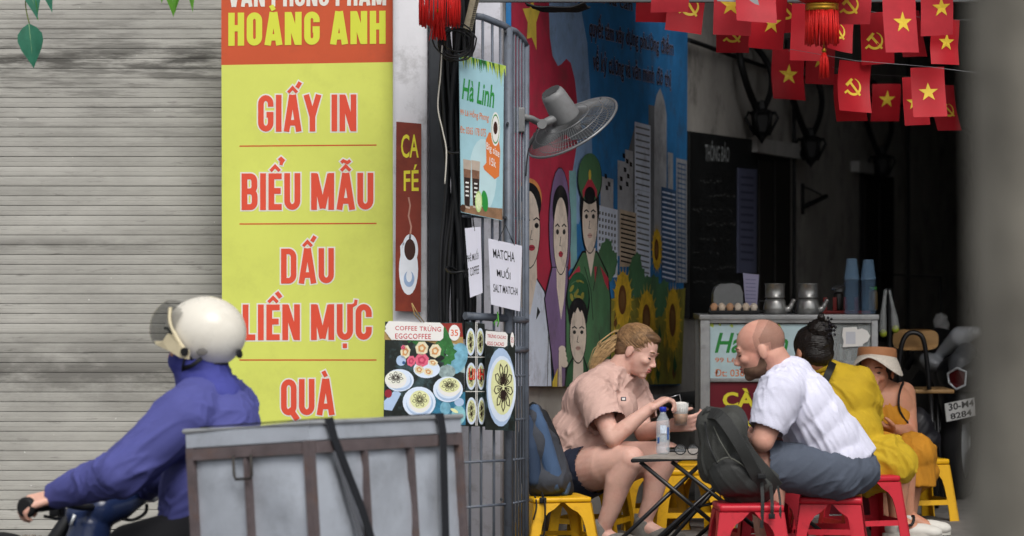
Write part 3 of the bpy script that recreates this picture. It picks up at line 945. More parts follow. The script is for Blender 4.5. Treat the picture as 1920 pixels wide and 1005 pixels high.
# ================================================================ alley: walls, ceiling
ADIR = V((.32, 1, 0)).normalized()
AN = V((.9524, -.3048, 0)).normalized()
A0 = at(940, 500, 12.0); A0.z = 0
def awall(Y, z, out=0.0):
    p = A0 + ADIR * ((Y - 12.0) / ADIR.y)
    return V((p.x, p.y, z)) + AN * out
aw = thing('alley_wall', awall(17, 0), 'long grimy plaster side wall running back into the dark alley', 'wall')
mb = MB(); mb.prism([awall(12.0, 0), awall(25, 0), awall(25, 4.45), awall(12.0, 4.45)], -AN * .25); mb.build('plaster', m_alley, aw)
mb = MB(); o3 = AN * 3.4
mb.prism([awall(13.5, 0) + o3, awall(25, 0) + o3, awall(25, 4.45) + o3, awall(13.5, 4.45) + o3], AN * .25)  # unseen wall, its start set to control light in the alley
tag(mb.build('facing_wall', m_alley), 'unseen grimy plaster wall on the far side of the alley', 'wall')
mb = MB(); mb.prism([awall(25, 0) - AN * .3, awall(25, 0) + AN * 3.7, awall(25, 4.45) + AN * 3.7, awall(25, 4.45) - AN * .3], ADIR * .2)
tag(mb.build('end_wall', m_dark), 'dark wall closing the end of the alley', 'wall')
mb = MB(); mb.prism([awall(13.6, 4.3) - AN * .3, awall(25.2, 4.3) - AN * .3, awall(25.2, 4.3) + AN * 3.7, awall(13.6, 4.3) + AN * 3.7], V((0, 0, .15)))  # unseen ceiling, closes the alley to keep its interior dark
tag(mb.build('alley_ceiling', m_ceil), kind='structure')
# street canopy over the tables; its unseen sheet is sized to darken the alley
cn = thing('canopy', (1.5, 12.2, 2.6), 'grey sheet canopy on steel beams above the flags and lanterns', 'canopy')
mb = MB(); mb.prism([V((-.1, 11.75, 2.8)), V((4.6, 11.75, 2.8)), V((5.3, 13.5, 3.05)), V((.35, 13.5, 3.05))], V((0, 0, .02))); mb.build('sheet', m_ceil, cn)
mb = MB(); p = at(960, -8, 11.75); mb.box((p.x + 1.9, 11.75, p.z + .004), (4.3, .05, .06)); mb.build('beam', m_beam, cn)
mb = MB(); p = at(1350, -22, 11.2)
mb.prism([at(1340, -30, 11.2), at(1412, -30, 11.2), at(1424, 11, 11.2), at(1400, 4, 11.2), at(1345, 2, 11.2)], V((0, .01, 0))); mb.build('flashing', M('pale_flashing', '8d9091', .5, metal=.3), cn)
mb = MB()
for q in range(7):
    pts = [at(985 + j * 22 + q * 2, 6 + 9 * math.sin(j / 5 * math.pi) + q * 1.3 + 2 * math.sin(j * 2 + q), 11.85 + .006 * q) for j in range(6)]
    mb.tube(smooth_pts(pts, 4), .0045, 5)
wr = mb.build('wire_bundle', m_cable); tag(wr, 'loose dark wires sagging under the beam above the mural', 'wires')

# details of the alley wall
abd = Board(awall(16, 1), AN)
def wall_slab(name, label, cat, pts, thick, mat, setback=0.0, parent=None):
    b_ = Board(awall(16, 1, setback + thick), AN)
    t = parent or thing(name, b_.pt(*pts[-1]), label, cat)
    b_.slab(pts, thick, name if parent else 'panel', mat, t)
    return t, b_
t, b_ = wall_slab('blackboard', 'black notice board lettered THÔNG BÁO, with faint chalk writing', 'notice board', [(1294, 246), (1420, 263), (1419, 596), (1293, 596)], .03, m_blackboard, .003)
b_.text('THÔNG BÁO', [(1322, 262), (1368, 268), (1367, 304), (1322, 302)], M('faded_white_paint', '8f9496', .7), 1.5, bold=.01)
b_.build('lettering', t)
m_chalk = M('chalk', '6b6d6c', .9)
for r_ in range(9):
    y = 340 + r_ * 27
    for q in range(14):
        if random.random() < .6:
            x = 1300 + q * 6.3
            b_.stroke([(x, y + random.uniform(-3, 3)), (x + random.uniform(2, 5), y + random.uniform(-4, 4))], .9, m_chalk, 1.6)
tag(b_.build('chalk_writing', t), kind='stuff')
t, b_ = wall_slab('notice_sheet', 'long bluish printed sheet fixed on the right of the black notice board', 'paper', [(1384, 315), (1419, 318), (1418, 512), (1383, 512)], .004, M('bluish_paper', '4e526a', .7, var=.2, scale=8), .036)
for r_ in range(12):
    b_.poly([(1389, 330 + r_ * 14), (1413, 332 + r_ * 14), (1413, 336 + r_ * 14), (1389, 334 + r_ * 14)], M('sheet_text', '33364a', .8), 1.5)
b_.build('lettering', t)
for pts, lab in (([(1420, 285), (1482, 296), (1481, 640), (1419, 660)], 'dark double door behind the kettles in the alley wall'), ([(1617, 322), (1676, 332), (1675, 640), (1616, 640)], 'dark narrow door further along the alley wall behind cups')):
    t, b_ = wall_slab('alley_door', lab, 'door', pts, .02, m_dark, .002)
    (x0, y0), (x1, y1), (_, y3), _2 = pts
    for k_ in (0, 1):
        xa, xb = x0 + (x1 - x0) * (.08 + .48 * k_), x0 + (x1 - x0) * (.46 + .48 * k_)
        b2 = Board(awall(16, 1, .03), AN)
        b2.slab([(xa, y0 + 16), (xb, y0 + 18), (xb, y3 - 20), (xa, y3 - 20)], .008, 'leaf', M('dark_door_wood', '22201e', .6, var=.3, scale=8), t)
wall_slab('lintel', 'pale plaster lintel over the dark double door', 'lintel', [(1420, 259), (1500, 270), (1500, 298), (1420, 285)], .06, M('pale_plaster', 'a9a8a6', .9, var=.15), .003)
wall_slab('lintel', 'pale plaster lintel over the dark narrow door further along', 'lintel', [(1612, 302), (1678, 312), (1678, 332), (1612, 322)], .06, M('pale_plaster', 'a9a8a6', .9, var=.15), .003)
# iron scroll lamps on the wall
def scroll_lamp(cx, cy, sc, lab):
    b0 = Board(awall(16, 1, .06), AN)
    t = thing('wall_lantern', b0.pt(cx, cy + 90 * sc), lab, 'lantern', 'dark wall lanterns along the alley wall')
    def q(x, y, o=0.0): return b0.pt(cx + x * sc, cy + y * sc) + AN * o
    MB().tube(smooth_pts([q(-14, -95, -.05), q(-26, -40), q(-20, 10, .02), q(-6, 55, .03), q(2, 80, .04)], 5), .02, 8).build('arm', m_black, t)
    MB().tube(smooth_pts([q(12, -85, -.05), q(22, -30, .03), q(16, 20, .06), q(4, 70, .04)], 5), .018, 8).build('scroll', m_black, t)
    mb = MB(); c_ = q(0, 86, .05)
    mb.lathe([(0, .12), (.02, .11), (.03, .07), (.075, .05), (.06, .03), (.055, -.06), (.035, -.08), (.012, -.11), (0, -.13)], 6, Matrix.Translation(c_), smooth=False)
    for k3 in range(6): mb.tube([c_ + V((.07 * math.cos(k3 * 1.047), .07 * math.sin(k3 * 1.047), .055)), c_ + V((.09 * math.cos(k3 * 1.047), .09 * math.sin(k3 * 1.047), .02)), c_ + V((.04 * math.cos(k3 * 1.047), .04 * math.sin(k3 * 1.047), -.08))], .009, 5)
    mb.build('lamp_body', m_black, t)
    mb = MB(); mb.bbox(q(-14, -98, -.02), (.08, .08, .12), .01); mb.build('wall_plate', m_black, t)
scroll_lamp(1505, 190, 1.0, 'dark iron scroll lantern above the dark double door')
scroll_lamp(1412, 150, .9, 'dark iron scroll lantern above the black notice board')
scroll_lamp(1640, 230, .9, 'dark iron scroll lantern above the narrow door behind the flags')
br = thing('wall_bracket', abd.pt(1505, 400), 'thin triangular metal bracket on the bare alley wall between the doors', 'bracket')
b0 = Board(awall(16, 1, .012), AN)
MB().tube([b0.pt(1505, 344), b0.pt(1505, 402)], .012, 6).build('upright', m_black, br)
MB().tube([b0.pt(1506, 388), b0.pt(1526, 368) + AN * .08], .014, 6).build('brace', m_black, br)
MB().tube(smooth_pts([b0.pt(1506, 350), b0.pt(1512, 356) + AN * .03, b0.pt(1522, 366) + AN * .06], 4), .006, 5).build('wire', m_black, br)
# low pipe under the mural
pp = MB(); pp.tube([awall(13.6, .52, .06), awall(14.95, .50, .06), awall(15.0, .46, .06)], .035, 10)
tag(pp.build('wall_pipe', M('grey_pipe', '5a5c5e', .6, var=.2)), 'grey pipe along the foot of the mural wall', 'pipe')

for q, (pts, lab) in enumerate((([(14.9, 2.35), (17, 2.33), (19.5, 2.36), (24, 2.3)], 'thin dark cable clipped high along the alley wall'), ([(17.3, .3), (17.32, 1.6), (17.3, 2.6)], 'thin dark pipe running up the alley wall by the notice board'), ([(21.0, .2), (21.02, 1.7), (21.0, 3.2)], 'thin dark pipe running up the alley wall beyond the doors'))):
    mb = MB(); mb.tube(smooth_pts([awall(y_, z_, .03 + .01 * q) for y_, z_ in pts], 5), .012, 6)
    tag(mb.build('wall_cable' if q == 0 else 'wall_pipe', m_black), lab, 'cable' if q == 0 else 'pipe')

# ================================================================ mural on the alley wall
def P_(n, c, **k): return M('mural_' + n, c, .65, var=max(.08, k.pop('var', .2)), scale=k.pop('scale', 7), dirt='4a4742', dirt_amt=.5, dirt_scale=6, **k)
mu_blue, mu_lblue, mu_red = P_('blue', '2f78b4'), P_('light_blue', '86a6cc'), P_('red', 'b03048')
mu_yel, mu_skin, mu_line = P_('yellow', 'd4bb4a'), P_('skin', 'e0d2c4', var=.05), P_('line', '14151a', var=0)
mu_purp, mu_white, mu_green = P_('purple', '7d668e'), P_('white', 'cfd9ea', var=.08), P_('green', '4f7a56')
mu_dgreen, mu_teal, mu_grey = P_('dark_green', '2f5c3c'), P_('teal', '7fb0b4'), P_('grey', 'a4a8ae')
mu_beige, mu_lip, mu_sun = P_('beige', 'b9a892'), P_('lip', 'b83a4c', var=0), P_('sun', 'd9b234', var=.3, scale=20)
mu_brown, mu_olive, mu_orange = P_('brown', '6e4526', var=.3, scale=30), P_('olive', '8f8a3c', var=.5, scale=9), P_('orange', 'd08a52')
mural = thing('wall_mural', awall(13.5, .62, .02), 'painted wall mural of people, soldiers, skyline and sunflowers in alley', 'mural')
mbd = Board(awall(14, 1, .025), AN)
mbd.slab([(958, -60), (1290, -60), (1288, 300), (1283, 500), (1275, 722), (993, 725), (958, 725)], .022, 'panel', mu_blue, mural)
# flag and pale sky
mbd.poly([(1020, -58), (1060, -58), (1090, 20), (1101, 80), (1107, 180), (1112, 340), (1085, 420), (1060, 420), (1020, 200)], mu_lblue, 1)
mbd.poly([(959, -58), (1033, -58), (1029, 20), (1031, 70), (1036, 105), (1046, 124), (1053, 120), (1062, 110), (1070, 118), (1078, 150), (1083, 200), (1085, 250), (1074, 320), (1070, 500), (1045, 560), (1010, 545), (993, 560), (959, 560)], mu_red, 2)
mbd.poly([(980, 16), (993, 15), (997.5, -4), (1003, 15), (1014, 15), (1005.5, 42), (1006, 94), (997, 70), (988, 73), (989.5, 42)], mu_yel, 3)
mbd.poly([(1067, 320), (1080, 320), (1082, 500), (1070, 505)], mu_teal, 3)
mbd.build('painted_flag', mural)
# skyline
def tower(x0, x1, y0, y1, mat, stripes=0, smat=None, layer=3, vert=0, top=0):
    mbd.poly([(x0, y0 + top), (x1, y0 + (x1 - x0) * .25), (x1, y1), (x0, y1)], mat, layer)
    for q in range(stripes):
        y = y0 + 8 + (y1 - y0 - 12) * q / stripes
        mbd.poly([(x0 + 2, y), (x1 - 2, y + (x1 - x0) * .22), (x1 - 2, y + (x1 - x0) * .22 + 3), (x0 + 2, y + 3)], smat or mu_line, layer + .6)
    for q in range(vert):
        x = x0 + (x1 - x0) * (q + .5) / vert
        mbd.poly([(x - .5, y0 + 10), (x + .5, y0 + 10), (x + .5, y1), (x - .5, y1)], smat or mu_line, layer + .9)
mu_gdark, mu_wind = P_('grey_dark', '6f7378'), P_('window', '3f5f86')
tower(1216, 1228, 196, 470, mu_gdark, 0, layer=2.5)
mbd.poly([(1227, 200), (1231, 178), (1238, 165), (1246, 190), (1250, 215), (1250, 470), (1226, 470)], mu_grey, 3)
tower(1190, 1220, 228, 500, mu_white, 22, mu_gdark, 3.6)
mbd.poly([(1176, 292), (1192, 230), (1192, 480), (1176, 480)], mu_gdark, 3.3)
tower(1158, 1174, 300, 480, mu_grey, 0, layer=3.2); tower(1172, 1187, 280, 480, mu_grey, 0, layer=3.4)
for (x, y) in ((1170, 292), (1176, 302), (1183, 308), (1172, 318), (1178, 330), (1165, 335), (1176, 345), (1164, 352), (1136, 330), (1142, 345), (1138, 352)):
    mbd.poly([(x - 2.5, y - 5), (x + 2, y - 3), (x + 2.5, y + 5), (x - 2, y + 4)], mu_line, 4.6)
tower(1126, 1150, 330, 420, mu_grey, 0, layer=3)
tower(1120, 1158, 384, 520, mu_white, 0, layer=3.8)
for a in range(9):
    for b in range(6):
        mbd.rect(1123 + b * 5.7, 396 + a * 12 + b * 1.3, 1126 + b * 5.7, 402 + a * 12 + b * 1.3, mu_gdark, 4.6)
tower(1162, 1193, 392, 500, mu_beige, 11, mu_line, 4.2); tower(1193, 1219, 355, 520, mu_white, 15, mu_gdark, 4.4)
tower(1240, 1268, 350, 530, mu_wind, 18, mu_white, 4.2); tower(1268, 1288, 296, 530, mu_grey, 24, mu_wind, 4.4, vert=3)
tower(1252, 1262, 285, 360, mu_grey, 0, layer=3.1)
mbd.build('painted_skyline', mural)
# bushes and sunflowers
for (x, y, rx, ry) in ((1134, 480, 13, 32), (1146, 500, 10, 30), (1190, 505, 11, 32), (1198, 530, 10, 30), (1210, 540, 9, 24), (1222, 545, 14, 30), (1176, 545, 13, 25), (1240, 560, 14, 36)):
    mbd.ell(x, y, rx, ry, mu_green, 5.5 + x * .0004, .2, 18, .08)
mbd.poly([(1145, 560), (1285, 540), (1278, 720), (1146, 723)], mu_olive, 5.2)
for q in range(46):
    x, y = random.uniform(1150, 1272), random.uniform(600, 712)
    mbd.poly([(x, y - random.uniform(10, 34)), (x + random.uniform(2, 5), y), (x, y + random.uniform(8, 26)), (x - random.uniform(2, 5), y)], random.choice([mu_sun, mu_olive, mu_dgreen, mu_brown, mu_sun]), 6.2 + q * .03)
for (x, y, rx, ry) in ((1232, 468, 11, 48), (1168, 562, 20, 66), (1213, 598, 20, 66), (1262, 600, 17, 74), (1216, 664, 18, 40)):
    for q in range(20):
        a = 2 * math.pi * q / 20
        mbd.poly([(x + rx * .5 * math.cos(a - .16), y + ry * .5 * math.sin(a - .16)), (x + rx * 1.05 * math.cos(a), y + ry * 1.05 * math.sin(a)), (x + rx * .5 * math.cos(a + .16), y + ry * .5 * math.sin(a + .16))], mu_sun, 8 + (q % 2) * .3)
    mbd.ell(x, y, rx * .8, ry * .8, mu_sun, 7.7, 0, 20, .05)
    mbd.ell(x - 1, y, rx * .38, ry * .42, mu_brown, 9); mbd.ell(x - 1, y, rx * .22, ry * .26, P_('seed', '7d5a34', var=.3), 9.5)
mbd.build('painted_sunflowers', mural)
# people
def mface(cx, cy, rx, ry, layer, lip=True, look=0):
    mbd.ell(cx, cy, rx + 1.1, ry + 2.2, mu_line, layer); mbd.ell(cx, cy, rx, ry, mu_skin, layer + .5)
    for sx_ in (-1, 1):
        ex = cx + sx_ * rx * .46 + look
        mbd.stroke([(ex - rx * .3, cy - ry * .24), (ex, cy - ry * .3), (ex + rx * .3, cy - ry * .23)], 2.2, mu_line, layer + 1)
        mbd.ell(ex, cy - ry * .10, rx * .2, ry * .07, mu_line, layer + 1)
    mbd.stroke([(cx + look, cy + ry * .02), (cx + look - rx * .14, cy + ry * .26), (cx + look + rx * .1, cy + ry * .27)], .9, mu_line, layer + 1)
    mbd.ell(cx + look, cy + ry * .48, rx * .3, ry * .08, mu_lip if lip else P_('smile', 'c9a49a'), layer + 1); mbd.stroke([(cx + look - rx * .32, cy + ry * .47), (cx + look + rx * .32, cy + ry * .47)], .8, mu_line, layer + 1.3)
# man in white shirt
mbd.poly([(960, 540), (994, 560), (1006, 520), (1022, 545), (1032, 585), (1036, 725), (960, 725)], mu_line, 10); mbd.poly([(960, 542), (994, 562), (1006, 524), (1020, 547), (1030, 587), (1034, 724), (960, 724)], mu_white, 10.5)
mbd.stroke([(1029, 610), (1026, 724)], 1, mu_line, 11); mbd.poly([(1005, 600), (1008, 575), (1013, 585)], mu_line, 11)
mbd.poly([(960, 470), (1006, 480), (1007, 520), (994, 590), (960, 560)], mu_skin, 11)
mbd.ell(992, 372, 24, 38, mu_orange, 11.4); mbd.ell(991, 382, 24, 40, mu_line, 11.8); mface(992, 430, 20, 72, 12, True, 5)
# woman with violet scarf
mbd.ell(1050, 425, 21, 112, mu_line, 13); mbd.ell(1050, 425, 20, 110, mu_purp, 13.4)
mbd.poly([(1020, 560), (1034, 500), (1066, 500), (1068, 725), (1040, 725)], mu_line, 13.6); mbd.poly([(1022, 560), (1036, 502), (1064, 502), (1066, 724), (1042, 724)], mu_purp, 13.9)
mbd.poly([(1043, 490), (1062, 490), (1058, 560), (1052, 600), (1044, 540)], mu_skin, 14.3)
mbd.ell(1051, 392, 15, 45, mu_line, 14.4); mface(1051.5, 442, 13.5, 72, 14.8)
# officer
mbd.poly([(1060, 560), (1066, 520), (1092, 470), (1120, 470), (1140, 512), (1146, 560), (1145, 725), (1060, 725)], mu_line, 16); mbd.poly([(1062, 560), (1068, 522), (1093, 474), (1119, 474), (1138, 514), (1144, 562), (1143, 724), (1062, 724)], mu_green, 16.3)
mbd.poly([(1066, 522), (1086, 498), (1088, 508), (1072, 528)], mu_lip, 16.8); mbd.poly([(1125, 498), (1141, 522), (1141, 545), (1134, 530)], mu_lip, 16.8)
mbd.poly([(1098, 465), (1117, 465), (1108, 520)], mu_skin, 16.8); mbd.stroke([(1096, 500), (1108, 545), (1112, 600)], 1.1, mu_line, 17); mbd.stroke([(1121, 500), (1112, 545)], 1.1, mu_line, 17)
mbd.poly([(1114, 500), (1119, 500), (1116, 530)], mu_lip, 17.2)
mbd.stroke([(1123, 625), (1126, 650)], 1.2, mu_line, 17)
mbd.ell(1106, 388, 18, 58, mu_line, 17); mface(1106, 412, 14, 62, 17.3, False)
mbd.ell(1106, 335, 23, 48, mu_line, 19); mbd.ell(1106, 333, 22, 46, mu_green, 19.3); mbd.poly([(1092, 358), (1106, 330), (1120, 358), (1119, 372), (1106, 350), (1093, 372)], mu_lip, 19.7); mbd.ell(1106, 366, 10, 16, mu_line, 20); mbd.ell(1106, 328, 2.5, 10, mu_yel, 20.3)
# young soldier
mbd.poly([(1058, 725), (1062, 690), (1076, 665), (1094, 665), (1102, 690), (1104, 725)], mu_line, 18); mbd.poly([(1060, 725), (1064, 692), (1077, 668), (1093, 668), (1100, 692), (1102, 725)], mu_dgreen, 18.3)
mbd.poly([(1076, 660), (1093, 660), (1094, 720), (1074, 720)], mu_skin, 18.7)
mbd.ell(1084, 562, 22, 52, mu_line, 19); mbd.ell(1084, 556, 20, 46, mu_dgreen, 19.4)
for q in range(22):
    a, r = random.uniform(0, 6.28), random.uniform(.1, .85)
    mbd.ell(1084 + 20 * r * math.cos(a), 552 + 38 * r * math.sin(a), 3.2, 8, random.choice([mu_green, mu_olive, mu_dgreen]), 19.8 + q * .02, a, 7)
mbd.ell(1084, 592, 18, 34, mu_line, 20.4); mface(1084, 628, 15, 52, 20.8, False)
mbd.poly([(1070, 590), (1074, 566), (1084, 562), (1094, 566), (1099, 592), (1092, 578), (1088, 586), (1083, 576), (1078, 588), (1074, 580)], mu_line, 22.4)
# raised fist and sleeve
for q in range(4): mbd.ell(1054 + q * 1.5, 655 + q * 9, 6.5, 7, mu_skin, 20 + q * .2)
mbd.poly([(1048, 660), (1052, 650), (1054, 725), (1047, 725)], mu_skin, 19.9); mbd.poly([(1036, 715), (1046, 690), (1045, 725), (1036, 725)], mu_yel, 19)
mbd.build('painted_people', mural)
for body, q in (('nhân dân và cán bộ phường', [(1068, -38), (1276, 22), (1276, 52), (1068, -4)]), ('quyết tâm xây dựng phường điểm', [(1105, 22), (1263, 68), (1263, 112), (1105, 78)]), ('về kỷ cương và văn minh đô thị', [(1112, 84), (1258, 124), (1258, 172), (1112, 142)])):
    mbd.text(body, q, P_('letter_dark', '1c1f2c', var=0), 6, bold=.012, outline=P_('letter_edge', 'a79fb4', var=0), ob=.022)
    mbd.build('lettering', mural)

# ================================================================ wall fan
m_fan = M('fan_grey_plastic', '747576', .45, var=.08, scale=10, dirt='5c5a57', dirt_amt=.5, dirt_scale=14)
m_fanw = M('fan_wire', '7c7e80', .35, metal=.4, var=.1)
m_blade = M('fan_blade', '3c3f42', .4, var=.1, alpha=1)
fn = V((-.477, -.39, .787)).normalized()
fc = at(1073, 240, 11.75)
fan = thing('wall_fan', fc, 'grey wire caged wall fan tilted downward on an arm fixed to the gate', 'fan')
FX = V((.855, 0, .518)); FX = (FX - fn * FX.dot(fn)).normalized()
FM = frame(fc, fn, FX)
R = .205
mb = MB()
def gw(r, back): return (.052 * (1 - (r / R) ** 2.2)) * (1 if back else -.55)
for back in (True, False):
    n_ = 90 if back else 48
    for q in range(n_):
        a = 2 * math.pi * q / n_
        pts = []
        for r in (.05, .09, .13, .165, .19, R):
            tw = a + (.10 if back else -.1) * (1 - r / R)
            pts.append(FM @ V((r * math.cos(tw), r * math.sin(tw), gw(r, back) + .004)))
        mb.tube(pts, .00115, 4)
    for r in ((.1, .155) if back else (.06, .11, .16)):
        mb.tube([FM @ V((r * math.cos(2 * math.pi * q / 40), r * math.sin(2 * math.pi * q / 40), gw(r, back) + .004)) for q in range(40)], .0018, 5, closed=True)
mb.build('guard', m_fanw, fan)
mb = MB(); mb.tube([FM @ V((R * math.cos(2 * math.pi * q / 56), R * math.sin(2 * math.pi * q / 56), 0.002)) for q in range(56)], .0055, 8, closed=True); mb.build('guard_rim', m_fanw, fan)
mb = MB(); mb.lathe([(0, .185), (.028, .185), (.046, .178), (.051, .16), (.06, .06), (.06, .035), (0, .035)], 28, FM); mb.build('motor_housing', m_fan, fan)
mb = MB()
for q in range(9): mb.box((0, -.032 + q * .008, .1865), (.08 * math.sqrt(max(.05, 1 - ((q - 4) / 4.6) ** 2)), .003, .003), FM)
mb.build('vent', M('fan_vent', '4a4b4d', .6), fan)
mb = MB(); mb.lathe([(0, -.02), (.035, -.018), (.04, 0), (.04, .02), (0, .02)], 18, FM); mb.build('hub', m_fan, fan)
for q in range(3):
    a0 = 2 * math.pi * q / 3 + .4
    vs, fs = [], []
    for i_ in range(6):
        r = .035 + (R - .02 - .035) * i_ / 5
        wd = .5 + .45 * math.sin(math.pi * min(1, (i_ + 1) / 5.5)) * .9
        for j_ in range(6):
            a = a0 + wd * (j_ / 5 - .3) + .1 * i_ / 5
            vs.append(FM @ V((r * math.cos(a), r * math.sin(a), .012 - .03 * (j_ / 5 - .4))))
    fs = [(i_ * 6 + j_, i_ * 6 + j_ + 1, i_ * 6 + j_ + 7, i_ * 6 + j_ + 6) for i_ in range(5) for j_ in range(5)]
    mb = MB(); mb.add(vs, fs, smooth=True); mb.build('blade', m_blade, fan)
jt = at(1016, 233, 11.66)
mb = MB(); mb.tube([gpt(975, 218) , at(995, 222, 11.63), jt], .0135, 8, sx=1.5); mb.build('arm', m_fan, fan)
mb = MB(); mb.tube([jt + V((-.0, -.03, .0)), jt + V((0, .03, 0))], .02, 12); mb.tube([jt, FM @ V((0, 0, .07))], [.016, .022], 10); mb.build('hinge', m_fan, fan)
mb = MB(); g = gpt(978, 225); mb.bbox(g + V((-.012, -.0, 0)), (.05, .05, .1), .006); mb.build('wall_mount', m_fan, fan)
MB().tube(smooth_pts([at(1008, 240, 11.64), at(1000, 262, 11.62), at(990, 285, 11.62), at(986, 330, 11.6)], 5), .003, 5).build('cord', m_cable, fan)

# ================================================================ paper flags
m_fred2 = M('flag_red_lit', 'd03c46', .55, var=.12, scale=8, transl=.4)  # paler red for front flags, their stronger light put into the colour
m_fred = M('flag_red_paper', 'c01d2a', .55, var=.08, scale=10, transl=.35)
m_fyel = M('flag_yellow', 'd9b93a', .55, var=.06)
def star2(r=1.0):
    return [(r * (1 if q % 2 == 0 else .39) * math.sin(math.pi * q / 5), r * (1 if q % 2 == 0 else .39) * math.cos(math.pi * q / 5)) for q in range(10)]
def sickle_shapes():
    out = []
    outer = [(.5 * math.cos(math.radians(a)), .5 * math.sin(math.radians(a))) for a in range(78, -151, -12)]
    inner = []
    for a in range(78, -151, -12):
        tt = (78 - a) / 228.0
        th = .015 + .13 * math.sin(math.pi * min(1, tt * .62 + .05))
        inner.append(((.5 - th) * math.cos(math.radians(a)), (.5 - th) * math.sin(math.radians(a))))
    quads = []
    for i_ in range(len(outer) - 1):
        quads.append([outer[i_], outer[i_ + 1], inner[i_ + 1], inner[i_]])
    out += quads
    out.append([(-.36, -.16), (-.30, -.26), (-.52, -.44), (-.60, -.35)])
    out.append([(-.27, .25), (-.15, .33), (.47, -.42), (.37, -.5)])
    out.append([(-.50, .12), (-.36, .0), (.0, .42), (-.14, .5)])
    return out
def paper_flag(x, yt, w, h, Y, kind, lab, tilt=0.0, bend=.012, ex=0.0, ey=.5, yaw=0.0, curl=.0):
    """a paper flag hanging from its top edge; x, yt, w, h in photo pixels at depth Y"""
    top = at(x, yt, Y)
    s = Y / FPX
    root = thing('paper_flag', top, lab, 'flag', 'red paper flags strung over the tables')
    ph, cv, crease = random.uniform(0, 6), random.uniform(.35, .65), random.uniform(-.05, .05)
    def q(u, v, o=0.0):
        X, Z = u * w * s, -v * h * s
        Yo = crease * abs(v - cv) + bend * math.sin(u * 3.0 + ph) + bend * .8 * math.sin(v * 2.6 + ph * .7) + curl * v * v + o
        X2, Z2 = X * math.cos(tilt) - Z * math.sin(tilt), X * math.sin(tilt) + Z * math.cos(tilt)
        return top + V((X2 * math.cos(yaw) - Yo * math.sin(yaw), X2 * math.sin(yaw) + Yo * math.cos(yaw), Z2))
    mb = MB()
    nu, nv = 7, 9
    vs = [q(i_ / (nu - 1) - .5, j_ / (nv - 1)) for j_ in range(nv) for i_ in range(nu)]
    fs = [(j_ * nu + i_, j_ * nu + i_ + 1, (j_ + 1) * nu + i_ + 1, (j_ + 1) * nu + i_) for j_ in range(nv - 1) for i_ in range(nu - 1)]
    mb.add(vs, fs, smooth=True)
    mb.build('sheet', m_fred2 if Y < 11.5 and random.random() < .7 else m_fred, root, fix=False)
    if kind:
        mb = MB()
        for sd in (-.0014, .0014):
            if kind == 's':
                pts = [(ex, ey)] + [(ex + .3 * a, ey - .3 * b * w / h) for a, b in star2()]
                mb.add([q(u, v, sd) for u, v in pts], [(0, i_ + 1, (i_ + 1) % 10 + 1) for i_ in range(10)])
            else:
                for j_, sh in enumerate(sickle_shapes()):
                    mb.add([q(ex + .5 * a, ey - .5 * b * w / h, sd * (1 + .12 * (j_ // 19))) for a, b in sh], [tuple(range(len(sh)))])
        mb.build('star' if kind == 's' else 'emblem', m_fyel, root, fix=False)
    return root
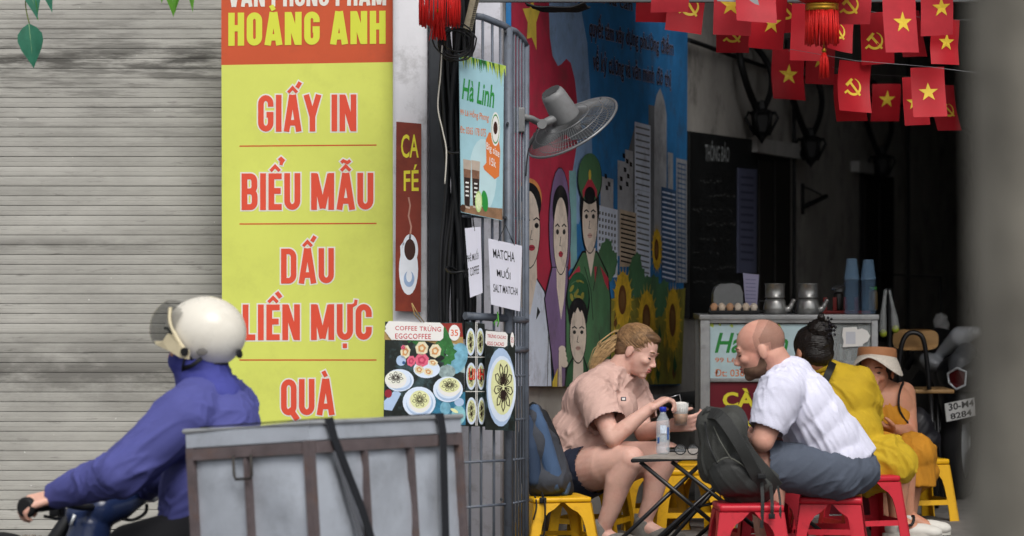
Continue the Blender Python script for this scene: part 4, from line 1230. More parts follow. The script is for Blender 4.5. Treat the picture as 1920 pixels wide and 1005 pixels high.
FL = [  # x, top, w, h, depth, kind, tilt, ex, ey, label
 (1256, -70, 66, 88, 11.25, None, -.03, 0, .5, 'plain bright red paper flag over the mural lettering'),
 (1230, -55, 66, 92, 12.4, None, -.05, 0, .5, 'plain dark red paper flag hanging behind a brighter one over mural'),
 (1292, -40, 64, 98, 12.3, 'h', -.13, .1, .52, 'dark red hammer and sickle flag at the end of the mural'),
 (1376, -45, 66, 106, 11.35, 's', -.05, -.05, .5, 'red star flag partly covered by a plain one near the canopy edge'),
 (1374, 0, 56, 96, 12.9, 'h', -.06, 0, .66, 'dim hammer and sickle flag behind the first bright star flag'),
 (1420, -65, 72, 102, 11.2, None, -.06, 0, .5, 'plain bright red flag covering two star flags near canopy edge'),
 (1444, -18, 66, 104, 11.5, 's', -.1, .1, .55, 'red star flag hanging tilted below the plain bright flag'),
 (1515, 8, 56, 102, 12.1, None, -.03, 0, .5, 'plain red flag behind the tasselled lantern'),
 (1586, -8, 54, 100, 11.7, 'h', -.12, 0, .64, 'tilted red hammer and sickle flag right beside the lantern fringe'),
 (1602, -58, 60, 98, 11.4, 'h', .06, -.15, .66, 'bright hammer and sickle flag above the lantern fringe'),
 (1641, 24, 60, 92, 11.9, 'h', .02, -.1, .55, 'red hammer and sickle flag half hidden by the large star flag'),
 (1683, -14, 66, 108, 11.2, 's', .02, .06, .5, 'large bright red star flag beside the lantern on the string'),
 (1755, -24, 60, 86, 11.3, 's', .02, .12, .42, 'red star flag next to the blurred tree trunk, upper one'),
 (1768, 38, 54, 80, 11.8, 's', .0, .05, .5, 'dim red star flag below another beside the blurred trunk'),
 (1474, 94, 62, 90, 14.2, 's', -.08, 0, .5, 'dark red star flag hanging deep in the alley below lantern'),
 (1604, 115, 62, 91, 11.9, 'h', .0, 0, .5, 'red hammer and sickle flag on the lower string'),
 (1592, 138, 56, 84, 13.0, None, -.03, 0, .5, 'plain dark red flag behind the hammer and sickle flag'),
 (1660, 158, 52, 66, 15.0, 's', .0, 0, .42, 'very dark star flag far back in the alley'),
 (1712, 145, 50, 86, 12.2, 's', .03, -.1, .52, 'red star flag half hidden behind the bright lower star flag'),
 (1739, 126, 58, 90, 11.5, 's', .05, 0, .5, 'bright red star flag on the lower string'),
 (1700, 20, 50, 84, 12.8, None, .05, 0, .5, 'dim plain red flag behind the large star flag'),
 (1540, 70, 50, 84, 13.3, 's', -.06, 0, .5, 'dim star flag behind the lantern tassel'),
 (1470, -40, 60, 96, 12.5, 'h', .08, 0, .6, 'dim hammer and sickle flag left of the lantern'),
 (1764, 160, 46, 82, 13.4, 'h', .02, .1, .55, 'dim hammer and sickle flag behind the bright lower star flag'),
]
for f_ in FL:
    paper_flag(f_[0], f_[1], f_[2] * 1.07, f_[3] * 1.05, f_[4], f_[5], f_[9], f_[6] + random.uniform(-.06, .06), bend=random.uniform(.008, .02), ex=f_[7], ey=f_[8], yaw=random.uniform(-.5, .5), curl=random.uniform(-.06, .05))
m_str = M('white_string', '8a8d90', .6, var=0)
for pts, lab in (([(1480, 92, 11.5), (1605, 114, 11.7), (1740, 125, 11.5), (1860, 140, 11.4)], 'thin white string holding the lower row of flags'),
                 ([(1180, -60, 11.3), (1376, -46, 11.35), (1683, -15, 11.2), (1860, -26, 11.3)], 'thin white string holding the upper front row of flags'),
                 ([(1180, -50, 12.4), (1374, -2, 12.6), (1515, 7, 12.1), (1641, 23, 11.9), (1770, 37, 11.8), (1860, 38, 11.8)], 'thin white string holding the upper rear row of flags'),
                 ([(1400, 88, 14.2), (1474, 93, 14.2), (1592, 137, 13.0), (1712, 144, 12.2), (1764, 159, 13.4), (1860, 165, 13.6)], 'thin white string holding the dim flags in the alley')):
    mb = MB(); mb.tube([at(*p) for p in pts], .0009, 5)
    tag(mb.build('flag_string', m_str), lab, 'string')

# ================================================================ red lanterns
m_lred = M('lantern_red', 'c01a1f', .5, var=.1, transl=.3)
m_fringe = M('fringe_red', 'd3201c', .55, var=.15, scale=30)
m_gold = M('gold_trim', 'b58a2e', .3, metal=.8, var=.15)
def lantern(x, yring, Y, w, fl, lab, inner):
    c = at(x, yring, Y)
    s = Y / FPX
    t = thing('red_lantern', c, lab, 'lantern')
    rr = w / 2 * s
    mb = MB()
    prof_ = []
    H_ = rr * 3.0
    for q in range(13):
        a = math.pi * q / 12
        prof_.append((rr * .95 + (rr * 1.5) * math.sin(a) ** .8, .015 + H_ * (q / 12)))
    vs, fs = [], []
    n_ = 32
    for r, z in prof_:
        for j in range(n_):
            k_ = 1 - .05 * (j % 2)
            a = 2 * math.pi * j / n_
            vs.append(c + V((r * k_ * math.cos(a), r * k_ * math.sin(a), z)))
    for i_ in range(12):
        for j in range(n_):
            fs.append((i_ * n_ + j, i_ * n_ + (j + 1) % n_, (i_ + 1) * n_ + (j + 1) % n_, (i_ + 1) * n_ + j))
    mb.add(vs, fs, smooth=False); mb.build('shade', m_lred, t)
    mb = MB(); mb.lathe([(rr * .96, .016), (rr, .014), (rr * 1.02, .006), (rr * .98, .002), (rr * 1.02, -.002), (rr, -.012), (rr * .9, -.014)], 28, Matrix.Translation(c)); mb.build('ring', m_gold, t)
    mb = MB()
    for q in range(90):
        a = 2 * math.pi * q / 90
        r0 = rr * random.uniform(.86, 1.0)
        p0 = c + V((r0 * math.cos(a), r0 * math.sin(a), -.012))
        ln = fl * s * random.uniform(.93, 1.05)
        p1 = p0 + V((random.uniform(-.006, .006), random.uniform(-.006, .006), -ln))
        mb.tube([p0, p0.lerp(p1, .5) + V((random.uniform(-.003, .003), random.uniform(-.003, .003), 0)), p1], .0022, 4)
    mb.build('fringe', m_fringe, t)
    z0 = c.z - .012
    x0, y0, y1, tw = inner
    ctop = at(x0, y0, Y)
    MB().tube([V((c.x, c.y, z0)), ctop], .0025, 5).build('cord', m_gold, t)
    mb = MB(); mb.ell(ctop, (.009, .009, .012), n=12, k=8); mb.build('bead', m_gold, t)
    mb = MB()
    for q in range(40):
        a, r = random.uniform(0, 6.28), random.uniform(.1, 1)
        p0 = ctop + V((.006 * math.cos(a), .006 * math.sin(a), -.008))
        p1 = at(x0, y1, Y) + V((tw * s * .5 * r * math.cos(a), tw * s * .5 * r * math.sin(a), random.uniform(-.006, .012)))
        mb.tube([p0, p0.lerp(p1, .3) + V((.006 * math.cos(a), .006 * math.sin(a), 0)), p1], .002, 4)
    mb.build('tassel', m_fringe, t)
    MB().tube([c + V((0, 0, H_)), c + V((0, 0, H_ + .25))], .003, 5).build('hanger', m_cable, t)
lantern(1541, 14, 11.3, 62, 64, 'red paper lantern with gold ring and long tassel among the flags', (1545, 95, 146, 22))
lantern(825, -30, 11.05, 78, 74, 'red lantern fringe hanging above the black cables by white pillar', (823, 20, 74, 40))

# ================================================================ leaves hanging into the top corner
m_leaf = M('leaf_dark', '2f6f58', .45, var=.2, scale=25, transl=.25)
m_leafy = M('leaf_bright', '5f9a34', .45, var=.2, scale=25, transl=.35)
m_stem = M('twig_bark', '6d7a3a', .7, var=.2)
def leaf_mesh(p, d, nrm, L_, W_, parent, mat, fold=.25):
    d = V(d).normalized(); nrm = V(nrm); nrm = (nrm - d * nrm.dot(d)).normalized(); sd = d.cross(nrm)
    vs, fs = [], []
    prof_ = [(0, .02), (.1, .55), (.25, .95), (.4, 1.0), (.6, .78), (.78, .42), (.92, .14), (1, .01)]
    for t_, w_ in prof_:
        c_ = V(p) + d * L_ * t_ + nrm * (-.12 * L_ * t_ * t_)
        for u in (-1, -.5, 0, .5, 1):
            vs.append(c_ + sd * (u * w_ * W_ * .5) + nrm * (abs(u) * w_ * W_ * fold * .5))
    n_ = 5
    for i_ in range(len(prof_) - 1):
        for j in range(4):
            fs.append((i_ * n_ + j, i_ * n_ + j + 1, (i_ + 1) * n_ + j + 1, (i_ + 1) * n_ + j))
    mb = MB(); mb.add(vs, fs, smooth=True)
    for t_ in range(7):
        pass
    lf_ = mb.build('leaf', mat, parent)
    MB().tube([V(p) + d * L_ * t_ + nrm * (-.12 * L_ * t_ * t_ - .0) - nrm * .0006 for t_ in (0, .3, .6, .95)], [.0016, .0013, .001, .0004], 5).build('midrib', M('leaf_rib', '8fae7a', .5), lf_)
tw = thing('hanging_twig', at(50, -40, 10.6), 'drooping twig with heart shaped dark leaf in front of the shutter', 'twig')
MB().tube(smooth_pts([at(62, -80, 10.6), at(52, -30, 10.6), at(48, 10, 10.6), at(55, 44, 10.6)], 5), .0022, 6).build('stem', m_stem, tw)
leaf_mesh(at(54, 44, 10.6), (.12, -.1, -1), (.1, -1, .1), .165, .094, tw, m_leaf)
leaf_mesh(at(50, -48, 10.6), (.28, -.2, -1), (.2, -1, .2), .17, .07, tw, m_leaf)
leaf_mesh(at(76, -50, 10.6), (.35, -.1, -1), (.4, -1, .2), .15, .045, tw, m_leaf)
leaf_mesh(at(60, -10, 10.6), (.2, -.2, -1), (-.6, -1, .2), .1, .03, tw, m_leafy)
tw = thing('hanging_twig', at(325, -40, 10.6), 'tips of bright green leaves reaching down beside the yellow banner', 'twig')
MB().tube(smooth_pts([at(340, -90, 10.6), at(328, -60, 10.6), at(320, -35, 10.6)], 5), .0022, 6).build('stem', m_stem, tw)
leaf_mesh(at(322, -48, 10.6), (.06, -.1, -1), (.2, -1, .1), .155, .062, tw, m_leafy)
leaf_mesh(at(332, -50, 10.6), (-.1, -.1, -1), (-.5, -1, .1), .145, .05, tw, m_leafy)
leaf_mesh(at(352, -40, 10.6), (.22, -.1, -1), (.7, -1, .1), .125, .03, tw, m_leafy)
leaf_mesh(at(312, -50, 10.6), (-.2, -.1, -1), (-.3, -1, .1), .11, .05, tw, m_leafy)

# ================================================================ tree trunk close to the lens
tt = thing('street_tree', (.54, 2.5, -.1), 'blurred grey trunk of a street tree at the edge of the street', 'tree')
vs, fs = [], []
n_, k_ = 28, 40
for i_ in range(k_ + 1):
    z = -.12 + i_ * .09
    r0 = .158 + .05 * math.exp(-max(0, z + .1) * 3) - .004 * z
    for j in range(n_):
        a = 2 * math.pi * j / n_
        r = r0 * (1 + .05 * math.sin(3 * a + z * 1.5) + .05 * mnoise.noise(V((math.cos(a) * 2, math.sin(a) * 2, z * 1.6))))
        vs.append((.54 + .012 * math.sin(z * 2) + r * math.cos(a), 2.5 + r * math.sin(a), z))
for i_ in range(k_):
    for j in range(n_):
        fs.append((i_ * n_ + j, i_ * n_ + (j + 1) % n_, (i_ + 1) * n_ + (j + 1) % n_, (i_ + 1) * n_ + j))
mb = MB(); mb.add(vs, fs, smooth=True)
mb.build('trunk', M('grey_bark', '8b867b', .9, var=.4, scale=9, bump=.8, bscale=30, dirt='aaa598', dirt_amt=.8, dirt_scale=4), tt)
mb = MB()
for q in range(5):
    a = q * 1.26
    b0_ = V((.54, 2.5, 3.3)); e = b0_ + V((math.cos(a) * .9, math.sin(a) * .9, 1.1))
    mb.tube(smooth_pts([b0_, b0_.lerp(e, .5) + V((0, 0, .15)), e], 4), [.07] * 4 + [.05] * 4 + [.03], 8)
mb.build('limb', MATS['grey_bark'], tt)
mb = MB()
for q in range(900):
    a, r = random.uniform(0, 6.28), random.uniform(.2, 1) ** .6 * 1.5
    p = V((.555 + r * math.cos(a), 2.5 + r * math.sin(a), 4.4 + random.gauss(0, .35)))
    d = V((random.gauss(0, 1), random.gauss(0, 1), random.gauss(-.3, .6))).normalized(); e = d.orthogonal().normalized()
    mb.add([p, p + d * .06 + e * .03, p + d * .13, p + d * .06 - e * .03], [(0, 1, 2, 3)])
mb.build('crown', m_leafy, tt, fix=False)

# ================================================================ organic surfaces: overlapping volumes fused into one skin
def _sphere(mb, c, r, n=22, k=14): mb.ell(c, (r, r, r), n=n, k=k)
def prim_mesh(prims):
    mb = MB()
    for p in prims:
        if p[0] == 'c':          # tapered capsule
            _, a, b, r0, r1 = p
            a, b = V(a), V(b)
            _sphere(mb, a, r0); _sphere(mb, b, r1)
            mb.tube([a, b], [r0, r1], 22)
        elif p[0] == 'f':        # tapered limb with flat ends
            _, a, b, r0, r1 = p
            mb.tube([V(a), V(b)], [r0, r1], 32)
        elif p[0] == 'e':        # ellipsoid, optional rotation
            mb.ell(p[1], p[2], p[3] if len(p) > 3 else None, 40, 28)
        elif p[0] == 'b':        # bent tapered chain
            pts, rs = [V(q) for q in p[1]], p[2]
            for a, b, r0, r1 in zip(pts, pts[1:], rs, rs[1:]):
                _sphere(mb, a, r0); mb.tube([a, b], [r0, r1], 22)
            _sphere(mb, pts[-1], rs[-1])
    return mb

def organic(name, prims, mat, parent, voxel=.006, smooth=6, fold=None, cuts=(), sfac=.5):
    mb = prim_mesh(prims)
    me = bpy.data.meshes.new(name)
    me.from_pydata(mb.v, [], mb.f)
    o = bpy.data.objects.new('tmp', me)
    COL.objects.link(o)
    r = o.modifiers.new('r', 'REMESH'); r.mode = 'VOXEL'; r.voxel_size = voxel; r.use_smooth_shade = True
    if smooth:
        s = o.modifiers.new('s', 'SMOOTH'); s.iterations = smooth; s.factor = sfac
    dg = bpy.context.evaluated_depsgraph_get()
    out = bpy.data.meshes.new_from_object(o.evaluated_get(dg))
    bpy.data.objects.remove(o); bpy.data.meshes.remove(me)
    out.name = name
    if cuts:
        bm = bmesh.new(); bm.from_mesh(out)
        bm.normal_update()
        kill = []
        for f in bm.faces:
            c = f.calc_center_median()
            for (p, n, rad) in cuts:
                d = c - p
                if abs(d.dot(n)) < voxel * 2.2 and (d - n * d.dot(n)).length < rad and f.normal.dot(n) > .55:
                    kill.append(f); break
        bmesh.ops.delete(bm, geom=kill, context='FACES')
        bm.to_mesh(out); bm.free()
    if fold:
        nrm = [v.normal.copy() for v in out.vertices]
        for v, n in zip(out.vertices, nrm):
            v.co += n * fold(v.co)
    for p in out.polygons: p.use_smooth = True
    out.materials.clear(); out.materials.append(mat)
    out.update()
    return put(bpy.data.objects.new(name, out), parent)

def folds(amp, freq, axis, seed=0.0, k=.2):
    """cloth creases running along axis: sharp ridges over soft swells"""
    ax = V(axis).normalized()
    sv = V((seed, seed * 1.7, seed * .6))
    def f(co):
        al = co.dot(ax)
        pr = co - ax * al
        q = pr * freq + ax * (al * freq * k) + sv
        w = V((mnoise.noise(q * .4), mnoise.noise(q * .4 + V((9, 2, 4))), mnoise.noise(q * .4 + V((1, 8, 5))))) * .7
        a = mnoise.noise(q + w)
        b = mnoise.noise((q + w) * 2.1 + V((3, 7, 1)))
        m = .35 + .65 * max(0, min(1, mnoise.noise(co * 5 + sv) * 1.6 + .5))
        r1 = max(0, 1 - abs(a) * 3.6) ** 2
        r2 = max(0, 1 - abs(b) * 3.4) ** 2
        return amp * m * (r1 * .8 + r2 * .45 - .25) + amp * .3 * mnoise.noise(q * .45)
    return f

def head_prims(c, fwd, up=(0, 0, 1), s=1.0, female=False):
    """head with its face along fwd; returns prims and its frame (x forward, y left, z up)"""
    f = V(fwd).normalized(); u = V(up); u = (u - f * u.dot(f)).normalized(); l = u.cross(f)
    Mx = Matrix.Translation(V(c)) @ Matrix((f, l, u)).transposed().to_4x4() @ Matrix.Scale(s, 4)
    Rm = Matrix((f, l, u)).transposed().to_4x4()
    def q(x, y, z): return Mx @ V((x, y, z))
    jaw = .9 if female else 1.0
    fb = .8 if female else 1.0
    P = [('e', q(-.012, 0, .036), (.099 * s, .077 * s, .086 * s), Rm),
         ('e', q(.028, 0, -.018), (.066 * s, .064 * s, .082 * s), Rm),
         ('e', q(.03, 0, -.062), (.058 * s, .054 * s * jaw, .048 * s), Rm),
         ('e', q(.066, 0, -.094), (.022 * s, .026 * s * jaw, .018 * s), Rm),
         ('c', q(.088, 0, .006), q(.1095, 0, -.030), .0075 * s * fb, .0105 * s * fb),
         ('e', q(.1, 0.011, -.036), (.011 * s, .0075 * s, .0075 * s), Rm), ('e', q(.1, -.011, -.036), (.011 * s, .0075 * s, .0075 * s), Rm),
         ('c', q(.079, .03, .022), q(.083, -.03, .022), .014 * s * fb, .014 * s * fb),
         ('e', q(.062, .038, -.022), (.028 * s, .024 * s, .022 * s), Rm), ('e', q(.062, -.038, -.022), (.028 * s, .024 * s, .022 * s), Rm),
         ('e', q(.084, 0, -.056), (.016 * s, .023 * s, .009 * s), Rm), ('e', q(.082, 0, -.069), (.015 * s, .02 * s, .009 * s), Rm),
         ('e', q(-.012, .078, -.008), (.019 * s, .009 * s, .031 * s), Rm), ('e', q(-.012, -.078, -.008), (.019 * s, .009 * s, .031 * s), Rm)]
    return P, Mx

def face_parts(Mx, parent, lipc='b0605c', browc='4a3628', eyes=True, s=1.0, skinm=None):
    if eyes:
        for y in (.031, -.031):
            mb = MB(); mb.ell(Mx @ V((.0752, y, .003)), (.0105 * s,) * 3, n=12, k=8); e = mb.build('eye', M('eye_white', 'd8d2cc', .3, var=0), parent)
            mb = MB(); mb.ell(Mx @ V((.0822, y * .99, .0015)), (.0045 * s,) * 3, n=10, k=6); mb.build('iris', M('eye_iris', '2a1f1a', .25, var=0), e)
            mb = MB(); mb.tube([Mx @ V((.083, y - .015, .0105)), Mx @ V((.0915, y, .0145)), Mx @ V((.081, y + .015, .0105))], .0022 * s, 5); mb.build('eyelid', M('lash', '2c1e18', .6, var=0), parent)
    for y in (.031, -.031):
        mb = MB(); mb.tube([Mx @ V((.089, y * .5, .027)), Mx @ V((.092, y, .031)), Mx @ V((.080, y * 1.6, .026))], [.003 * s, .0038 * s, .002 * s], 6); mb.build('eyebrow', M('brow_' + browc, browc, .8, var=0), parent)
    mb = MB(); mb.ell(Mx @ V((.0925, 0, -.0555)), (.009 * s, .021 * s, .0055 * s), Mx.to_3x3().normalized().to_4x4(), 12, 8); mb.ell(Mx @ V((.0915, 0, -.0665)), (.0085 * s, .018 * s, .0062 * s), Mx.to_3x3().normalized().to_4x4(), 12, 8)
    mb.build('lips', M('lips_' + lipc, lipc, .5, var=.05), parent)

def hand_prims(w, d, n, th, curl=(.35, .5, .4), curls=None, s=1.0, thumb_in=.3, spread=.05):
    """w wrist, d along palm, n way the palm faces, th towards the thumb"""
    w, d = V(w), V(d).normalized(); n = V(n); n = (n - d * n.dot(d)).normalized(); t = V(th); t = (t - d * t.dot(d) - n * t.dot(n)).normalized()
    P = []
    lens = [.92, 1.0, .94, .74]
    for i_ in range(4):
        k0 = w + d * (.085 * s * (1 - .03 * abs(i_ - 1))) + t * (.029 - .0195 * i_) * s
        P.append(('c', w + t * (.018 - .012 * i_) * s, k0, .0155 * s, .0125 * s))
        cu = curls[i_] if curls else curl
        a = 0.0; p = k0
        dd0 = (d + t * (spread * (1.5 - i_))).normalized()
        for j, L_ in enumerate((.042, .027, .021)):
            a += cu[j]
            dd = dd0 * math.cos(a) + n * math.sin(a)
            e = p + dd * L_ * lens[i_] * s
            P.append(('c', p, e, (.0102 - .001 * j) * s, (.0094 - .0012 * j) * s)); p = e
    b = w + d * .02 * s + t * .022 * s
    k1 = b + (d * .55 + t * .62 + n * thumb_in * .6).normalized() * .042 * s
    k2 = k1 + (d * .75 + t * (.35 - thumb_in * .5) + n * thumb_in).normalized() * .032 * s
    k3 = k2 + (d * .8 + t * (.1 - thumb_in * .7) + n * thumb_in * 1.2).normalized() * .026 * s
    P += [('c', b, k1, .0165 * s, .0125 * s), ('c', k1, k2, .0122 * s, .0105 * s), ('c', k2, k3, .0105 * s, .0085 * s)]
    P.append(('e', w + d * .045 * s, (.036 * s, .036 * s, .014 * s), rot_to(n, d)))
    return P

def skin_mat(name, c, red='b5654f', **k): return M(name, c, .5, var=.10, scale=14, bump=.08, bscale=160, spec=.35, sss=.12, dirt=red, dirt_amt=.45, dirt_scale=9, **k)

def strands(Mx, c, r, target, n, mat, parent, zmin=-.05, s=1.0, seed=3, name='hair_strands'):
    """fine locks combed over the scalp towards target (head coordinates)"""
    rng = random.Random(seed)
    mb = MB(); c, tg = V(c), V(target)
    def on(p, k):
        d = p - c; L_ = math.sqrt((d.x / r[0]) ** 2 + (d.y / r[1]) ** 2 + (d.z / r[2]) ** 2)
        return c + d * (k / L_)
    for q in range(n):
        a = rng.uniform(-1.9, 1.9); z = rng.uniform(.0, 1) ** .7
        st = c + V((r[0] * math.cos(a) * math.sqrt(max(.05, 1 - z * z * .8)), r[1] * math.sin(a) * math.sqrt(max(.05, 1 - z * z * .8)), zmin + (r[2] - zmin) * z * .9))
        k0 = rng.uniform(1.0, 1.03); pts = []
        for j in range(9):
            t = j / 8
            p = st.lerp(tg, t) + V((0, 0, .02 * math.sin(math.pi * t)))
            pts.append(Mx @ on(p, k0 + .004 * math.sin(6 * t + q)))
        mb.tube(pts, [.0006 * s, .0013 * s, .0016 * s, .0017 * s, .0017 * s, .0017 * s, .0016 * s, .0015 * s, .0012 * s], 4)
    return tag(mb.build(name, mat, parent, fix=False), kind='stuff')

def limb(*a):   # convenience: points and radii alternate
    return ('b', list(a[0::2]), list(a[1::2]))

def shoe(parent, name, ankle, d, mat, sole_mat, L_=.25, ground=0.0, tag_=None):
    d = V((d[0], d[1], 0)).normalized(); a = V(ankle)
    heel = V((a.x, a.y, ground)) - d * .055
    P = [('e', heel + d * .05 + V((0, 0, .045)), (.05, .036, .043), rot_to((0, 0, 1), d)), ('e', heel + d * .15 + V((0, 0, .034)), (.085, .042, .034), rot_to((0, 0, 1), d)),
         ('e', heel + d * .2 + V((0, 0, .03)), (.05, .043, .03), rot_to((0, 0, 1), d)), ('c', heel + d * .05 + V((0, 0, .06)), a + V((0, 0, .0)), .04, .04)]
    o = organic(name, P, mat, parent, .006, 4)
    mb = MB(); pts = []
    for q in range(20):
        t = 2 * math.pi * q / 20
        wd = .043 * (1 + .12 * math.cos(t))
        pts.append(heel + d * (.12 + .128 * math.cos(t)) + V((-d.y, d.x, 0)) * wd * math.sin(t) + V((0, 0, .002)))
    mb.prism(pts, V((0, 0, .022))); mb.build('sole', sole_mat, o)
    return o

# ================================================================ woman in pink shirt stirring coffee
sk = skin_mat('skin_fair', 'd2a899', 'b97466')
def wp(Y0):
    return lambda px, py, d=0.0: at(px, py, Y0 + d)
W = wp(12.3)
pw = thing('person', at(1115, 1000, 12.3), 'woman in pale pink shirt and navy shorts stirring a glass of coffee', 'person')
pw.location.z = 0
hc, hf = W(1196, 660, -.01), V((.82, -.42, -.36))
HP, HM = head_prims(hc, hf, (.25, 0, 1), .88, True)
Rs, Ls = W(1113, 738, -.17), W(1185, 735, .15)
Re, Le = W(1148, 822, -.29), W(1207, 812, .06)
Rw, Lw = W(1220, 765, -.28), W(1262, 797, -.14)
Rh, Lh_ = W(1085, 885, -.09), W(1098, 880, .09)
Rk, Lk = W(1183, 862, -.33), W(1252, 852, -.10)
Ra, La = W(1127, 1000, -.27), W(1205, 985, -.05)
glass_c = W(1276, 777, -.2)
body = HP + [limb(HM @ V((-.03, 0, -.04)), .056, W(1160, 694, 0), .055, W(1142, 718, 0), .075),
    ('e', W(1098, 822), (.135, .16, .14)), ('e', W(1122, 762), (.12, .16, .14)), ('e', W(1085, 880), (.14, .17, .11)),
    limb(Rs, .055, Rs.lerp(Re, .5), .046, Re, .038), limb(Re, .038, Re.lerp(Rw, .35), .036, Rw, .023),
    limb(Ls, .056, Ls.lerp(Le, .5), .048, Le, .04), limb(Le, .04, Le.lerp(Lw, .35), .038, Lw, .025),
    limb(Rh, .105, Rh.lerp(Rk, .5), .09, Rk, .058), limb(Rk, .056, Rk.lerp(Ra, .3) + V((-.015, .01, 0)), .057, Rk.lerp(Ra, .65), .041, Ra, .031),
    limb(Lh_, .105, Lh_.lerp(Lk, .5), .09, Lk, .056), limb(Lk, .054, Lk.lerp(La, .3) + V((-.015, .01, 0)), .055, Lk.lerp(La, .65), .04, La, .031),
    ('c', Ra, Ra + V((.1, -.04, -.05)), .034, .03), ('c', La, La + V((.1, -.04, -.05)), .034, .03)]
# right hand pinching the spoon, left hand round the glass
body += hand_prims(Rw, W(1258, 742, -.24) - Rw, (.35, .1, -.9), (.3, .9, .1), curls=[(.5, .8, .5), (.7, .9, .5), (.9, 1.0, .6), (1.0, 1.0, .6)], s=.95, thumb_in=.6)
gl_n = (glass_c - Lw); 
body += hand_prims(Lw, (.9, -.25, .12), (-.05, .9, .35), (0, -.1, 1), curls=[(.35, .8, .7), (.3, .8, .7), (.3, .85, .7), (.3, .9, .7)], s=.95, thumb_in=.7)
organic('body', body, sk, pw, .0045, 7)
face_parts(HM, pw, 'a8605a', '7a5a40', eyes=False, s=.88)
for y in (.031, -.031):
    MB().tube([HM @ V((.081, y - .014, -.001)), HM @ V((.0885, y, -.004)), HM @ V((.079, y + .014, -.001))], .0022, 5).build('eyelash', M('lash', '2c1e18', .6, var=0), pw)
mp = M('pink_cotton', 'c9a79c', .85, var=.08, scale=18, bump=.25, bscale=300)
sh_prims = [('e', W(1096, 822), (.155, .185, .15)), ('e', W(1118, 764), (.145, .18, .155)), ('e', W(1160, 768, -.02), (.085, .14, .10)), ('e', W(1080, 850), (.15, .18, .05)),
    limb(W(1140, 712, 0), .085, Rs + V((.01, .03, 0)), .08), limb(W(1150, 712, 0), .08, Ls, .075),
    ('f', Rs + (Rs - Re) * .1, Rs.lerp(Re, .68), .082, .085), ('f', Ls + (Ls - Le) * .1, Ls.lerp(Le, .65), .075, .078), limb(Rs, .082, Rs.lerp(Re, .3), .08)]
rd = (Re - Rs).normalized(); ld = (Le - Ls).normalized()
organic('shirt', sh_prims, mp, pw, .006, 12, folds(.014, 15, (.7, .2, .6), 3.1, .13), [(Rs.lerp(Re, .68), rd, .09), (Ls.lerp(Le, .65), ld, .085)])
mn = M('navy_cotton', '1d2233', .85, var=.15, scale=10, bump=.15, bscale=200)
organic('shorts', [('e', W(1082, 884), (.16, .19, .125)), ('f', Rh, Rh.lerp(Rk, .32), .13, .108), ('f', Lh_, Lh_.lerp(Lk, .38), .125, .105)], mn, pw, .007, 6, folds(.007, 14, (.2, .2, 1), 1.2), [(Rh.lerp(Rk, .32), (Rk - Rh).normalized(), .12)])
# hair pulled back into a pony tail
mh = M('brown_hair', '6b5139', .5, var=.45, scale=30, stretch=(.6, .6, 2.5), bump=.5, bscale=90)
mhb = M('blond_hair_ends', 'b39468', .5, var=.4, scale=30, stretch=(.6, .6, 2.5), bump=.5, bscale=90)
Rm = HM.to_3x3().normalized().to_4x4()
hair = organic('hair', [('e', HM @ V((-.024, 0, .045)), (.091, .073, .077), Rm), ('e', HM @ V((-.055, 0, .0)), (.056, .066, .064), Rm), ('e', HM @ V((.03, 0, .092)), (.048, .05, .025), Rm)], mh, pw, .005, 4, folds(.004, 30, (-1, 0, -.2), 5, .1))
strands(HM, (-.024, 0, .045), (.103, .083, .0875), (-.118, 0, .035), 420, M('brown_hair_lock', '927250', .45, var=.5, scale=60), pw)
tail0 = HM @ V((-.115, .0, .035))
pts = smooth_pts([tail0, W(1138, 652, .01), W(1124, 668, .0), W(1112, 690, -.01)], 4)
mb = MB()
for q in range(170):
    off = V((random.gauss(0, .011), random.gauss(0, .013), random.gauss(0, .011)))
    mb.tube([p + off * (1.2 - abs(i_ / 12 - .4)) + V((0, 0, random.gauss(0, .002))) for i_, p in enumerate(pts)], [.0024 * (1 - .7 * i_ / 12) for i_ in range(len(pts))], 4)
mb.build('pony_tail', mhb, pw)
MB().tube([tail0 + rot_to(W(1138, 652) - tail0) @ V((.022 * math.cos(t / 10 * 6.283), .022 * math.sin(t / 10 * 6.283), .008)) for t in range(10)], .006, 6, closed=True).build('hair_tie', m_black, pw)
m_shoe = M('grey_mesh_shoe', '77746f', .8, var=.2, scale=60, bump=.3, bscale=150)
m_sole = M('white_sole', 'b5b3ae', .6)
shoe(pw, 'shoe', (Ra.x, Ra.y, .085), (.85, -.5), m_shoe, m_sole); shoe(pw, 'shoe', (La.x, La.y, .085), (.9, -.4), m_shoe, m_sole)
mb = MB(); p = W(1169, 748, -.19); mb.bbox(p, (.022, .006, .017), .003); pn_ = mb.build('pin_badge', M('badge_navy', '20263c', .4), pw)
mb = MB(); mb.bbox(p + V((0, -.004, 0)), (.014, .003, .010), .001); mb.build('badge_face', m_label, pn_)

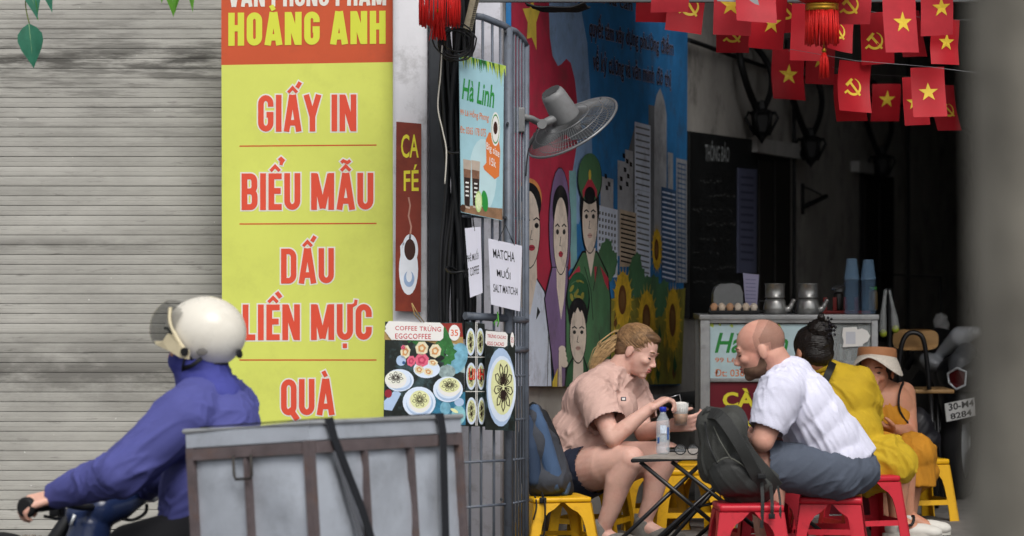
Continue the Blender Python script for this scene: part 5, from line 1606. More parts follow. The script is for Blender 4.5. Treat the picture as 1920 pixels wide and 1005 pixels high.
# ---------------------------------------------------------------- the glass she holds
m_glass = M('clear_glass', 'e6eaea', .05, var=0, alpha=.22, spec=.6)
gl = thing('coffee_glass', glass_c, 'glass of egg coffee with white foam held by the woman in pink', 'glass')
gb = glass_c + V((0, 0, -.046))
mb = MB(); mb.lathe([(0, 0), (.027, 0), (.036, .095), (.0345, .095), (.026, .004), (0, .004)], 24, Matrix.Translation(gb)); mb.build('tumbler', m_glass, gl)
mb = MB(); mb.lathe([(0, .005), (.0262, .005), (.0305, .05), (0, .05)], 20, Matrix.Translation(gb)); mb.build('coffee', M('egg_coffee', '8a5a2c', .4, var=.35, scale=50, dirt='c99a5a', dirt_amt=.8, dirt_scale=40), gl)
mb = MB(); mb.lathe([(0, .0505), (.0306, .0505), (.0338, .09), (.02, .098), (0, .1)], 20, Matrix.Translation(gb)); mb.build('foam', M('milk_foam', 'dbd8d2', .8, var=.08, scale=60, bump=.3, bscale=150), gl)
MB().tube([gb + V((.01, 0, .06)), gb + V((-.004, 0, .13)), W(1257, 745, -.22)], .0022, 6).build('spoon', M('steel', 'a9abad', .25, metal=.9, var=.05), gl)

# ================================================================ man in white shirt
skm = skin_mat('skin_ruddy', 'c79583', 'b36a5a')
W = wp(11.2)
mn_ = thing('person', at(1560, 1000, 11.2), 'bald bearded man in white shirt leaning forward on a red stool', 'person')
mn_.location.z = 0
hc, hf = W(1425, 656, -.02), V((-.95, .12, -.26))
HP, HM = head_prims(hc, hf, (-.22, 0, 1), .95)
Ls, Rs = W(1462, 738, -.19), W(1500, 722, .2)
Le, Re = W(1430, 826, -.24), W(1440, 826, .2)
Lw, Rw = W(1396, 812, -.03), W(1404, 815, .08)
Lh_, Rh = W(1572, 884, -.10), W(1572, 884, .10)
Lk, Rk = W(1425, 872, -.15), W(1420, 868, .16)
La, Ra = W(1452, 1040, -.12), W(1440, 1035, .16)
body = HP + [limb(HM @ V((-.035, 0, -.03)), .062, W(1462, 694, 0), .064, W(1482, 716, 0), .085),
    ('e', W(1510, 762), (.11, .175, .13)), ('e', W(1542, 815), (.12, .165, .13)), ('e', W(1572, 880), (.15, .18, .1)),
    limb(Ls, .062, Ls.lerp(Le, .5), .053, Le, .045), limb(Le, .045, Le.lerp(Lw, .35), .042, Lw, .029), limb(Rs, .06, Rs.lerp(Re, .5), .053, Re, .045), limb(Re, .045, Re.lerp(Rw, .35), .042, Rw, .029),
    limb(Lh_, .1, Lh_.lerp(Lk, .5), .085, Lk, .062), limb(Lk, .06, Lk.lerp(La, .3) + V((.02, 0, 0)), .062, Lk.lerp(La, .7), .045, La, .036),
    limb(Rh, .1, Rh.lerp(Rk, .5), .085, Rk, .062), limb(Rk, .06, Rk.lerp(Ra, .3) + V((.02, 0, 0)), .062, Rk.lerp(Ra, .7), .045, Ra, .036),
    ('c', La, La + V((-.1, -.02, -.05)), .034, .03), ('c', Ra, Ra + V((-.1, -.02, -.05)), .034, .03)]
body += hand_prims(Lw, (-.45, .8, -.2), (.3, .3, -.8), (-.6, -.3, .3), curl=(.5, .7, .5)) + hand_prims(Rw, (-.5, -.7, -.2), (.3, -.3, -.8), (-.6, .3, .3), curl=(.5, .7, .5))
organic('body', body, skm, mn_, .0045, 5)
face_parts(HM, mn_, 'a8605a', '6a4a38', eyes=False, s=.95)
for y in (.031, -.031):
    MB().tube([HM @ V((.081, y - .014, .0)), HM @ V((.0885, y, -.002)), HM @ V((.079, y + .014, .0))], .0024, 5).build('eyelash', M('lash', '2c1e18', .6, var=0), mn_)
Rm = HM.to_3x3().normalized().to_4x4()
m_stub = M('shaved_hair', '8d6f60', .75, alpha=.27, var=.18, scale=40, bump=.2, bscale=300)
m_beard = M('short_grey_beard', '66503f', .8, alpha=.7, var=.3, scale=60, bump=.4, bscale=300)
def shell(name, Mx, c, r, keep, mat, parent, s=1.0, n=40, k=28):
    """part of an ellipsoid just over the head where keep(x, y, z) holds (head coordinates)"""
    vs, fs, idx = [], [], {}
    for i_ in range(k + 1):
        for j in range(n):
            ph, t = math.pi * i_ / k, 2 * math.pi * j / n
            vs.append(V((c[0] + r[0] * math.sin(ph) * math.cos(t), c[1] + r[1] * math.sin(ph) * math.sin(t), c[2] + r[2] * math.cos(ph))))
    for i_ in range(k):
        for j in range(n):
            f = (i_ * n + j, (i_ + 1) * n + j, (i_ + 1) * n + (j + 1) % n, i_ * n + (j + 1) % n)
            m_ = sum((vs[q] for q in f), V()) / 4
            if keep(m_.x, m_.y, m_.z): fs.append(f)
    mb = MB(); mb.add([Mx @ v for v in vs], fs, smooth=True)
    return mb.build(name, mat, parent)
shell('cropped_hair', HM, (-.012, 0, .036), (.1005, .0785, .0875), lambda x, y, z: x < .015 - max(0, z - .06) * .7 and z > -.045 and not (x > -.04 and z < .012 and abs(y) > .05), m_stub, mn_, n=130, k=90)
shell('cropped_hair', HM, (-.012, 0, .036), (.1015, .0793, .0885), lambda x, y, z: x < -.012 - max(0, z - .05) * .9 and z > -.035 and not (x > -.05 and z < .025 and abs(y) > .05), m_stub, mn_, n=130, k=90)
organic('beard', [('e', HM @ V((.03, 0, -.066)), (.0575, .0537, .0442), Rm), ('e', HM @ V((.067, 0, -.0945)), (.0223, .0261, .0185), Rm), ('e', HM @ V((.005, .05, -.045)), (.0247, .01, .034), Rm), ('e', HM @ V((.005, -.05, -.045)), (.0247, .01, .034), Rm), ('e', HM @ V((.09, 0, -.0475)), (.0076, .021, .004), Rm)], m_beard, mn_, .004, 3)
mw = M('white_linen', 'cfcfe0', .85, var=.05, scale=14, bump=.25, bscale=260)
ld = (Le - Ls).normalized()
organic('shirt', [('e', W(1506, 764), (.13, .2, .145)), ('e', W(1527, 793), (.135, .195, .145)), ('e', W(1548, 824), (.138, .19, .14)), ('e', W(1568, 856), (.125, .19, .1)), limb(W(1480, 708, 0), .088, Ls + V((.02, .03, 0)), .085), limb(W(1482, 708, 0), .088, Rs, .082),
    ('f', Ls + (Ls - Le) * .1, Ls.lerp(Le, .80), .088, .072), limb(Ls, .088, Ls.lerp(Le, .4), .084), ('f', Rs, Rs.lerp(Re, .8), .085, .072), ('f', W(1545, 815), W(1584, 878), .14, .145)],
    mw, mn_, .006, 16, folds(.013, 15, (.5, .1, -.85), 7.7, .12), [(Ls.lerp(Le, .80), ld, .09)])
ms = M('slate_shorts', '4a515e', .85, var=.12, scale=10, bump=.2, bscale=220)
organic('shorts', [('e', W(1572, 882), (.165, .195, .1)), ('f', Lh_, Lh_.lerp(Lk, .96), .112, .09), ('f', Rh, Rh.lerp(Rk, .96), .112, .09), limb(Lh_, .11, Lh_.lerp(Lk, .5), .1)], ms, mn_, .006, 6, folds(.010, 12, (.7, .1, .6), 2.2), [(Lh_.lerp(Lk, .96), (Lk - Lh_).normalized(), .1)])
shoe(mn_, 'shoe', (La.x, La.y, .085), (-1, -.1), M('dark_shoe', '2a2a2c', .7), m_sole); shoe(mn_, 'shoe', (Ra.x, Ra.y, .085), (-1, 0), M('dark_shoe', '2a2a2c', .7), m_sole)

# ================================================================ woman in yellow dress, seen from behind
ska = skin_mat('skin_tan', 'b9846a')
W = wp(12.5)
yw = thing('person', at(1620, 1000, 12.5), 'woman in mustard yellow dress with dark hair bun, seen from behind', 'person')
yw.location.z = 0
hc, hf = W(1522, 662), V((-.45, .88, -.2))
HP, HM = head_prims(hc, hf, (0, .1, 1), .93, True)
Ls, Rs = W(1528, 716, .0), W(1603, 718, .02)
Le, Re = W(1500, 790, .12), W(1618, 782, .16)
Lw, Rw = W(1540, 800, .28), W(1590, 800, .30)
Rh, Lh_ = W(1612, 880, -.05), W(1610, 880, .1)
Rk, Lk = W(1682, 862, -.08), W(1690, 858, .12)
Ra, La = W(1682, 975, -.05), W(1700, 968, .12)
body = HP + [limb(HM @ V((-.03, 0, -.04)), .052, W(1535, 690), .052, W(1555, 715), .07), ('e', W(1568, 745), (.14, .1, .13)), ('e', W(1590, 812), (.13, .12, .14)), ('e', W(1610, 880), (.15, .16, .1)),
    limb(Ls, .05, Le, .04, Lw, .025), limb(Rs, .05, Re, .04, Rw, .025), limb(Rh, .1, Rk, .06), limb(Lh_, .1, Lk, .06),
    limb(Rk, .06, Rk.lerp(Ra, .3), .058, Rk.lerp(Ra, .7), .042, Ra, .034), limb(Lk, .06, Lk.lerp(La, .3), .058, Lk.lerp(La, .7), .042, La, .034), ('c', Ra, Ra + V((.09, -.02, -.05)), .032, .03), ('c', La, La + V((.09, -.02, -.05)), .032, .03)]
body += hand_prims(Lw, (.5, .8, 0), (.6, -.4, -.6), (0, 0, 1)) + hand_prims(Rw, (-.5, .8, 0), (-.6, -.4, -.6), (0, 0, 1))
organic('body', body, ska, yw, .0055, 5)
my = M('mustard_linen', 'b99a22', .85, var=.12, scale=9, bump=.25, bscale=220)
organic('dress', [('e', W(1568, 748), (.168, .13, .145)), ('e', W(1588, 812), (.155, .15, .16)), ('e', W(1612, 876), (.19, .19, .12)), limb(W(1540, 706), .06, Ls, .068), limb(W(1560, 708), .075, Rs, .072), limb(Rs + V((.012, -.03, 0)), .075, Rs.lerp(Re, .55) + V((.022, -.05, 0)), .075, Rs.lerp(Re, 1.0) + V((.01, -.03, 0)), .068), limb(Ls, .07, Ls.lerp(Le, .9), .07),
    ('f', Rh, Rk + (Rk - Rh) * .12, .125, .112), ('f', Lh_, Lk + (Lk - Lh_) * .1, .12, .1), ('e', W(1650, 885), (.12, .16, .08)), limb(W(1632, 860, -.06), .11, W(1678, 870, -.08), .1)],
    my, yw, .0065, 18, folds(.014, 14, (.6, .1, -.75), 4.4, .13))
mb = MB(); mb.lathe([(.058, 0), (.068, .0), (.064, .03), (.06, .032), (.055, .03)], 24, frame(W(1538, 694), (-.25, -.1, 1))); mb.build('collar', my, yw)
mhd = M('dark_hair', '1a1512', .4, var=.4, scale=30, stretch=(.5, .5, 2), bump=.5, bscale=90)
Rm = HM.to_3x3().normalized().to_4x4()
hair = organic('hair', [('e', HM @ V((-.02, 0, .04)), (.1, .08, .086), Rm), ('e', HM @ V((-.055, 0, -.012)), (.056, .07, .062), Rm)], mhd, yw, .005, 4, folds(.004, 30, (0, -.4, 1), 2, .1))
bun = W(1537, 617, -.06)
strands(HM, (-.02, 0, .04), (.1, .08, .086), (-.07, 0, .12), 300, mhd, yw, zmin=-.09)
organic('hair_bun', [('e', bun, (.05, .045, .045))] + [('e', bun + V((random.gauss(0, .025), random.gauss(0, .02), random.gauss(0, .022))), (.016, .016, .016)) for _ in range(12)], mhd, yw, .004, 2, folds(.006, 40, (1, 1, 1), 4, 1))
mb = MB()
for q in range(40):
    p = bun + V((.04 + random.gauss(0, .012), -.02 + random.gauss(0, .012), random.gauss(0, .022))); mb.ell(p, (.006,) * 3, n=6, k=4)
mb.build('scrunchie', M('black_scrunchie', '141018', .5, var=.4), yw)
ribbon3([W(1562, 680, -.075), W(1556, 694, -.135), W(1548, 712, -.152), W(1530, 760, -.165), W(1515, 800, -.16)], .032, .004, (0, -1, .2), 'bag_strap', m_black, yw)
m_croc = M('white_clog', 'c9c6be', .6, var=.06, scale=10)
cl = shoe(yw, 'clog', (Ra.x, Ra.y, .07), (1, -.15), m_croc, M('clog_sole', 'b9b6ae', .6)); shoe(yw, 'clog', (La.x, La.y, .07), (1, -.05), m_croc, MATS['clog_sole'])
a = V((Ra.x, Ra.y, .085)); MB().tube(smooth_pts([a + V((.0, -.048, -.03)), a + V((.055, -.05, -.02)), a + V((.07, -.02, .01)), a + V((.07, .03, .01))], 4), .006, 6).build('heel_strap', m_black, cl)

# ================================================================ woman with sun visor
W = wp(13.3)
vw = thing('person', at(1680, 1000, 13.3), 'woman in orange sleeveless dress and woven sun visor eating with her hand', 'person')
vw.location.z = 0
hc, hf = W(1643, 697, -.03), V((-.35, -.93, -.06))
HP, HM = head_prims(hc, hf, (0, 0, 1), .95, True)
Rs, Ls = W(1620, 742, .0), W(1694, 738, .04)
Re, Le = W(1602, 805, -.12), W(1704, 815, -.06)
Rw, Lw = W(1626, 742, -.2), W(1676, 806, -.2)
Rh, Lh_ = W(1660, 885, -.05), W(1702, 885, -.0)
Rk, Lk = W(1655, 850, -.34), W(1714, 852, -.26)
Ra, La = W(1655, 985, -.30), W(1702, 980, -.22)
body = HP + [limb(HM @ V((-.03, 0, -.04)), .05, W(1652, 722), .05, W(1656, 742), .065), ('e', W(1657, 765), (.14, .1, .13)), ('e', W(1665, 830), (.13, .11, .13)), ('e', W(1682, 885), (.16, .14, .09)),
    limb(Rs, .05, Rs.lerp(Re, .5), .044, Re, .036), limb(Re, .036, Rw, .024), limb(Ls, .056, Ls.lerp(Le, .5), .05, Le, .042), limb(Le, .042, Le.lerp(Lw, .4), .038, Lw, .025),
    limb(Rh, .09, Rk, .06), limb(Lh_, .09, Lk, .06), limb(Rk, .06, Ra, .035), limb(Lk, .06, La, .035), ('c', Ra, Ra + V((-.03, -.09, -.05)), .032, .03), ('c', La, La + V((-.03, -.09, -.05)), .032, .03)]
body += hand_prims(Rw, W(1634, 712, -.16) - Rw, (.3, .9, .2), (-.4, .1, .3), curl=(.5, .8, .5), s=.9, thumb_in=.6) + hand_prims(Lw, (-.8, -.4, .25), (.1, .2, .9), (-.2, -.9, 0), curl=(.6, .8, .5), s=.9)
organic('body', body, ska, vw, .0055, 5)
face_parts(HM, vw, 'a03c40', '30221c', eyes=False, s=.95)
for y in (.031, -.031):
    mb = MB(); mb.ell(HM @ V((.083, y, .003)), (.006, .0115, .0045), HM.to_3x3().normalized().to_4x4(), 12, 8); mb.build('eye', M('eye_dark', '2a1f1a', .3, var=0), vw)
mo = M('orange_linen', 'b47a1e', .85, var=.15, scale=9, bump=.2, bscale=200)
organic('dress', [('e', W(1658, 785), (.135, .115, .12)), ('e', W(1666, 835), (.15, .13, .13)), ('e', W(1684, 885), (.19, .17, .1)), ('c', W(1632, 728, -.03), W(1638, 770, -.08), .022, .04), ('c', W(1680, 726, -.0), W(1678, 772, -.06), .022, .045), ('c', W(1632, 728, .0), W(1640, 770, .06), .02, .03), ('c', W(1680, 726, .02), W(1678, 772, .07), .02, .03),
    limb(Rh, .11, Rk, .098), limb(Lh_, .115, Lk, .1), ('f', Lk + V((0, .02, .04)), Lk.lerp(La, .45), .1, .115), ('f', Rk + V((0, .02, .04)), Rk.lerp(Ra, .45), .1, .11)], mo, vw, .0065, 6, folds(.012, 12, (.3, .1, -1), 6.4))
Rm = HM.to_3x3().normalized().to_4x4()
organic('hair', [('e', HM @ V((-.03, 0, .03)), (.1, .086, .082), Rm), ('e', HM @ V((-.065, 0, -.025)), (.05, .07, .055), Rm)], mhd, vw, .005, 4)
VM = HM @ Matrix.Translation(V((0, 0, .022))) @ Matrix.Rotation(-.16, 4, 'Y')
mb = MB(); vs, fs = [], []
n_ = 40
for r_, (k, z) in enumerate(((1.0, .05), (1.3, .044), (1.62, .03), (1.61, .027), (1.3, .04), (1.0, .046))):
    for j in range(n_ + 1):
        a = math.radians(-125 + 250 * j / n_)
        kk = 1 + (k - 1) * max(.15, .5 + .5 * math.cos(a * .72))
        vs.append(VM @ V((-.012 + .104 * kk * math.cos(a), .09 * kk * math.sin(a), z + .008 - .17 * (kk - 1) * abs(math.sin(a)) ** 1.5)))
for r_ in range(5):
    for j in range(n_): fs.append((r_ * (n_ + 1) + j, r_ * (n_ + 1) + j + 1, (r_ + 1) * (n_ + 1) + j + 1, (r_ + 1) * (n_ + 1) + j))
mb.add(vs, fs, smooth=True); mb.build('visor_brim', M('woven_straw', 'd3cabd', .8, var=.15, scale=120, bump=.4, bscale=300), vw)
mb = MB(); vs, fs = [], []
for r_, (k, z) in enumerate(((1.0, .042), (1.03, .055), (1.0, .088), (.95, .094))):
    for j in range(n_): a = 2 * math.pi * j / n_; vs.append(VM @ V((-.012 + .107 * k * math.cos(a), .093 * k * math.sin(a), z)))
for r_ in range(3):
    for j in range(n_): fs.append((r_ * n_ + j, r_ * n_ + (j + 1) % n_, (r_ + 1) * n_ + (j + 1) % n_, (r_ + 1) * n_ + j))
mb.add(vs, fs, smooth=True); mb.build('visor_band', M('tan_band', 'a8734e', .7, var=.1), vw)
shoe(vw, 'shoe', (Ra.x, Ra.y, .07), (-.3, -1), m_black, m_black); shoe(vw, 'shoe', (La.x, La.y, .07), (-.3, -1), m_black, m_black)
bag = thing('shoulder_bag', W(1722, 850, -.02), 'black shoulder bag at the side of the woman with the visor', 'bag')
organic('bag_body', [('e', W(1722, 805, .02), (.075, .07, .10)), ('e', W(1728, 825, .02), (.09, .07, .06))], M('black_leather', '15151a', .5, var=.2, scale=12), bag, .006, 4, folds(.010, 9, (1, 0, 1), 2))
MB().tube(smooth_pts([W(1694, 716, .0), W(1686, 740, -.09), W(1688, 772, -.1), W(1710, 800, -.06)], 4), .011, 8, sx=.4).build('strap', m_black, bag)

# ================================================================ rider in blue hooded jacket
W = wp(9.4)
rd_ = thing('person', at(400, 1000, 9.4), 'motorbike rider in purple blue hooded jacket and cream open helmet', 'person')
rd_.location.z = .4
hc, hf = W(374, 645), V((-.93, .33, -.12))
HP, HM = head_prims(hc, hf, (0, 0, 1), 1.0)
Ls, Rs = W(345, 782, -.15), W(435, 765, .17)
Le, Re = W(226, 888, -.22), W(300, 880, .25)
Lw, Rw = W(104, 928, -.04), W(262, 922, .45)
Lh_, Rh = W(385, 1010, -.09), W(400, 1005, .1)
Lk, Rk = W(245, 1030, .02), W(262, 1030, .32)
La, Ra = W(290, 1235, .05), W(300, 1225, .3)
skr = skin_mat('skin_rider', 'd6a794')
body = HP + [limb(HM @ V((-.03, 0, -.04)), .055, W(385, 720), .06, W(388, 745), .08), ('e', W(392, 820), (.13, .15, .17)), ('e', W(395, 920), (.13, .14, .16)), ('e', W(395, 1000), (.14, .16, .1)),
    limb(Ls, .06, Le, .045, Lw, .028), limb(Rs, .06, Re, .045, Rw, .028), limb(Lh_, .095, Lk, .06, La, .04), limb(Rh, .095, Rk, .06, Ra, .04)]
gdir = V((.47, .88, .06)).normalized()
GL = at(63, 950, 9.36); GR = at(285, 926, 9.95)
gdir = (GR - GL).normalized()
body += hand_prims(Lw + V((-.0, 0, -.002)), (-.85, -.2, -.22), (-.1, .35, -1), gdir, curls=[(.6, 1.0, .9)] * 4, thumb_in=.9, s=1.02)
body += hand_prims(Rw, (-.7, .2, -.3), (-.1, .0, -1), -gdir, curls=[(.7, 1.1, .9)] * 4, thumb_in=.9)
organic('body', body, skr, rd_, .0055, 5)
mj = M('blue_violet_jacket', '4a4d8a', .8, var=.1, scale=6, bump=.15, bscale=260)
organic('jacket', [('e', W(392, 812), (.165, .185, .16)), ('e', W(412, 800), (.13, .17, .14)), ('e', W(395, 910), (.165, .17, .18)), ('f', W(395, 900), W(398, 1010), .165, .17), limb(W(385, 738), .085, Ls + V((.02, .02, .02)), .09), limb(W(395, 738), .085, Rs, .088),
    limb(Ls, .1, Ls.lerp(Le, .5), .088, Le, .079), limb(Le, .079, Le.lerp(Lw, .5), .064, Le.lerp(Lw, .85), .05), ('f', Le.lerp(Lw, .8), Le.lerp(Lw, 1.04), .049, .043), limb(Rs, .088, Rs.lerp(Re, .5), .075, Re, .068), limb(Re, .068, Re.lerp(Rw, .9), .046)],
    mj, rd_, .0065, 14, folds(.014, 13, (.8, .1, .5), 8.8, .16), [(Le.lerp(Lw, 1.06), (Lw - Le).normalized(), .06)])
mhood = M('blue_hood', '3f438c', .8, var=.08, scale=7, bump=.15, bscale=260)
organic('hood', [('e', HM @ V((-.01, 0, .0)), (.104, .086, .1)), ('e', HM @ V((.03, 0, -.05)), (.082, .072, .07), HM.to_3x3().to_4x4()), limb(W(378, 690, 0), .088, W(385, 730), .1, W(390, 752), .118)], mhood, rd_, .006, 6, folds(.010, 12, (1, .3, .1), 3.3))
organic('trousers', [('e', W(395, 1010), (.165, .18, .1)), limb(Lh_, .115, Lk, .085, Lk.lerp(La, .9), .06), limb(Rh, .115, Rk, .085, Rk.lerp(Ra, .9), .06)], M('black_trousers', '17171b', .8, var=.2), rd_, .009, 5)
shoe(rd_, 'shoe', (La.x, La.y, La.z + .0), (-.85, .53), m_black, m_black, ground=La.z - .085); shoe(rd_, 'shoe', (Ra.x, Ra.y, Ra.z), (-.85, .53), m_black, m_black, ground=Ra.z - .085)
# helmet
hl = thing('helmet', HM @ V((0, 0, .03)), 'cream open face helmet with raised smoked visor on the rider', 'helmet')
m_hel = M('cream_helmet_paint', 'd9d4c8', .28, var=.04, scale=9, spec=.5, dirt='b9b2a2', dirt_amt=.35, dirt_scale=6)
m_helt = M('cream_helmet_trim', 'cbbf9f', .4, var=.1, scale=12)
HM2 = HM @ Matrix.Rotation(-.12, 4, 'Y')
def hkeep(x, y, z):
    if z > .052: return True
    edge = -.06 if x < -.02 else -.06 + (x + .02) * 1.3
    return z > edge and x < .078
shell('shell', HM2, (-.022, 0, .038), (.137, .113, .118), hkeep, m_hel, hl, n=72, k=48)
shell('liner', HM2, (-.022, 0, .036), (.128, .104, .112), lambda x, y, z: z > -.075 and x < .05, m_black, hl, n=40, k=28)
rim = []
for q in range(60):
    a = math.radians(-180 + 6 * q)
    x = -.022 + .1385 * math.cos(a) * .97; y = .1135 * math.sin(a) * .97
    z = -.062 if x < -.02 else min(.052, -.062 + (x + .02) * 1.25)
    kk = math.sqrt(max(.05, 1 - ((z - .038) / .118) ** 2)) / .97 * .98
    rim.append(HM2 @ V((-.022 + (x + .022) * kk, y * kk, z)))
MB().tube(rim, .0055, 7, closed=True).build('rim_trim', m_black, hl)
for sd in (1, -1):
    pts = smooth_pts([HM2 @ V((.062, sd * .088, .118)), HM2 @ V((.05, sd * .112, .07)), HM2 @ V((.02, sd * .122, .02)), HM2 @ V((-.01, sd * .121, -.022))], 5)
    MB().tube(pts, .0065, 8).build('side_arm', m_helt, hl)
    mb = MB(); bp = [HM2 @ V((x, sd * y, z)) for x, y, z in ((-.022, .118, -.046), (.01, .118, -.04), (.05, .113, -.02), (.105, .097, .0), (.112, .092, .0105), (.075, .108, .012), (.055, .113, .036), (.03, .12, .03), (.008, .121, .0), (-.025, .121, -.018))]
    ctr = (HM2.to_3x3() @ V((0, sd, 0))).normalized()
    mb.prism(bp, ctr * .009); mb.build('visor_mount', m_helt, hl)
    mb = MB(); c_ = HM2 @ V((-.01, sd * .131, -.022)); mb.tube([c_ - ctr * .008, c_ + ctr * .004], .0135, 16); mb.build('hinge_button', m_black, hl)
mvis = M('smoked_visor', '33342f', .08, var=0, alpha=.4, spec=.6)
VM = HM2 @ Matrix.Translation(V((.012, 0, -.018))) @ Matrix.Rotation(-.3, 4, 'Y') @ Matrix.Translation(V((-.012, 0, .018)))
shell('visor', VM, (.02, 0, .03), (.168, .124, .128), lambda x, y, z: x > .05 and -.035 < z < .11, mvis, hl, n=72, k=48)
for sd in (1, -1):
    MB().tube([HM @ V((.012, sd * .086, -.03)), HM @ V((.03, sd * .082, -.07)), HM @ V((.045, sd * .05, -.115)), HM @ V((.045, 0, -.13))], .0085, 7, sx=.4).build('chin_strap', m_black, hl)
    MB().tube([HM @ V((-.05, sd * .1, -.05)), HM @ V((-.01, sd * .096, -.07)), HM @ V((.03, sd * .082, -.075))], .0075, 7, sx=.4).build('chin_strap', m_black, hl)
mb = MB(); mb.ell(HM2 @ V((-.062, .110, -.022)), (.02, .004, .013), HM.to_3x3().to_4x4()); mb.build('oval_badge', M('badge_grey', '6d6a66', .4, var=.3, scale=80), hl)
mb = MB(); mb.ell(HM2 @ V((-.152, .02, -.03)), (.007, .022, .015), HM.to_3x3().to_4x4()); mb.build('rear_clip', m_black, hl)

# ================================================================ plastic stools
m_yst = M('yellow_plastic', 'd9a514', .4, var=.08, scale=8, dirt='96690f', dirt_amt=.6, dirt_scale=16)
m_rst = M('red_plastic', 'b81f2f', .4, var=.08, scale=8, dirt='7a141c', dirt_amt=.6, dirt_scale=16)
SH, ST, SB = .285, .118, .155      # height, half top, half foot
def stool_parts(mat, nm):
    seat = MB()
    seat.bbox((0, 0, SH - .012), (ST * 2 + .006, ST * 2 + .006, .026), .01)
    seat.lathe([(0, SH + .002), (.03, SH + .0022), (.032, SH + .001)], 16)
    def side(z): return SB + (ST - SB) * (z / SH)
    # one corner leg: two flanges with a curved inner edge, 5 mm thick
    prof_ = [(0, .048), (.04, .045), (.09, .044), (.15, .046), (.19, .052), (.215, .066), (.232, .09), (SH - .026, .112)]
    leg = MB()
    for axis in (0, 1):
        vs = []
        for z, w in prof_:
            s_ = side(z)
            o_, i_ = s_, s_ - min(w, s_ - .001)
            for e in (o_, i_):
                for dpt in (0, .006):
                    p = (e, s_ - dpt, z) if axis == 0 else (s_ - dpt, e, z)
                    vs.append(p)
        fs = []
        for q in range(len(prof_) - 1):
            a, b = q * 4, q * 4 + 4
            fs += [(a, a + 2, b + 2, b), (a + 1, b + 1, b + 3, a + 3), (a, b, b + 1, a + 1), (a + 2, a + 3, b + 3, b + 2)]
        fs += [(0, 1, 3, 2), tuple(len(vs) - 4 + q for q in (0, 2, 3, 1))]
        leg.add(vs, fs)
    br_ = MB()
    z0, z1 = .075, .098
    s0, s1 = side(z0), side(z1)
    br_.add([(-s0 + .04, s0 - .0015, z0), (s0 - .04, s0 - .0015, z0), (s1 - .04, s1 - .0015, z1), (-s1 + .04, s1 - .0015, z1), (-s0 + .04, s0 - .0055, z0), (s0 - .04, s0 - .0055, z0), (s1 - .04, s1 - .0055, z1), (-s1 + .04, s1 - .0055, z1)],
            [(0, 1, 2, 3), (7, 6, 5, 4), (0, 4, 5, 1), (1, 5, 6, 2), (2, 6, 7, 3), (3, 7, 4, 0)])
    out = {}
    for k, mb in (('seat', seat), ('leg', leg), ('brace', br_)):
        o = mb.build(k, mat); out[k] = o.data; bpy.data.objects.remove(o)
    return out
SP = {'y': stool_parts(m_yst, 'y'), 'r': stool_parts(m_rst, 'r')}
def stool(px, Y, kind, rz, lab, zs=1.0):
    X = (px - CX) * Y / FPX
    t = thing('plastic_stool', (X, Y, 0), lab, 'stool', 'low plastic stools', rz)
    t.scale = (1, 1, zs)
    def part(k, a):
        o = bpy.data.objects.new(k, SP[kind][k]); o.rotation_euler = (0, 0, a); o.parent = t; COL.objects.link(o)
    part('seat', 0)
    for q in range(4): part('leg', q * math.pi / 2); part('brace', q * math.pi / 2)
    return t
stool(1042, 11.78, 'y', .22, 'yellow plastic stool under the blue backpack', .84)
stool(1110, 12.42, 'y', -.35, 'yellow plastic stool under the woman in pink')
stool(1219, 13.0, 'y', .15, 'empty yellow plastic stool behind the bare legs of the woman in pink')
stool(1285, 12.75, 'y', .08, 'empty yellow plastic stool behind the crossed table legs')
stool(1322, 13.12, 'y', -.2, 'yellow plastic stool half hidden behind another, in front of the cart')
stool(1715, 13.42, 'y', .3, 'yellow plastic stool under the woman with the visor')
stool(1402, 10.85, 'r', .05, 'red plastic stool under the dark backpack')
stool(1558, 11.2, 'r', -.12, 'red plastic stool under the man in white shirt')
stool(1618, 12.35, 'r', .3, 'red plastic stool under the woman in yellow dress')
stool(1433, 11.75, 'r', .2, 'empty red plastic stool between the man and the table')
stool(1545, 11.95, 'r', -.05, 'empty red plastic stool seen through the legs of the seated man\'s stool')

# ================================================================ folding table
tb = thing('folding_table', at(1300, 1000, 11.75), 'small folding table with pale top and crossed black tube legs', 'table')
tb.location.z = 0
TZ = CAMZ + (CY - 858) * 11.35 / FPX
c0 = at(1186, 858, 11.35); c0.z = TZ
ux, uy = V((.985, .17, 0)).normalized(), V((.36, .93, 0)).normalized()
uy = (uy - ux * uy.dot(ux)).normalized()
uy = V((.42, .9, 0)).normalized()
TWd, TDp = .46, .62
c1, c2, c3 = c0 + ux * TWd, c0 + ux * TWd + uy * TDp, c0 + uy * TDp
m_top = M('grey_laminate', '9a948c', .5, var=.12, scale=10, dirt='6d675f', dirt_amt=.5, dirt_scale=8)
mb = MB(); mb.prism([c0, c1, c2, c3], V((0, 0, -.012))); mb.build('table_top', m_top, tb)
mb = MB(); z_ = V((0, 0, -.012)); mb.tube([c0 + z_, c1 + z_, c2 + z_, c3 + z_], .0085, 8, closed=True, smooth=False); mb.build('edge_frame', m_black, tb)
m_tube = M('black_tube', '131316', .35, var=.1, spec=.6)
def leg(a, b, r=.0085): MB().tube([a, b], r, 8).build('leg', m_tube, tb)
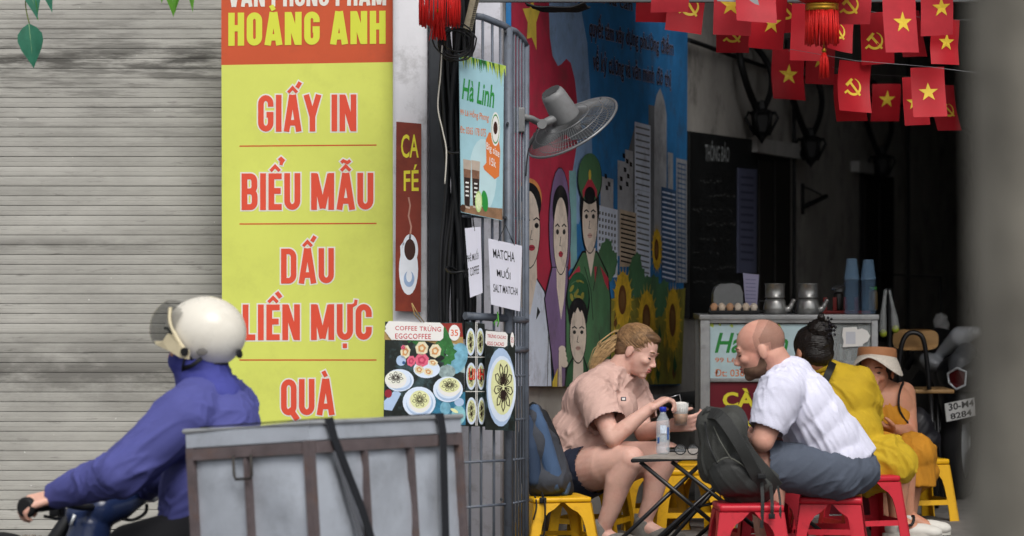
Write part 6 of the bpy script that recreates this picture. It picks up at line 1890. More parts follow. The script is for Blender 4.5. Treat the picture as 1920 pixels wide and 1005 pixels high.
for k_, (o_, sgn) in enumerate(((0.03, 1), (TDp - .03, 1))):
    b0, b1 = c0 + uy * o_ - V((0, 0, .02)), c1 + uy * o_ - V((0, 0, .02))
    g0, g1 = V((b0.x, b0.y, .006)), V((b1.x, b1.y, .006))
    leg(b0 + ux * .02, g1 + ux * .04); leg(b1 - ux * .02, g0 - ux * .02)
    leg(b0.lerp(b1, .32), g1 + ux * .2); leg(b0.lerp(b1, .6), g0 - ux * .18 + uy * .06)
    leg(b0.lerp(b1, .86) + uy * .1, g0 + ux * .02 + uy * .12)
mb = MB(); pz = c0.lerp(c1, .5); mb.tube([V((pz.x, pz.y, TZ * .52)) + uy * .02, V((pz.x, pz.y, TZ * .52)) + uy * (TDp - .02)], .006, 8); mb.build('stretcher', m_tube, tb)
mb = MB(); q_ = V((pz.x, pz.y, .03)); mb.tube([q_ + uy * .02, q_ + uy * (TDp - .02) + V((.03, 0, 0))], .006, 8); mb.build('stretcher', m_tube, tb)

# water bottle
bp_ = at(1243, 852, 11.55); bp_.z = TZ
wb = thing('water_bottle', bp_, 'clear plastic water bottle with blue cap on folding table', 'bottle')
m_pet = M('clear_pet', 'dfe8ee', .08, var=0, alpha=.3, spec=.7)
k_ = .98
mb = MB(); mb.lathe([(0, .001), (.022, .001), (.0275, .008), (.028, .03), (.0265, .034), (.028, .038), (.028, .075), (.0262, .08), (.028, .085), (.028, .12), (.025, .14), (.0125, .162), (.0115, .176), (0, .176)], 24, Matrix.Translation(bp_)); mb.build('bottle_body', m_pet, wb)
mb = MB(); mb.lathe([(0, .004), (.0215, .004), (.0262, .01), (.0262, .085), (0, .085)], 20, Matrix.Translation(bp_)); mb.build('water', M('water_in_bottle', 'b9c6d2', .03, var=.1, alpha=.2, spec=.6), wb)
mb = MB(); mb.lathe([(0, .19), (.0125, .19), (.0138, .187), (.0138, .172), (.012, .171)], 20, Matrix.Translation(bp_)); mb.build('cap', M('blue_cap', '2233a8', .4, var=.05), wb)
mb = MB()
for a0, a1, z0, z1, mt in ((-2.0, -1.1, .085, .118, 0), (-2.5, -2.15, .045, .07, 1), (-1.0, -.6, .06, .11, 1)):
    pts = [bp_ + V((.0286 * math.cos(a0 + (a1 - a0) * q / 6), .0286 * math.sin(a0 + (a1 - a0) * q / 6), 0)) for q in range(7)]
    mb.add([p + V((0, 0, z0)) for p in pts] + [p + V((0, 0, z1)) for p in pts], [(q, q + 1, q + 8, q + 7) for q in range(6)], mt)
mb.build('label_print', [M('label_clear_white', 'c9d4e2', .4, var=.3, scale=90), M('label_blue', '3f5f9a', .4, var=.3, scale=90)], wb)

# eyeglasses and phone
eg = thing('eyeglasses', at(1290, 848, 11.5), 'black framed round eyeglasses lying on the table beside bottle', 'eyeglasses')
eo = at(1282, 852, 11.5); eo.z = TZ + .022
mb = MB()
for q in (0, 1):
    c_ = eo + V((-.014 + q * .052, .005 * q, 0))
    mb.tube([c_ + V((.022 * math.cos(t / 20 * 6.283), .006 * math.sin(t / 20 * 6.283), .019 * math.sin(t / 20 * 6.283))) for t in range(20)], .0024, 6, closed=True)
mb.tube([eo + V((.008, 0, .004)), eo + V((.012, .002, .008)), eo + V((.017, .003, .004))], .0022, 6)
mb.build('frame', m_black, eg)
for q in (0, 1):
    s_ = eo + V((-.036 + q * .098, 0, .008))
    MB().tube(smooth_pts([s_, s_ + V((.02 - .01 * q, .06, .0)), s_ + V((.035, .115, -.018))], 4), .0022, 6).build('temple', m_black, eg)
for q in (0, 1):
    c_ = eo + V((-.014 + q * .052, .005 * q, 0)); mb = MB()
    mb.add([c_ + V((.0205 * math.cos(t / 16 * 6.283), .006 * math.sin(t / 16 * 6.283), .0175 * math.sin(t / 16 * 6.283))) for t in range(16)], [tuple(range(16))])
    mb.build('lens', M('spectacle_lens', 'cfd4d8', .05, var=0, alpha=.1), eg)
ph = at(1268, 846, 11.75); ph.z = TZ + .006
pt_ = thing('phone', ph, 'dark phone lying flat on the table behind the bottle', 'phone')
mb = MB(); mb.bbox(ph, (.075, .13, .010), .004, ); mb.build('case', M('dark_case', '1f2126', .4), pt_)
mb = MB(); mb.box(ph + V((0, 0, .0055)), (.068, .12, .0015)); mb.build('screen', M('phone_glass', '0c0d10', .08, var=0), pt_)

# ================================================================ backpacks
m_bp = M('dark_olive_nylon', '3a3b38', .7, var=.15, scale=8, bump=.3, bscale=260)
m_bp2 = M('dark_olive_panel', '2b2c2b', .6, var=.15, scale=8, bump=.2, bscale=260)
W = wp(10.9)
bk = thing('backpack', at(1400, 945, 10.9), 'dark olive backpack slumped on a red plastic stool against man', 'backpack')
organic('main_body', [('b', [W(1342, 800), W(1362, 855), W(1395, 905), W(1420, 912)], [.075, .1, .1, .07]), ('e', W(1355, 835), (.085, .13, .16), Matrix.Rotation(.35, 4, 'Y')), ('e', W(1385, 895), (.13, .13, .085), Matrix.Rotation(.35, 4, 'Y')), ('e', W(1345, 800), (.05, .1, .06)), ('e', W(1420, 905), (.075, .11, .065))], m_bp, bk, .006, 7, folds(.016, 10, (.6, .1, -.8), 9.1))
organic('front_pocket', [('e', W(1372, 890, -.10), (.085, .05, .085), Matrix.Rotation(.5, 4, 'Y')), ('e', W(1400, 905, -.09), (.06, .05, .055))], m_bp2, bk, .006, 6, folds(.010, 11, (.6, .1, -.8), 3.1))
def strap(pts, r, name='strap', sx=.35): ribbon3(pts, r * 2.2, .012 if r > .01 else .003, (-.3, -1, .35), name, m_bp2, bk)
strap([W(1332, 776, -.05), W(1352, 782, -.14), W(1385, 830, -.17), W(1412, 880, -.15), W(1428, 910, -.12)], .022)
strap([W(1345, 776, .0), W(1375, 800, -.06), W(1405, 848, -.08), W(1440, 890, -.09), W(1458, 912, -.06)], .02)
strap([W(1318, 780, -.03), W(1328, 768, -.04), W(1342, 772, -.02)], .007, 'top_handle', 1)
strap([W(1428, 905, -.13), W(1430, 940, -.17), W(1428, 990, -.17)], .006, 'webbing')
strap([W(1445, 910, -.1), W(1448, 945, -.2), W(1447, 970, -.2)], .006, 'webbing')
strap([W(1458, 910, -.06), W(1463, 945, -.16), W(1462, 1000, -.16)], .004, 'webbing')
MB().bbox(W(1428, 893, -.16), (.03, .012, .02), .003).build('buckle', m_black, bk)
MB().bbox(W(1447, 968, -.2), (.024, .01, .02), .003).build('buckle', m_black, bk)
MB().tube(smooth_pts([W(1322, 792, -.075), W(1330, 835, -.135), W(1345, 870, -.15)], 6), .0035, 6).build('zip', M('zip_black', '1a1b1c', .3), bk)
MB().tube(smooth_pts([W(1342, 868, -.148), W(1365, 858, -.158), W(1392, 872, -.152), W(1412, 892, -.14)], 6), .003, 6).build('pocket_seam', M('seam_grey', '55564f', .6), bk)
MB().tube(smooth_pts([W(1338, 800, -.1), W(1352, 830, -.155), W(1372, 862, -.165)], 6), .0022, 6).build('pocket_seam', M('seam_grey', '55564f', .6), bk)

m_bb = M('charcoal_fabric', '3a3d44', .8, var=.15, scale=9, bump=.25, bscale=260)
m_bbl = M('steel_blue_fabric', '3f5573', .8, var=.12, scale=9, bump=.25, bscale=260)
W = wp(11.8)
bb = thing('backpack', at(1040, 930, 11.8), 'charcoal and steel blue backpack standing on a yellow stool', 'backpack')
organic('main_body', [('b', [W(1000, 782), W(1008, 830), W(1020, 885), W(1026, 908)], [.045, .085, .105, .08]), ('e', W(1024, 898), (.105, .13, .075)), ('e', W(1008, 830), (.07, .115, .13), Matrix.Rotation(-.2, 4, 'Y')), ('e', W(1002, 785), (.04, .09, .06))], m_bb, bb, .006, 6, folds(.010, 11, (.2, 0, 1), 2.1))
def band(pts, r, name, mat, sx=.3): MB().tube(smooth_pts(pts, 6), r, 8, sx=sx).build(name, mat, bb)
def ridge(name, pts, r, mat): organic(name, [('b', pts, r)], mat, bb, .005, 4, folds(.004, 14, (.2, 0, 1), 1.3))
ridge('side_stripe', [W(1003, 768, -.05), W(1013, 800, -.07), W(1026, 850, -.078), W(1040, 905, -.078)], [.022, .03, .036, .04], m_bbl)
ridge('shoulder_strap', [W(990, 790, -.065), W(996, 840, -.09), W(1002, 900, -.1)], [.03, .036, .03], M('navy_strap', '2b3a50', .8, var=.15))
ridge('back_panel', [W(1014, 782, -.0), W(1030, 830, -.0), W(1048, 885, -.0), W(1058, 915, -.0)], [.035, .045, .045, .04], M('black_padding', '1d1e22', .8, var=.1))
band([W(992, 762, -.02), W(1000, 756, -.02), W(1006, 764, -.02)], .006, 'top_handle', m_black, 1)
band([W(1003, 930, -.14), W(1006, 950, -.18), W(1000, 975, -.19)], .007, 'webbing', m_black, .5)
band([W(1016, 925, -.13), W(1022, 950, -.19), W(1020, 1000, -.19), W(1012, 1004, -.19)], .008, 'webbing', m_black, .5)
MB().bbox(W(1018, 938, -.165), (.028, .012, .022), .003).build('buckle', m_black, bb)
organic('side_pocket', [('e', W(1062, 908, -.03), (.018, .03, .04)), ('e', W(1058, 922, -.03), (.02, .03, .02))], m_bbl, bb, .005, 3)

# ================================================================ coffee cart
m_alu = M('aluminium', '9a9c9d', .4, metal=.35, var=.15, scale=12, dirt='66635e', dirt_amt=.5, dirt_scale=14)
CYF = 13.5
ct = thing('coffee_cart', at(1480, 990, CYF), 'aluminium framed coffee cart with glass front and painted panels', 'cart')
ct.location.z = 0
L0, L1 = at(1313, 590, CYF), at(1646, 590, CYF)
top = L0.z
cw = L1.x - L0.x
CD = .45
mb = MB(); mb.bbox(((L0.x + L1.x) / 2, CYF + CD / 2, top - .012), (cw + .01, CD + .02, .024), .003); mb.build('counter_top', m_alu, ct)
bd = Board(V((0, CYF - .0, 0)), (0, -1, 0))
def frame_bar(x0, y0, x1, y1, d=.035):
    a, b = at(x0, y0, CYF), at(x1, y1, CYF); MB().bbox(((a.x + b.x) / 2, CYF + d / 2 - .004, (a.z + b.z) / 2), (abs(b.x - a.x), d, abs(a.z - b.z)), .002).build('frame_bar', m_alu, ct)
frame_bar(1313, 600, 1331, 985); frame_bar(1634, 600, 1646, 985); frame_bar(1331.5, 594, 1633.5, 606); frame_bar(1331.5, 709, 1633.5, 716); frame_bar(1331.5, 965, 1633.5, 985)
for x in (L0.x + .02, L1.x - .02):
    MB().bbox((x, CYF + CD - .02, top / 2 - .01), (.035, .035, top - .03), .002).build('frame_bar', m_alu, ct)
mb = MB(); mb.box(((L0.x + L1.x) / 2, CYF + CD - .01, top / 2), (cw - .08, .012, top - .05)); mb.build('back_panel', M('cart_dark_back', '2a2a2b', .7, var=.2), ct)
for x in (L0.x + .045, L1.x - .035):
    MB().box((x, CYF + CD / 2 + .01, top / 2), (.006, CD - .08, top - .06)).build('side_panel', m_alu, ct)
bd = Board(V((0, CYF + .012, 0)), (0, -1, 0))
bd.slab([(1331.5, 717), (1633, 717), (1633, 964), (1331.5, 964)], .006, 'maroon_panel', M('maroon_panel', '6a1424', .45, var=.1, scale=6), ct)
bd.text('CÀ PHÊ', [(1355, 728), (1500, 728), (1500, 764), (1355, 764)], m_cream, 1.5, bold=.035)
bd.build('lettering', ct)
bd.text('TRỨNG', [(1355, 778), (1520, 778), (1520, 818), (1355, 818)], m_cream, 1.5, bold=.035)
bd.build('lettering', ct)
bd.slab([(1331.5, 608), (1555, 608), (1555, 709), (1331.5, 709)], .004, 'poster_panel', M('cart_poster', 'b9d2d8', .4, var=.14, scale=7), ct)
bd.text('Hà Linh', [(1340, 624), (1478, 624), (1478, 662), (1340, 662)], m_grn, 1.5, bold=.02, shear=.3)
bd.build('lettering', ct)
bd.text('99 Lê Hồng Phong', [(1341, 668), (1470, 668), (1470, 682), (1341, 682)], m_oran, 1.5, bold=.006)
bd.build('lettering', ct)
bd.text('Đt: 0365 178 075', [(1340, 692), (1470, 692), (1470, 706), (1340, 706)], m_oran, 1.5, bold=.006)
bd.build('lettering', ct)
for (x, y, r) in ((1335, 610, 5), (1372, 611, 4), (1460, 612, 6), (1350, 609, 3), (1520, 612, 6), (1440, 610, 4)): bd.ell(x, y, r, r * .7, m_lime, 1.2, .4, 7, .2)
bd.build('leaf_print', ct)
bd.slab([(1556, 608), (1633, 608), (1633, 709), (1556, 709)], .003, 'glass_pane', M('cart_glass', 'dfe6e6', .05, var=0, alpha=.22, spec=.5), ct)
mb = MB(); a, b = at(1556, 700, CYF + .2), at(1633, 700, CYF + .2); mb.box(((a.x + b.x) / 2, CYF + .2, a.z - .06), (b.x - a.x, .3, .01)); mb.build('shelf', m_alu, ct)
for (x, y, wpx, hpx, mt, nm) in ((1567, 690, 24, 20, M('box_white_green', 'b9c4b4', .5, var=.3, scale=40), 'carton'), (1606, 688, 50, 26, M('steel_tray', '8d949a', .3, metal=.5), 'tray'), (1575, 660, 6, 30, M('glass_rod', '9aa0a2', .3), 'utensil'), (1590, 668, 8, 24, M('glass_rod', '9aa0a2', .3), 'utensil')):
    a = at(x, y, CYF + .12); s_ = (CYF + .12) / FPX
    it = MB(); it.bbox((a.x, a.y, a.z), (wpx * s_, .09, hpx * s_), .004); o = it.build(nm, mt, None); tag(o, {'carton': 'small white and green carton behind the cart glass', 'tray': 'metal tray behind the cart glass', 'utensil': 'thin pale utensil standing behind the cart glass' if x == 1575 else 'thicker pale utensil standing behind the cart glass'}[nm], nm, 'things behind the cart glass')
bq = Board(V((0, CYF + .004, 0)), (0, -1, 0))
qs = thing('sticker_card', bq.pt(1600, 650), 'white scalloped card stuck on the cart glass', 'card')
bq.slab([(1581, 614), (1606, 613), (1608, 618), (1616, 616), (1626, 620), (1632, 630), (1627, 640), (1618, 645), (1618, 649), (1580, 651), (1582, 640), (1579, 630)], .002, 'card', m_label, qs)
bq.rect(1586, 622, 1604, 645, M('card_pale', 'c9cbd2', .5), 1.5); bq.build('inner_frame', qs)

# things on the counter
def onc(px, Y=13.6): p = at(px, 588, Y); p.z = top; return p
m_pot = M('brushed_aluminium', '9b9b99', .32, metal=.75, var=.18, scale=20, dirt='5d5b57', dirt_amt=.4, dirt_scale=18)
for px, sd, lab in ((1453, 1, 'dented aluminium kettle with stacked filter pot, beside the eggs'), (1515, 1, 'aluminium kettle with stacked filter pot, beside the cups')):
    p = onc(px); kt = thing('coffee_pot', p, lab, 'pot', 'aluminium coffee pots on the cart')
    s_ = 13.6 / FPX
    mb = MB(); mb.lathe([(0, .001), (19 * s_, .001), (21.5 * s_, .004), (22 * s_, 12 * s_), (20 * s_, 24 * s_), (16 * s_, 31 * s_), (0, 32 * s_)], 28, Matrix.Translation(p)); mb.build('kettle_body', m_pot, kt)
    mb = MB(); mb.lathe([(0, 31 * s_), (18 * s_, 31 * s_), (20 * s_, 32 * s_), (18.2 * s_, 33.5 * s_), (18.5 * s_, 56 * s_), (20 * s_, 57 * s_), (19.5 * s_, 58 * s_), (17.5 * s_, 57 * s_), (17.3 * s_, 40 * s_), (0, 40 * s_)], 28, Matrix.Translation(p)); mb.build('filter_pot', m_pot, kt)
    MB().tube(smooth_pts([p + V((19, -4, 9)) * s_, p + V((27, -6, 12)) * s_, p + V((31, -7, 20)) * s_, p + V((36, -8, 28)) * s_], 4), [7 * s_] * 4 + [5 * s_] * 4 + [4 * s_] * 4 + [3.6 * s_], 10).build('spout', m_pot, kt)
    MB().tube(smooth_pts([p + V((-20, 0, 24)) * s_, p + V((-30, 0, 24)) * s_, p + V((-30, 0, 8)) * s_, p + V((-21, 0, 5)) * s_], 4), 2 * s_, 6).build('handle', m_black, kt)
s_ = 13.58 / FPX
tr = thing('egg_tray', onc(1375, 13.58), 'black plastic egg tray on the cart counter', 'tray')
mb = MB(); a = onc(1375, 13.58); mb.bbox(a + V((0, 0, 4 * s_)), (92 * s_, .1, 7 * s_), .003); mb.build('tray_base', m_black, tr)
mb = MB()
for q in range(7): mb.box(a + V(((-45 + q * 15) * s_, -.045, 9 * s_)), (5 * s_, .012, 9 * s_), taper=.4)
mb.build('dividers', m_black, tr)
for q, c_ in enumerate(('b98d6b', 'c9b7a3', 'b58c6c', 'cdbfae', 'c9b7a2', 'cfc3b4')):
    p = a + V(((-37.5 + q * 15) * s_, -.03, 13 * s_))
    mb = MB(); mb.lathe([(7.6 * s_ * math.sin(math.pi * i_ / 12) * (1 + .08 * math.cos(math.pi * i_ / 12)), -9 * s_ * math.cos(math.pi * i_ / 12)) for i_ in range(13)], 16, Matrix.Translation(p) @ Matrix.Rotation(random.uniform(-.3, .3), 4, 'Y'))
    tag(mb.build('egg', M('egg_' + c_, c_, .55, var=.06, scale=30)), ('brown' if c_[0] == 'b' else 'pale') + ' egg sitting in the black egg tray', 'egg', 'eggs in the tray on the cart')
bx = thing('storage_box', onc(1366, 13.75), 'cloudy rounded plastic box behind the eggs', 'box')
mb = MB(); p = onc(1366, 13.75); s_ = 13.75 / FPX
mb.prism([p + V((x * s_, 0, z * s_)) for x, z in ((-28, 2), (28, 2), (27, 40), (22, 53), (10, 57), (-14, 56), (-24, 50), (-28, 38))], V((0, .14, 0))); mb.build('lid', M('cloudy_plastic', '8b8e8f', .3, var=.15, alpha=.85), bx)
bd2 = Board(at(1407, 540, 13.85), (.1, -1, .05)); nt_ = thing('paper_note', onc(1408, 13.85), 'printed lilac paper sheet standing behind the kettle on the cart', 'paper')
bd2.slab([(1393, 512), (1423, 515), (1419, 590), (1399, 590)], .0015, 'sheet', M('lilac_paper', 'a9a6c4', .7, var=.05), nt_)
for r_ in range(8): bd2.stroke([(1398, 524 + r_ * 7), (1417, 525 + r_ * 7)], 1.2, M('grey_ink', '77759a', .7), 1.5)
bd2.build('lettering', nt_)
m_cup = M('blue_clear_plastic', '7d9dba', .12, var=.05, alpha=.42, spec=.7)
for px, lab, h2 in ((1597, 'taller stack of blue tinted plastic cups on the cart', 38), (1628, 'shorter stack of blue tinted plastic cups on the cart', 36)):
    p = onc(px, 13.6); s_ = 13.6 / FPX; st_ = thing('cup_stack', p, lab, 'cups')
    n_c = 17
    zc = 0.001
    for q in range(n_c):
        mb = MB(); z0 = zc + q * 3.85 * s_
        mb.lathe([(11 * s_, 0), (14.6 * s_, 3.0 * s_), (15.3 * s_, 3.2 * s_), (15.3 * s_, 3.7 * s_), (14.4 * s_, 3.75 * s_)], 20, Matrix.Translation(p + V((random.uniform(-.4, .4) * s_, 0, z0)))); mb.build('cup', m_cup, st_)
    z0 = zc + n_c * 3.85 * s_
    mb = MB(); mb.lathe([(15 * s_, 0), (15.5 * s_, 2 * s_), (14 * s_, 3 * s_), (9.5 * s_, h2 * s_), (8.8 * s_, (h2 + 1) * s_), (0, (h2 + 1) * s_)], 22, Matrix.Translation(p + V((0, 0, z0)))); mb.build('cup', m_cup, st_)
rk = thing('red_rack', onc(1580, 13.8), 'low red wire rack of jars behind the cups on cart', 'rack')
p = onc(1585, 13.8); s_ = 13.8 / FPX; m_rk = M('red_rack_paint', '7a1f1c', .5, var=.15)
MB().bbox(p + V((0, 0, 3 * s_)), (90 * s_, .12, 6 * s_), .003).build('base', m_rk, rk)
for x in (-40, -22, -2, 18): MB().bbox(p + V((x * s_, -.05, 18 * s_)), (7 * s_, .01, 26 * s_), .002).build('slat', m_rk, rk)
for x, h_, mt, lab in ((-13, 40, M('jar_dark', '2c2a28', .2, var=.3), 'dark jar with pale lid in the red rack'), (52, 44, M('jar_oil', '6a5a3c', .15, var=.2), 'small bottle with green cap at the end of the red rack')):
    jr = thing('jar', p + V((x * s_, 0, 6 * s_)), lab, 'jar'); c_ = p + V((x * s_, -.0, 6.2 * s_))
    mb = MB(); mb.lathe([(0, 0), (8 * s_, 0), (8.5 * s_, 3 * s_), (8.5 * s_, h_ * .75 * s_), (6 * s_, h_ * .85 * s_), (0, h_ * .86 * s_)], 18, Matrix.Translation(c_)); mb.build('jar_body', mt, jr)
    mb = MB(); mb.lathe([(0, h_ * .87 * s_), (7 * s_, h_ * .87 * s_), (7 * s_, h_ * s_), (0, h_ * s_)], 18, Matrix.Translation(c_)); mb.build('lid', M('green_cap', '3f8a2c', .5) if x > 0 else M('jar_lid', 'a5a6a6', .4), jr)
ld_ = thing('ladle', onc(1565, 13.7), 'pale metal lid tilted on the jar beside the cups', 'lid')
mb = MB(); mb.lathe([(0, .004), (.03, .003), (.036, 0)], 18, frame(p + V((-15 * s_, -.02, 50 * s_)), (-.3, -.2, 1))); mb.build('lid_plate', M('steel', 'a9abad', .25), ld_)
# clear bags hung at the cart end
m_bag = M('clear_bag', 'b9bdbd', .12, var=.2, scale=20, alpha=.3, spec=.7)
hb = thing('hanging_bag', at(1665, 540, 13.7), 'clear plastic bags with limes hanging at the cart end', 'bag')
MB().tube([at(1668, 540, 13.75), at(1668, 980, 13.75)], .012, 8).build('stand', m_black, hb)
organic('bag_sheet', [('b', [at(1660, 545, 13.68), at(1656, 580, 13.66), at(1655, 620, 13.66)], [.008, .013, .02])], m_bag, hb, .005, 3, folds(.008, 20, (0, 0, 1), 2))
organic('bag_sheet', [('b', [at(1668, 545, 13.66), at(1674, 580, 13.66), at(1679, 615, 13.66)], [.007, .01, .018])], m_bag, hb, .005, 3, folds(.008, 20, (0, 0, 1), 5))
for x_, y_ in ((1679, 617), (1656, 625)): MB().ell(at(x_, y_, 13.66), (.018, .017, .019)).build('lime', M('lime', '8f9a2c', .5), hb)

# ================================================================ cafe chair
W = wp(13.9)
ch = thing('cafe_chair', at(1740, 980, 13.9), 'tall bent plywood chair with black tube frame behind the visor woman', 'chair')
ch.location.z = 0
m_ply = M('bent_plywood', 'a37f52', .5, var=.15, scale=7, stretch=(1, 1, 6))
mb = MB(); pts = []
for q in range(24):
    t = 2 * math.pi * q / 24
    ex_, ez_ = abs(math.cos(t)) ** .5 * (1 if math.cos(t) > 0 else -1), abs(math.sin(t)) ** .6 * (1 if math.sin(t) > 0 else -1)
    pts.append(W(1717 + 43 * ex_, 637 - 20 * ez_, .04 * abs(ex_)))
mb.prism(pts, V((0, .014, 0))); mb.build('backrest', m_ply, ch)
MB().tube(smooth_pts([W(1688, 735, .0), W(1686, 690, -.02), W(1690, 650, -.03), W(1700, 628, -.03), W(1716, 624, -.03), W(1730, 634, -.03), W(1737, 670, -.02), W(1742, 730, .0)], 5), .012, 8).build('back_frame', m_tube, ch)
mb = MB(); sc_ = W(1728, 729, .2); mb.bbox(sc_ + V((0, 0, -.006)), (.27, .34, .02), .008); mb.build('seat', m_ply, ch)
for x, d in ((1692, 0), (1745, 0), (1690, .36), (1755, .36)):
    a = W(x, 735, d); a.z = sc_.z - .02; MB().tube([a, V((a.x + (.03 if x > 1720 else -.03), a.y, .01))], .011, 8).build('leg', m_tube, ch)
a, b = W(1692, 860, 0), W(1748, 860, 0); MB().tube([a, b], .008, 8).build('stretcher', m_tube, ch)

# ================================================================ parked motorbike
pm = thing('parked_motorbike', at(1800, 950, 14.5), 'parked dark motorbike with silver fairing and white number plate', 'motorbike')
pm.location.z = 0
W = wp(14.5)
m_sil = M('silver_paint', 'c9cdd1', .25, metal=.2, var=.06)
m_bk = M('black_bike_plastic', '17181b', .4, var=.15)
organic('body', [('b', [W(1800, 760, .0), W(1795, 690, .3), W(1760, 660, .8), W(1720, 720, 1.3)], [.1, .14, .13, .1]), ('e', W(1805, 700, .0), (.13, .2, .1)), ('e', W(1760, 740, .7), (.16, .4, .14))], m_bk, pm, .012, 6)
organic('side_fairing', [('b', [W(1832, 622, -.02), W(1800, 632, .05), W(1765, 662, .2)], [.03, .055, .03]), ('e', W(1748, 680, .25), (.07, .12, .045), Matrix.Rotation(.5, 4, 'Y'))], m_sil, pm, .008, 6)
organic('fender', [('b', [W(1812, 660, -.05), W(1800, 680, -.12), W(1795, 705, -.14)], [.05, .06, .045])], M('grey_bike_plastic', '55585c', .35, var=.1), pm, .008, 4)
organic('seat', [('b', [W(1790, 660, .3), W(1770, 665, .8)], [.09, .09])], m_bk, pm, .012, 5)
for d, px in ((.1, 1800), (1.35, 1745)):
    c_ = W(px, 800, d); c_.z = .29
    mb = MB(); mb.lathe([(.2, -.045), (.27, -.05), (.29, -.02), (.29, .02), (.27, .05), (.2, .045), (.2, -.045)], 32, frame(c_, (1, -.35, 0))); w_ = mb.build('wheel', M('tyre', '121214', .8), pm)
    mb = MB(); mb.lathe([(.2, -.02), (.2, .02), (.06, .03), (.03, .05), (.03, -.05), (.06, -.03), (.2, -.02)], 24, frame(c_, (1, -.35, 0))); mb.build('rim', m_sil, w_)
mb = MB(); mb.prism([W(1777, 700, -.16), W(1795, 690, -.2), (W(1812, 697, -.2)), W(1810, 722, -.2), W(1793, 730, -.2), W(1779, 718, -.16)], V((0, .06, 0))); tl = mb.build('tail_light', M('tail_red', '4a1416', .2, var=.1), pm)
MB().tube([W(1777, 700, -.165), W(1795, 690, -.205), W(1812, 697, -.205), W(1810, 722, -.205), W(1793, 730, -.205), W(1779, 718, -.165)], .006, 6, closed=True).build('trim', m_sil, tl)
bpn = Board(W(1800, 768, -.24), (.12, -1, .15))
plate = bpn.slab([(1771, 757), (1828, 745), (1830, 779), (1775, 791)], .004, 'number_plate', M('plate_white', 'c9c9c7', .5, var=.05), pm)
bpn.text('30-M4', [(1778, 757), (1826, 749), (1827, 761), (1779, 771)], m_ink, 1.5, bold=.025)
bpn.build('lettering', plate)
bpn.text('8284', [(1781, 776), (1822, 767), (1823, 779), (1783, 787)], m_ink, 1.5, bold=.025)
bpn.build('lettering', plate)
MB().tube(smooth_pts([W(1700, 690, .9), W(1735, 640, .8), W(1775, 648, .9)], 4), .016, 8).build('handlebar', m_bk, pm)
organic('mirror', [('e', W(1752, 652, .5), (.075, .03, .05))], m_bk, pm, .008, 3)
MB().tube([W(1775, 900, .3), W(1790, 840, .2)], .012, 8).build('side_stand', m_bk, pm)
cb_ = organic('plastic_bag', [('e', at(1764, 604, 17.5), (.045, .04, .05)), ('e', at(1770, 612, 17.5), (.03, .03, .04))], M('white_bag', 'cfcfd0', .6, var=.1, transl=.2), None, .006, 2, folds(.018, 26, (1, 1, 1), 1, .8))
tag(cb_, 'crumpled white plastic bag hanging on a hook behind the parked motorbike', 'bag')
hk = MB(); hk.tube([at(1764, 600, 17.5), at(1764, 520, 17.5), awall(20, 1.17 + (CY - 515) * 17.5 / FPX)], .006, 6); tag(hk.build('bag_hook', m_black), 'thin dark wire carrying the crumpled white bag', 'wire')

# ================================================================ the rider's motorbike
HX, RX = V((-.85, .53, 0)).normalized(), V((.53, .85, 0)).normalized()
W = wp(9.4)
rb = thing('motorbike', (-.9, 9.4, -.3), 'dark blue motorbike under the rider, handlebar and grip showing', 'motorbike')
m_nav = M('navy_bike_paint', '1f2c4e', .25, var=.08, spec=.6)
hbar = [GL, GL.lerp(GR, .22) + V((0, 0, .0)), GL.lerp(GR, .4) + V((0, 0, -.02)), GL.lerp(GR, .6) + V((0, 0, -.02)), GL.lerp(GR, .8), GR]
MB().tube(smooth_pts(hbar, 4), .011, 8).build('handlebar', m_bk, rb)
d_ = (GR - GL).normalized()
mb = MB(); mb.tube([GL - d_ * .05, GL - d_ * .044, GL - d_ * .028, GL - d_ * .022, GL + d_ * .12], [.026, .034, .034, .021, .018], 18); mb.build('grip', M('black_rubber', '141416', .7, var=.1), rb)
mb = MB(); mb.tube([GR + d_ * .005, GR - d_ * .05, GR - d_ * .14], [.03, .028, .02], 14); mb.build('grip', M('pale_grip', 'b9bcc4', .4, var=.1), rb)
W2 = lambda x, y, d=0: at(x, y, 9.7 + d)
organic('headlight_cowl', [('b', [W2(150, 965), W2(190, 955), W2(225, 945, .05), W2(262, 925, .1)], [.05, .065, .055, .04]), ('b', [W2(170, 990), W2(160, 1040), W2(175, 1120)], [.07, .085, .08])], m_nav, rb, .007, 5)
organic('mirror_base', [('e', W2(272, 922, .1), (.032, .03, .034)), ('e', W2(285, 926, .12), (.018, .02, .03))], M('silver_housing', 'c3c7cf', .3, metal=.2, var=.06), rb, .005, 3)
MB().tube(smooth_pts([W2(275, 945, .08), W2(272, 962, .08), W2(248, 975, .05), W2(222, 970, .0)], 5), .006, 6).build('brake_cable', m_bk, rb)
MB().tube(smooth_pts([GL + d_ * .14 + V((0, 0, -.01)), W2(112, 972, -.2), W2(84, 968, -.32)], 4), .006, 6).build('clutch_lever', m_bk, rb)
MB().bbox(W2(108, 958, -.15), (.05, .05, .035), .006).build('switch_box', m_bk, rb)
MB().tube([W2(133, 985, -.05), W2(140, 965, -.05)], .006, 6).build('cable_clip', m_sil, rb)
for c_, in ((V((-1.75, 9.93, -.02)),), (V((-.58, 9.2, -.02)),)):
    mb = MB(); mb.lathe([(.2, -.04), (.265, -.045), (.28, 0), (.265, .045), (.2, .04), (.2, -.04)], 36, frame(c_, RX)); w_ = mb.build('wheel', MATS['tyre'], rb)
    mb = MB(); mb.lathe([(.2, -.015), (.2, .015), (.03, .04), (.03, -.04), (.2, -.015)], 24, frame(c_, RX)); mb.build('rim', m_sil, w_)
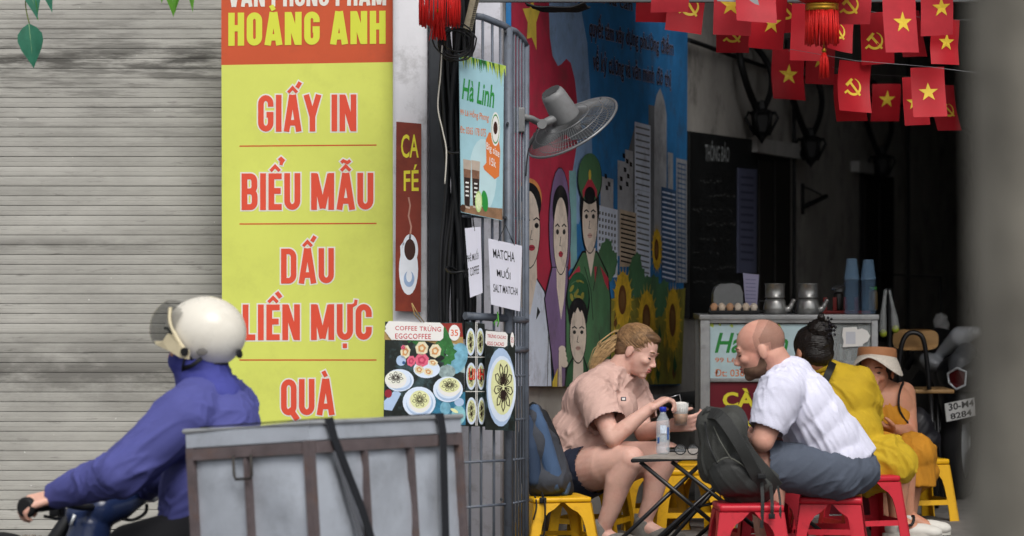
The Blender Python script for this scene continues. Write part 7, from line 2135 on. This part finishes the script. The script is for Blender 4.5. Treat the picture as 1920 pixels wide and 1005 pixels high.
MB().tube([V((-1.75, 9.93, -.02)), V((-1.47, 9.75, .36))], .03, 8).build('fork', m_bk, rb)
organic('bike_body', [('b', [V((-1.42, 9.7, .2)), V((-1.25, 9.6, .0)), V((-.95, 9.42, .05)), V((-.65, 9.24, .22))], [.08, .1, .13, .1])], m_nav, rb, .012, 5)
organic('saddle', [('b', [V((-1.15, 9.55, .16)), V((-.85, 9.36, .2))], [.07, .08])], m_bk, rb, .012, 4)
mb = MB(); rc = V((-.577, 9.19, .17)); mb.bbox((0, 0, 0), (.55, .3, .02), .004, Matrix.Translation(rc) @ rot_to((0, 0, 1), HX)); mb.tube([rc + V((0, 0, -.01)), V((-.62, 9.22, .05))], .02, 8); mb.build('rack', m_bk, rb)

# ---------------------------------------------------------------- metal box on the rack
N0 = at(577, 793, 8.7)
BL, BW, BH = .46, .83, .5
za = V((HX.x, HX.y, -.085)).normalized(); zb = V((RX.x, RX.y, -.02)).normalized()
zc = za.cross(zb); zc = zc if zc.z > 0 else -zc
zc.normalize()
def bp3(l, w, h): return N0 + za * l + zb * w + zc * h
mbx = thing('metal_box', bp3(BL / 2, BW / 2, -BH), 'large galvanised metal carrier box with rusty frame strapped behind rider', 'box')
m_zinc = M('galvanised_sheet', 'b6bcc6', .33, metal=.25, var=.16, scale=4, bump=.3, bscale=8, dirt='7d7f84', dirt_amt=.5, dirt_scale=5, spec=.6)
def boxf(l0, l1, w0, w1, h0, h1, name, mat, parent=mbx, bev=.002):
    mb = MB(); vs = [bp3(l, w, h) for h in (h0, h1) for l, w in ((l0, w0), (l1, w0), (l1, w1), (l0, w1))]
    mb.add(vs, [(3, 2, 1, 0), (4, 5, 6, 7), (0, 1, 5, 4), (1, 2, 6, 5), (2, 3, 7, 6), (3, 0, 4, 7)])
    return mb.build(name, mat, parent)
def panel(name, P, mat, out):
    """dented sheet between four corners"""
    vs, fs = [], []
    n1, n2 = 14, 10
    for j in range(n2 + 1):
        for i_ in range(n1 + 1):
            u, v = i_ / n1, j / n2
            p = P[0].lerp(P[1], u).lerp(P[3].lerp(P[2], u), v)
            e = min(1, 6 * min(u, 1 - u)) * min(1, 6 * min(v, 1 - v))
            vs.append(p + out * (.013 * e * mnoise.noise(p * 6) + .005 * e * mnoise.noise(p * 21) + .007 * e))
    for j in range(n2):
        for i_ in range(n1): a = j * (n1 + 1) + i_; fs.append((a, a + 1, a + n1 + 2, a + n1 + 1))
    mb = MB(); mb.add(vs, fs, smooth=True); return mb.build(name, mat, mbx)
boxf(.012, BL - .012, .012, BW - .012, -BH, -.03, 'box_core', m_zinc)
panel('side_sheet', [bp3(.005, .008, -BH), bp3(BL - .005, .008, -BH), bp3(BL - .005, .008, -.05), bp3(.005, .008, -.05)], m_zinc, -zb)
panel('rear_sheet', [bp3(.008, .005, -BH), bp3(.008, BW - .005, -BH), bp3(.008, BW - .005, -.05), bp3(.008, .005, -.05)], m_zinc, -za)
lid = boxf(-.008, BL + .004, -.008, BW + .006, -.052, .0, 'lid', m_zinc)
mb = MB(); mb.tube([bp3(-.01, -.01, .0), bp3(BL + .006, -.01, .0), bp3(BL + .006, BW + .008, .0), bp3(-.01, BW + .008, .0)], .008, 8, closed=True, smooth=False); mb.build('rolled_edge', M('zinc_bright', 'b4b6b8', .35, metal=.5, var=.15, scale=10), lid)
T = .004
boxf(-.012, .015, -.012, .015, -BH, -.053, 'corner_post', m_rust); boxf(BL - .023, BL + .004, -.012, .015, -BH, -.053, 'corner_post', m_rust); boxf(-.012, .015, BW - .021, BW + .006, -BH, -.053, 'corner_post', m_rust)
boxf(.016, BL - .024, -.015, .012, -.092, -.056, 'top_band', m_rust); boxf(-.015, .012, .016, BW - .022, -.092, -.056, 'top_band', m_rust)
boxf(BL * .5 - .007, BL * .5 + .007, -.0205, .01, -BH, -.093, 'upright_rib', m_rust)
for w_ in (.29, .56): boxf(-.0205, .01, w_ * BW / .83 * .95 - .006, w_ * BW / .83 * .95 + .006, -BH, -.093, 'upright_rib', m_rust)
hc_ = bp3(BL * .5, -.022, -.085)
boxf(BL * .5 - .03, BL * .5 + .03, -.024, -.0155, -.09, -.066, 'hasp', m_rust)
MB().tube([hc_ + za * x + zc * z - zb * .012 for x, z in ((.034, 0), (.034, -.06), (.028, -.072), (-.028, -.072), (-.034, -.06), (-.034, 0))], .0045, 7).build('handle', M('dark_iron', '3c3835', .5, metal=.4), mbx)
m_strap = M('black_strap', '1d1f24', .6, var=.12)
ribbon3([bp3(BL + .02, .10, -.06), bp3(BL + .012, .095, .011), bp3(.2, .09, .011), bp3(-.012, .085, .011), bp3(-.022, .085, -.01)], .036, .004, zc, 'strap', m_strap, mbx, 0)
ribbon3([bp3(-.021, .085, .012), bp3(-.024, .1, -.05), bp3(-.026, .22, -.27), bp3(-.026, .335, -BH - .02)], .036, .004, -za, 'strap', m_strap, mbx, 0)
ribbon3([bp3(BL + .02, BW - .14, -.06), bp3(BL + .012, BW - .14, .011), bp3(.2, BW - .138, .011), bp3(-.012, BW - .135, .011), bp3(-.022, BW - .135, -.01)], .042, .004, zc, 'strap', m_strap, mbx, 0)
ribbon3([bp3(-.021, BW - .135, .012), bp3(-.025, BW - .13, -.05), bp3(-.026, BW - .16, -BH - .02)], .042, .004, -za, 'strap', m_strap, mbx, 0)
ribbon3([bp3(-.022, .1, -.09), bp3(-.022, .19, -.3), bp3(-.022, .27, -BH)], .022, .003, -za, 'strap', M('grey_strap', '5a5c62', .6), mbx, 0)
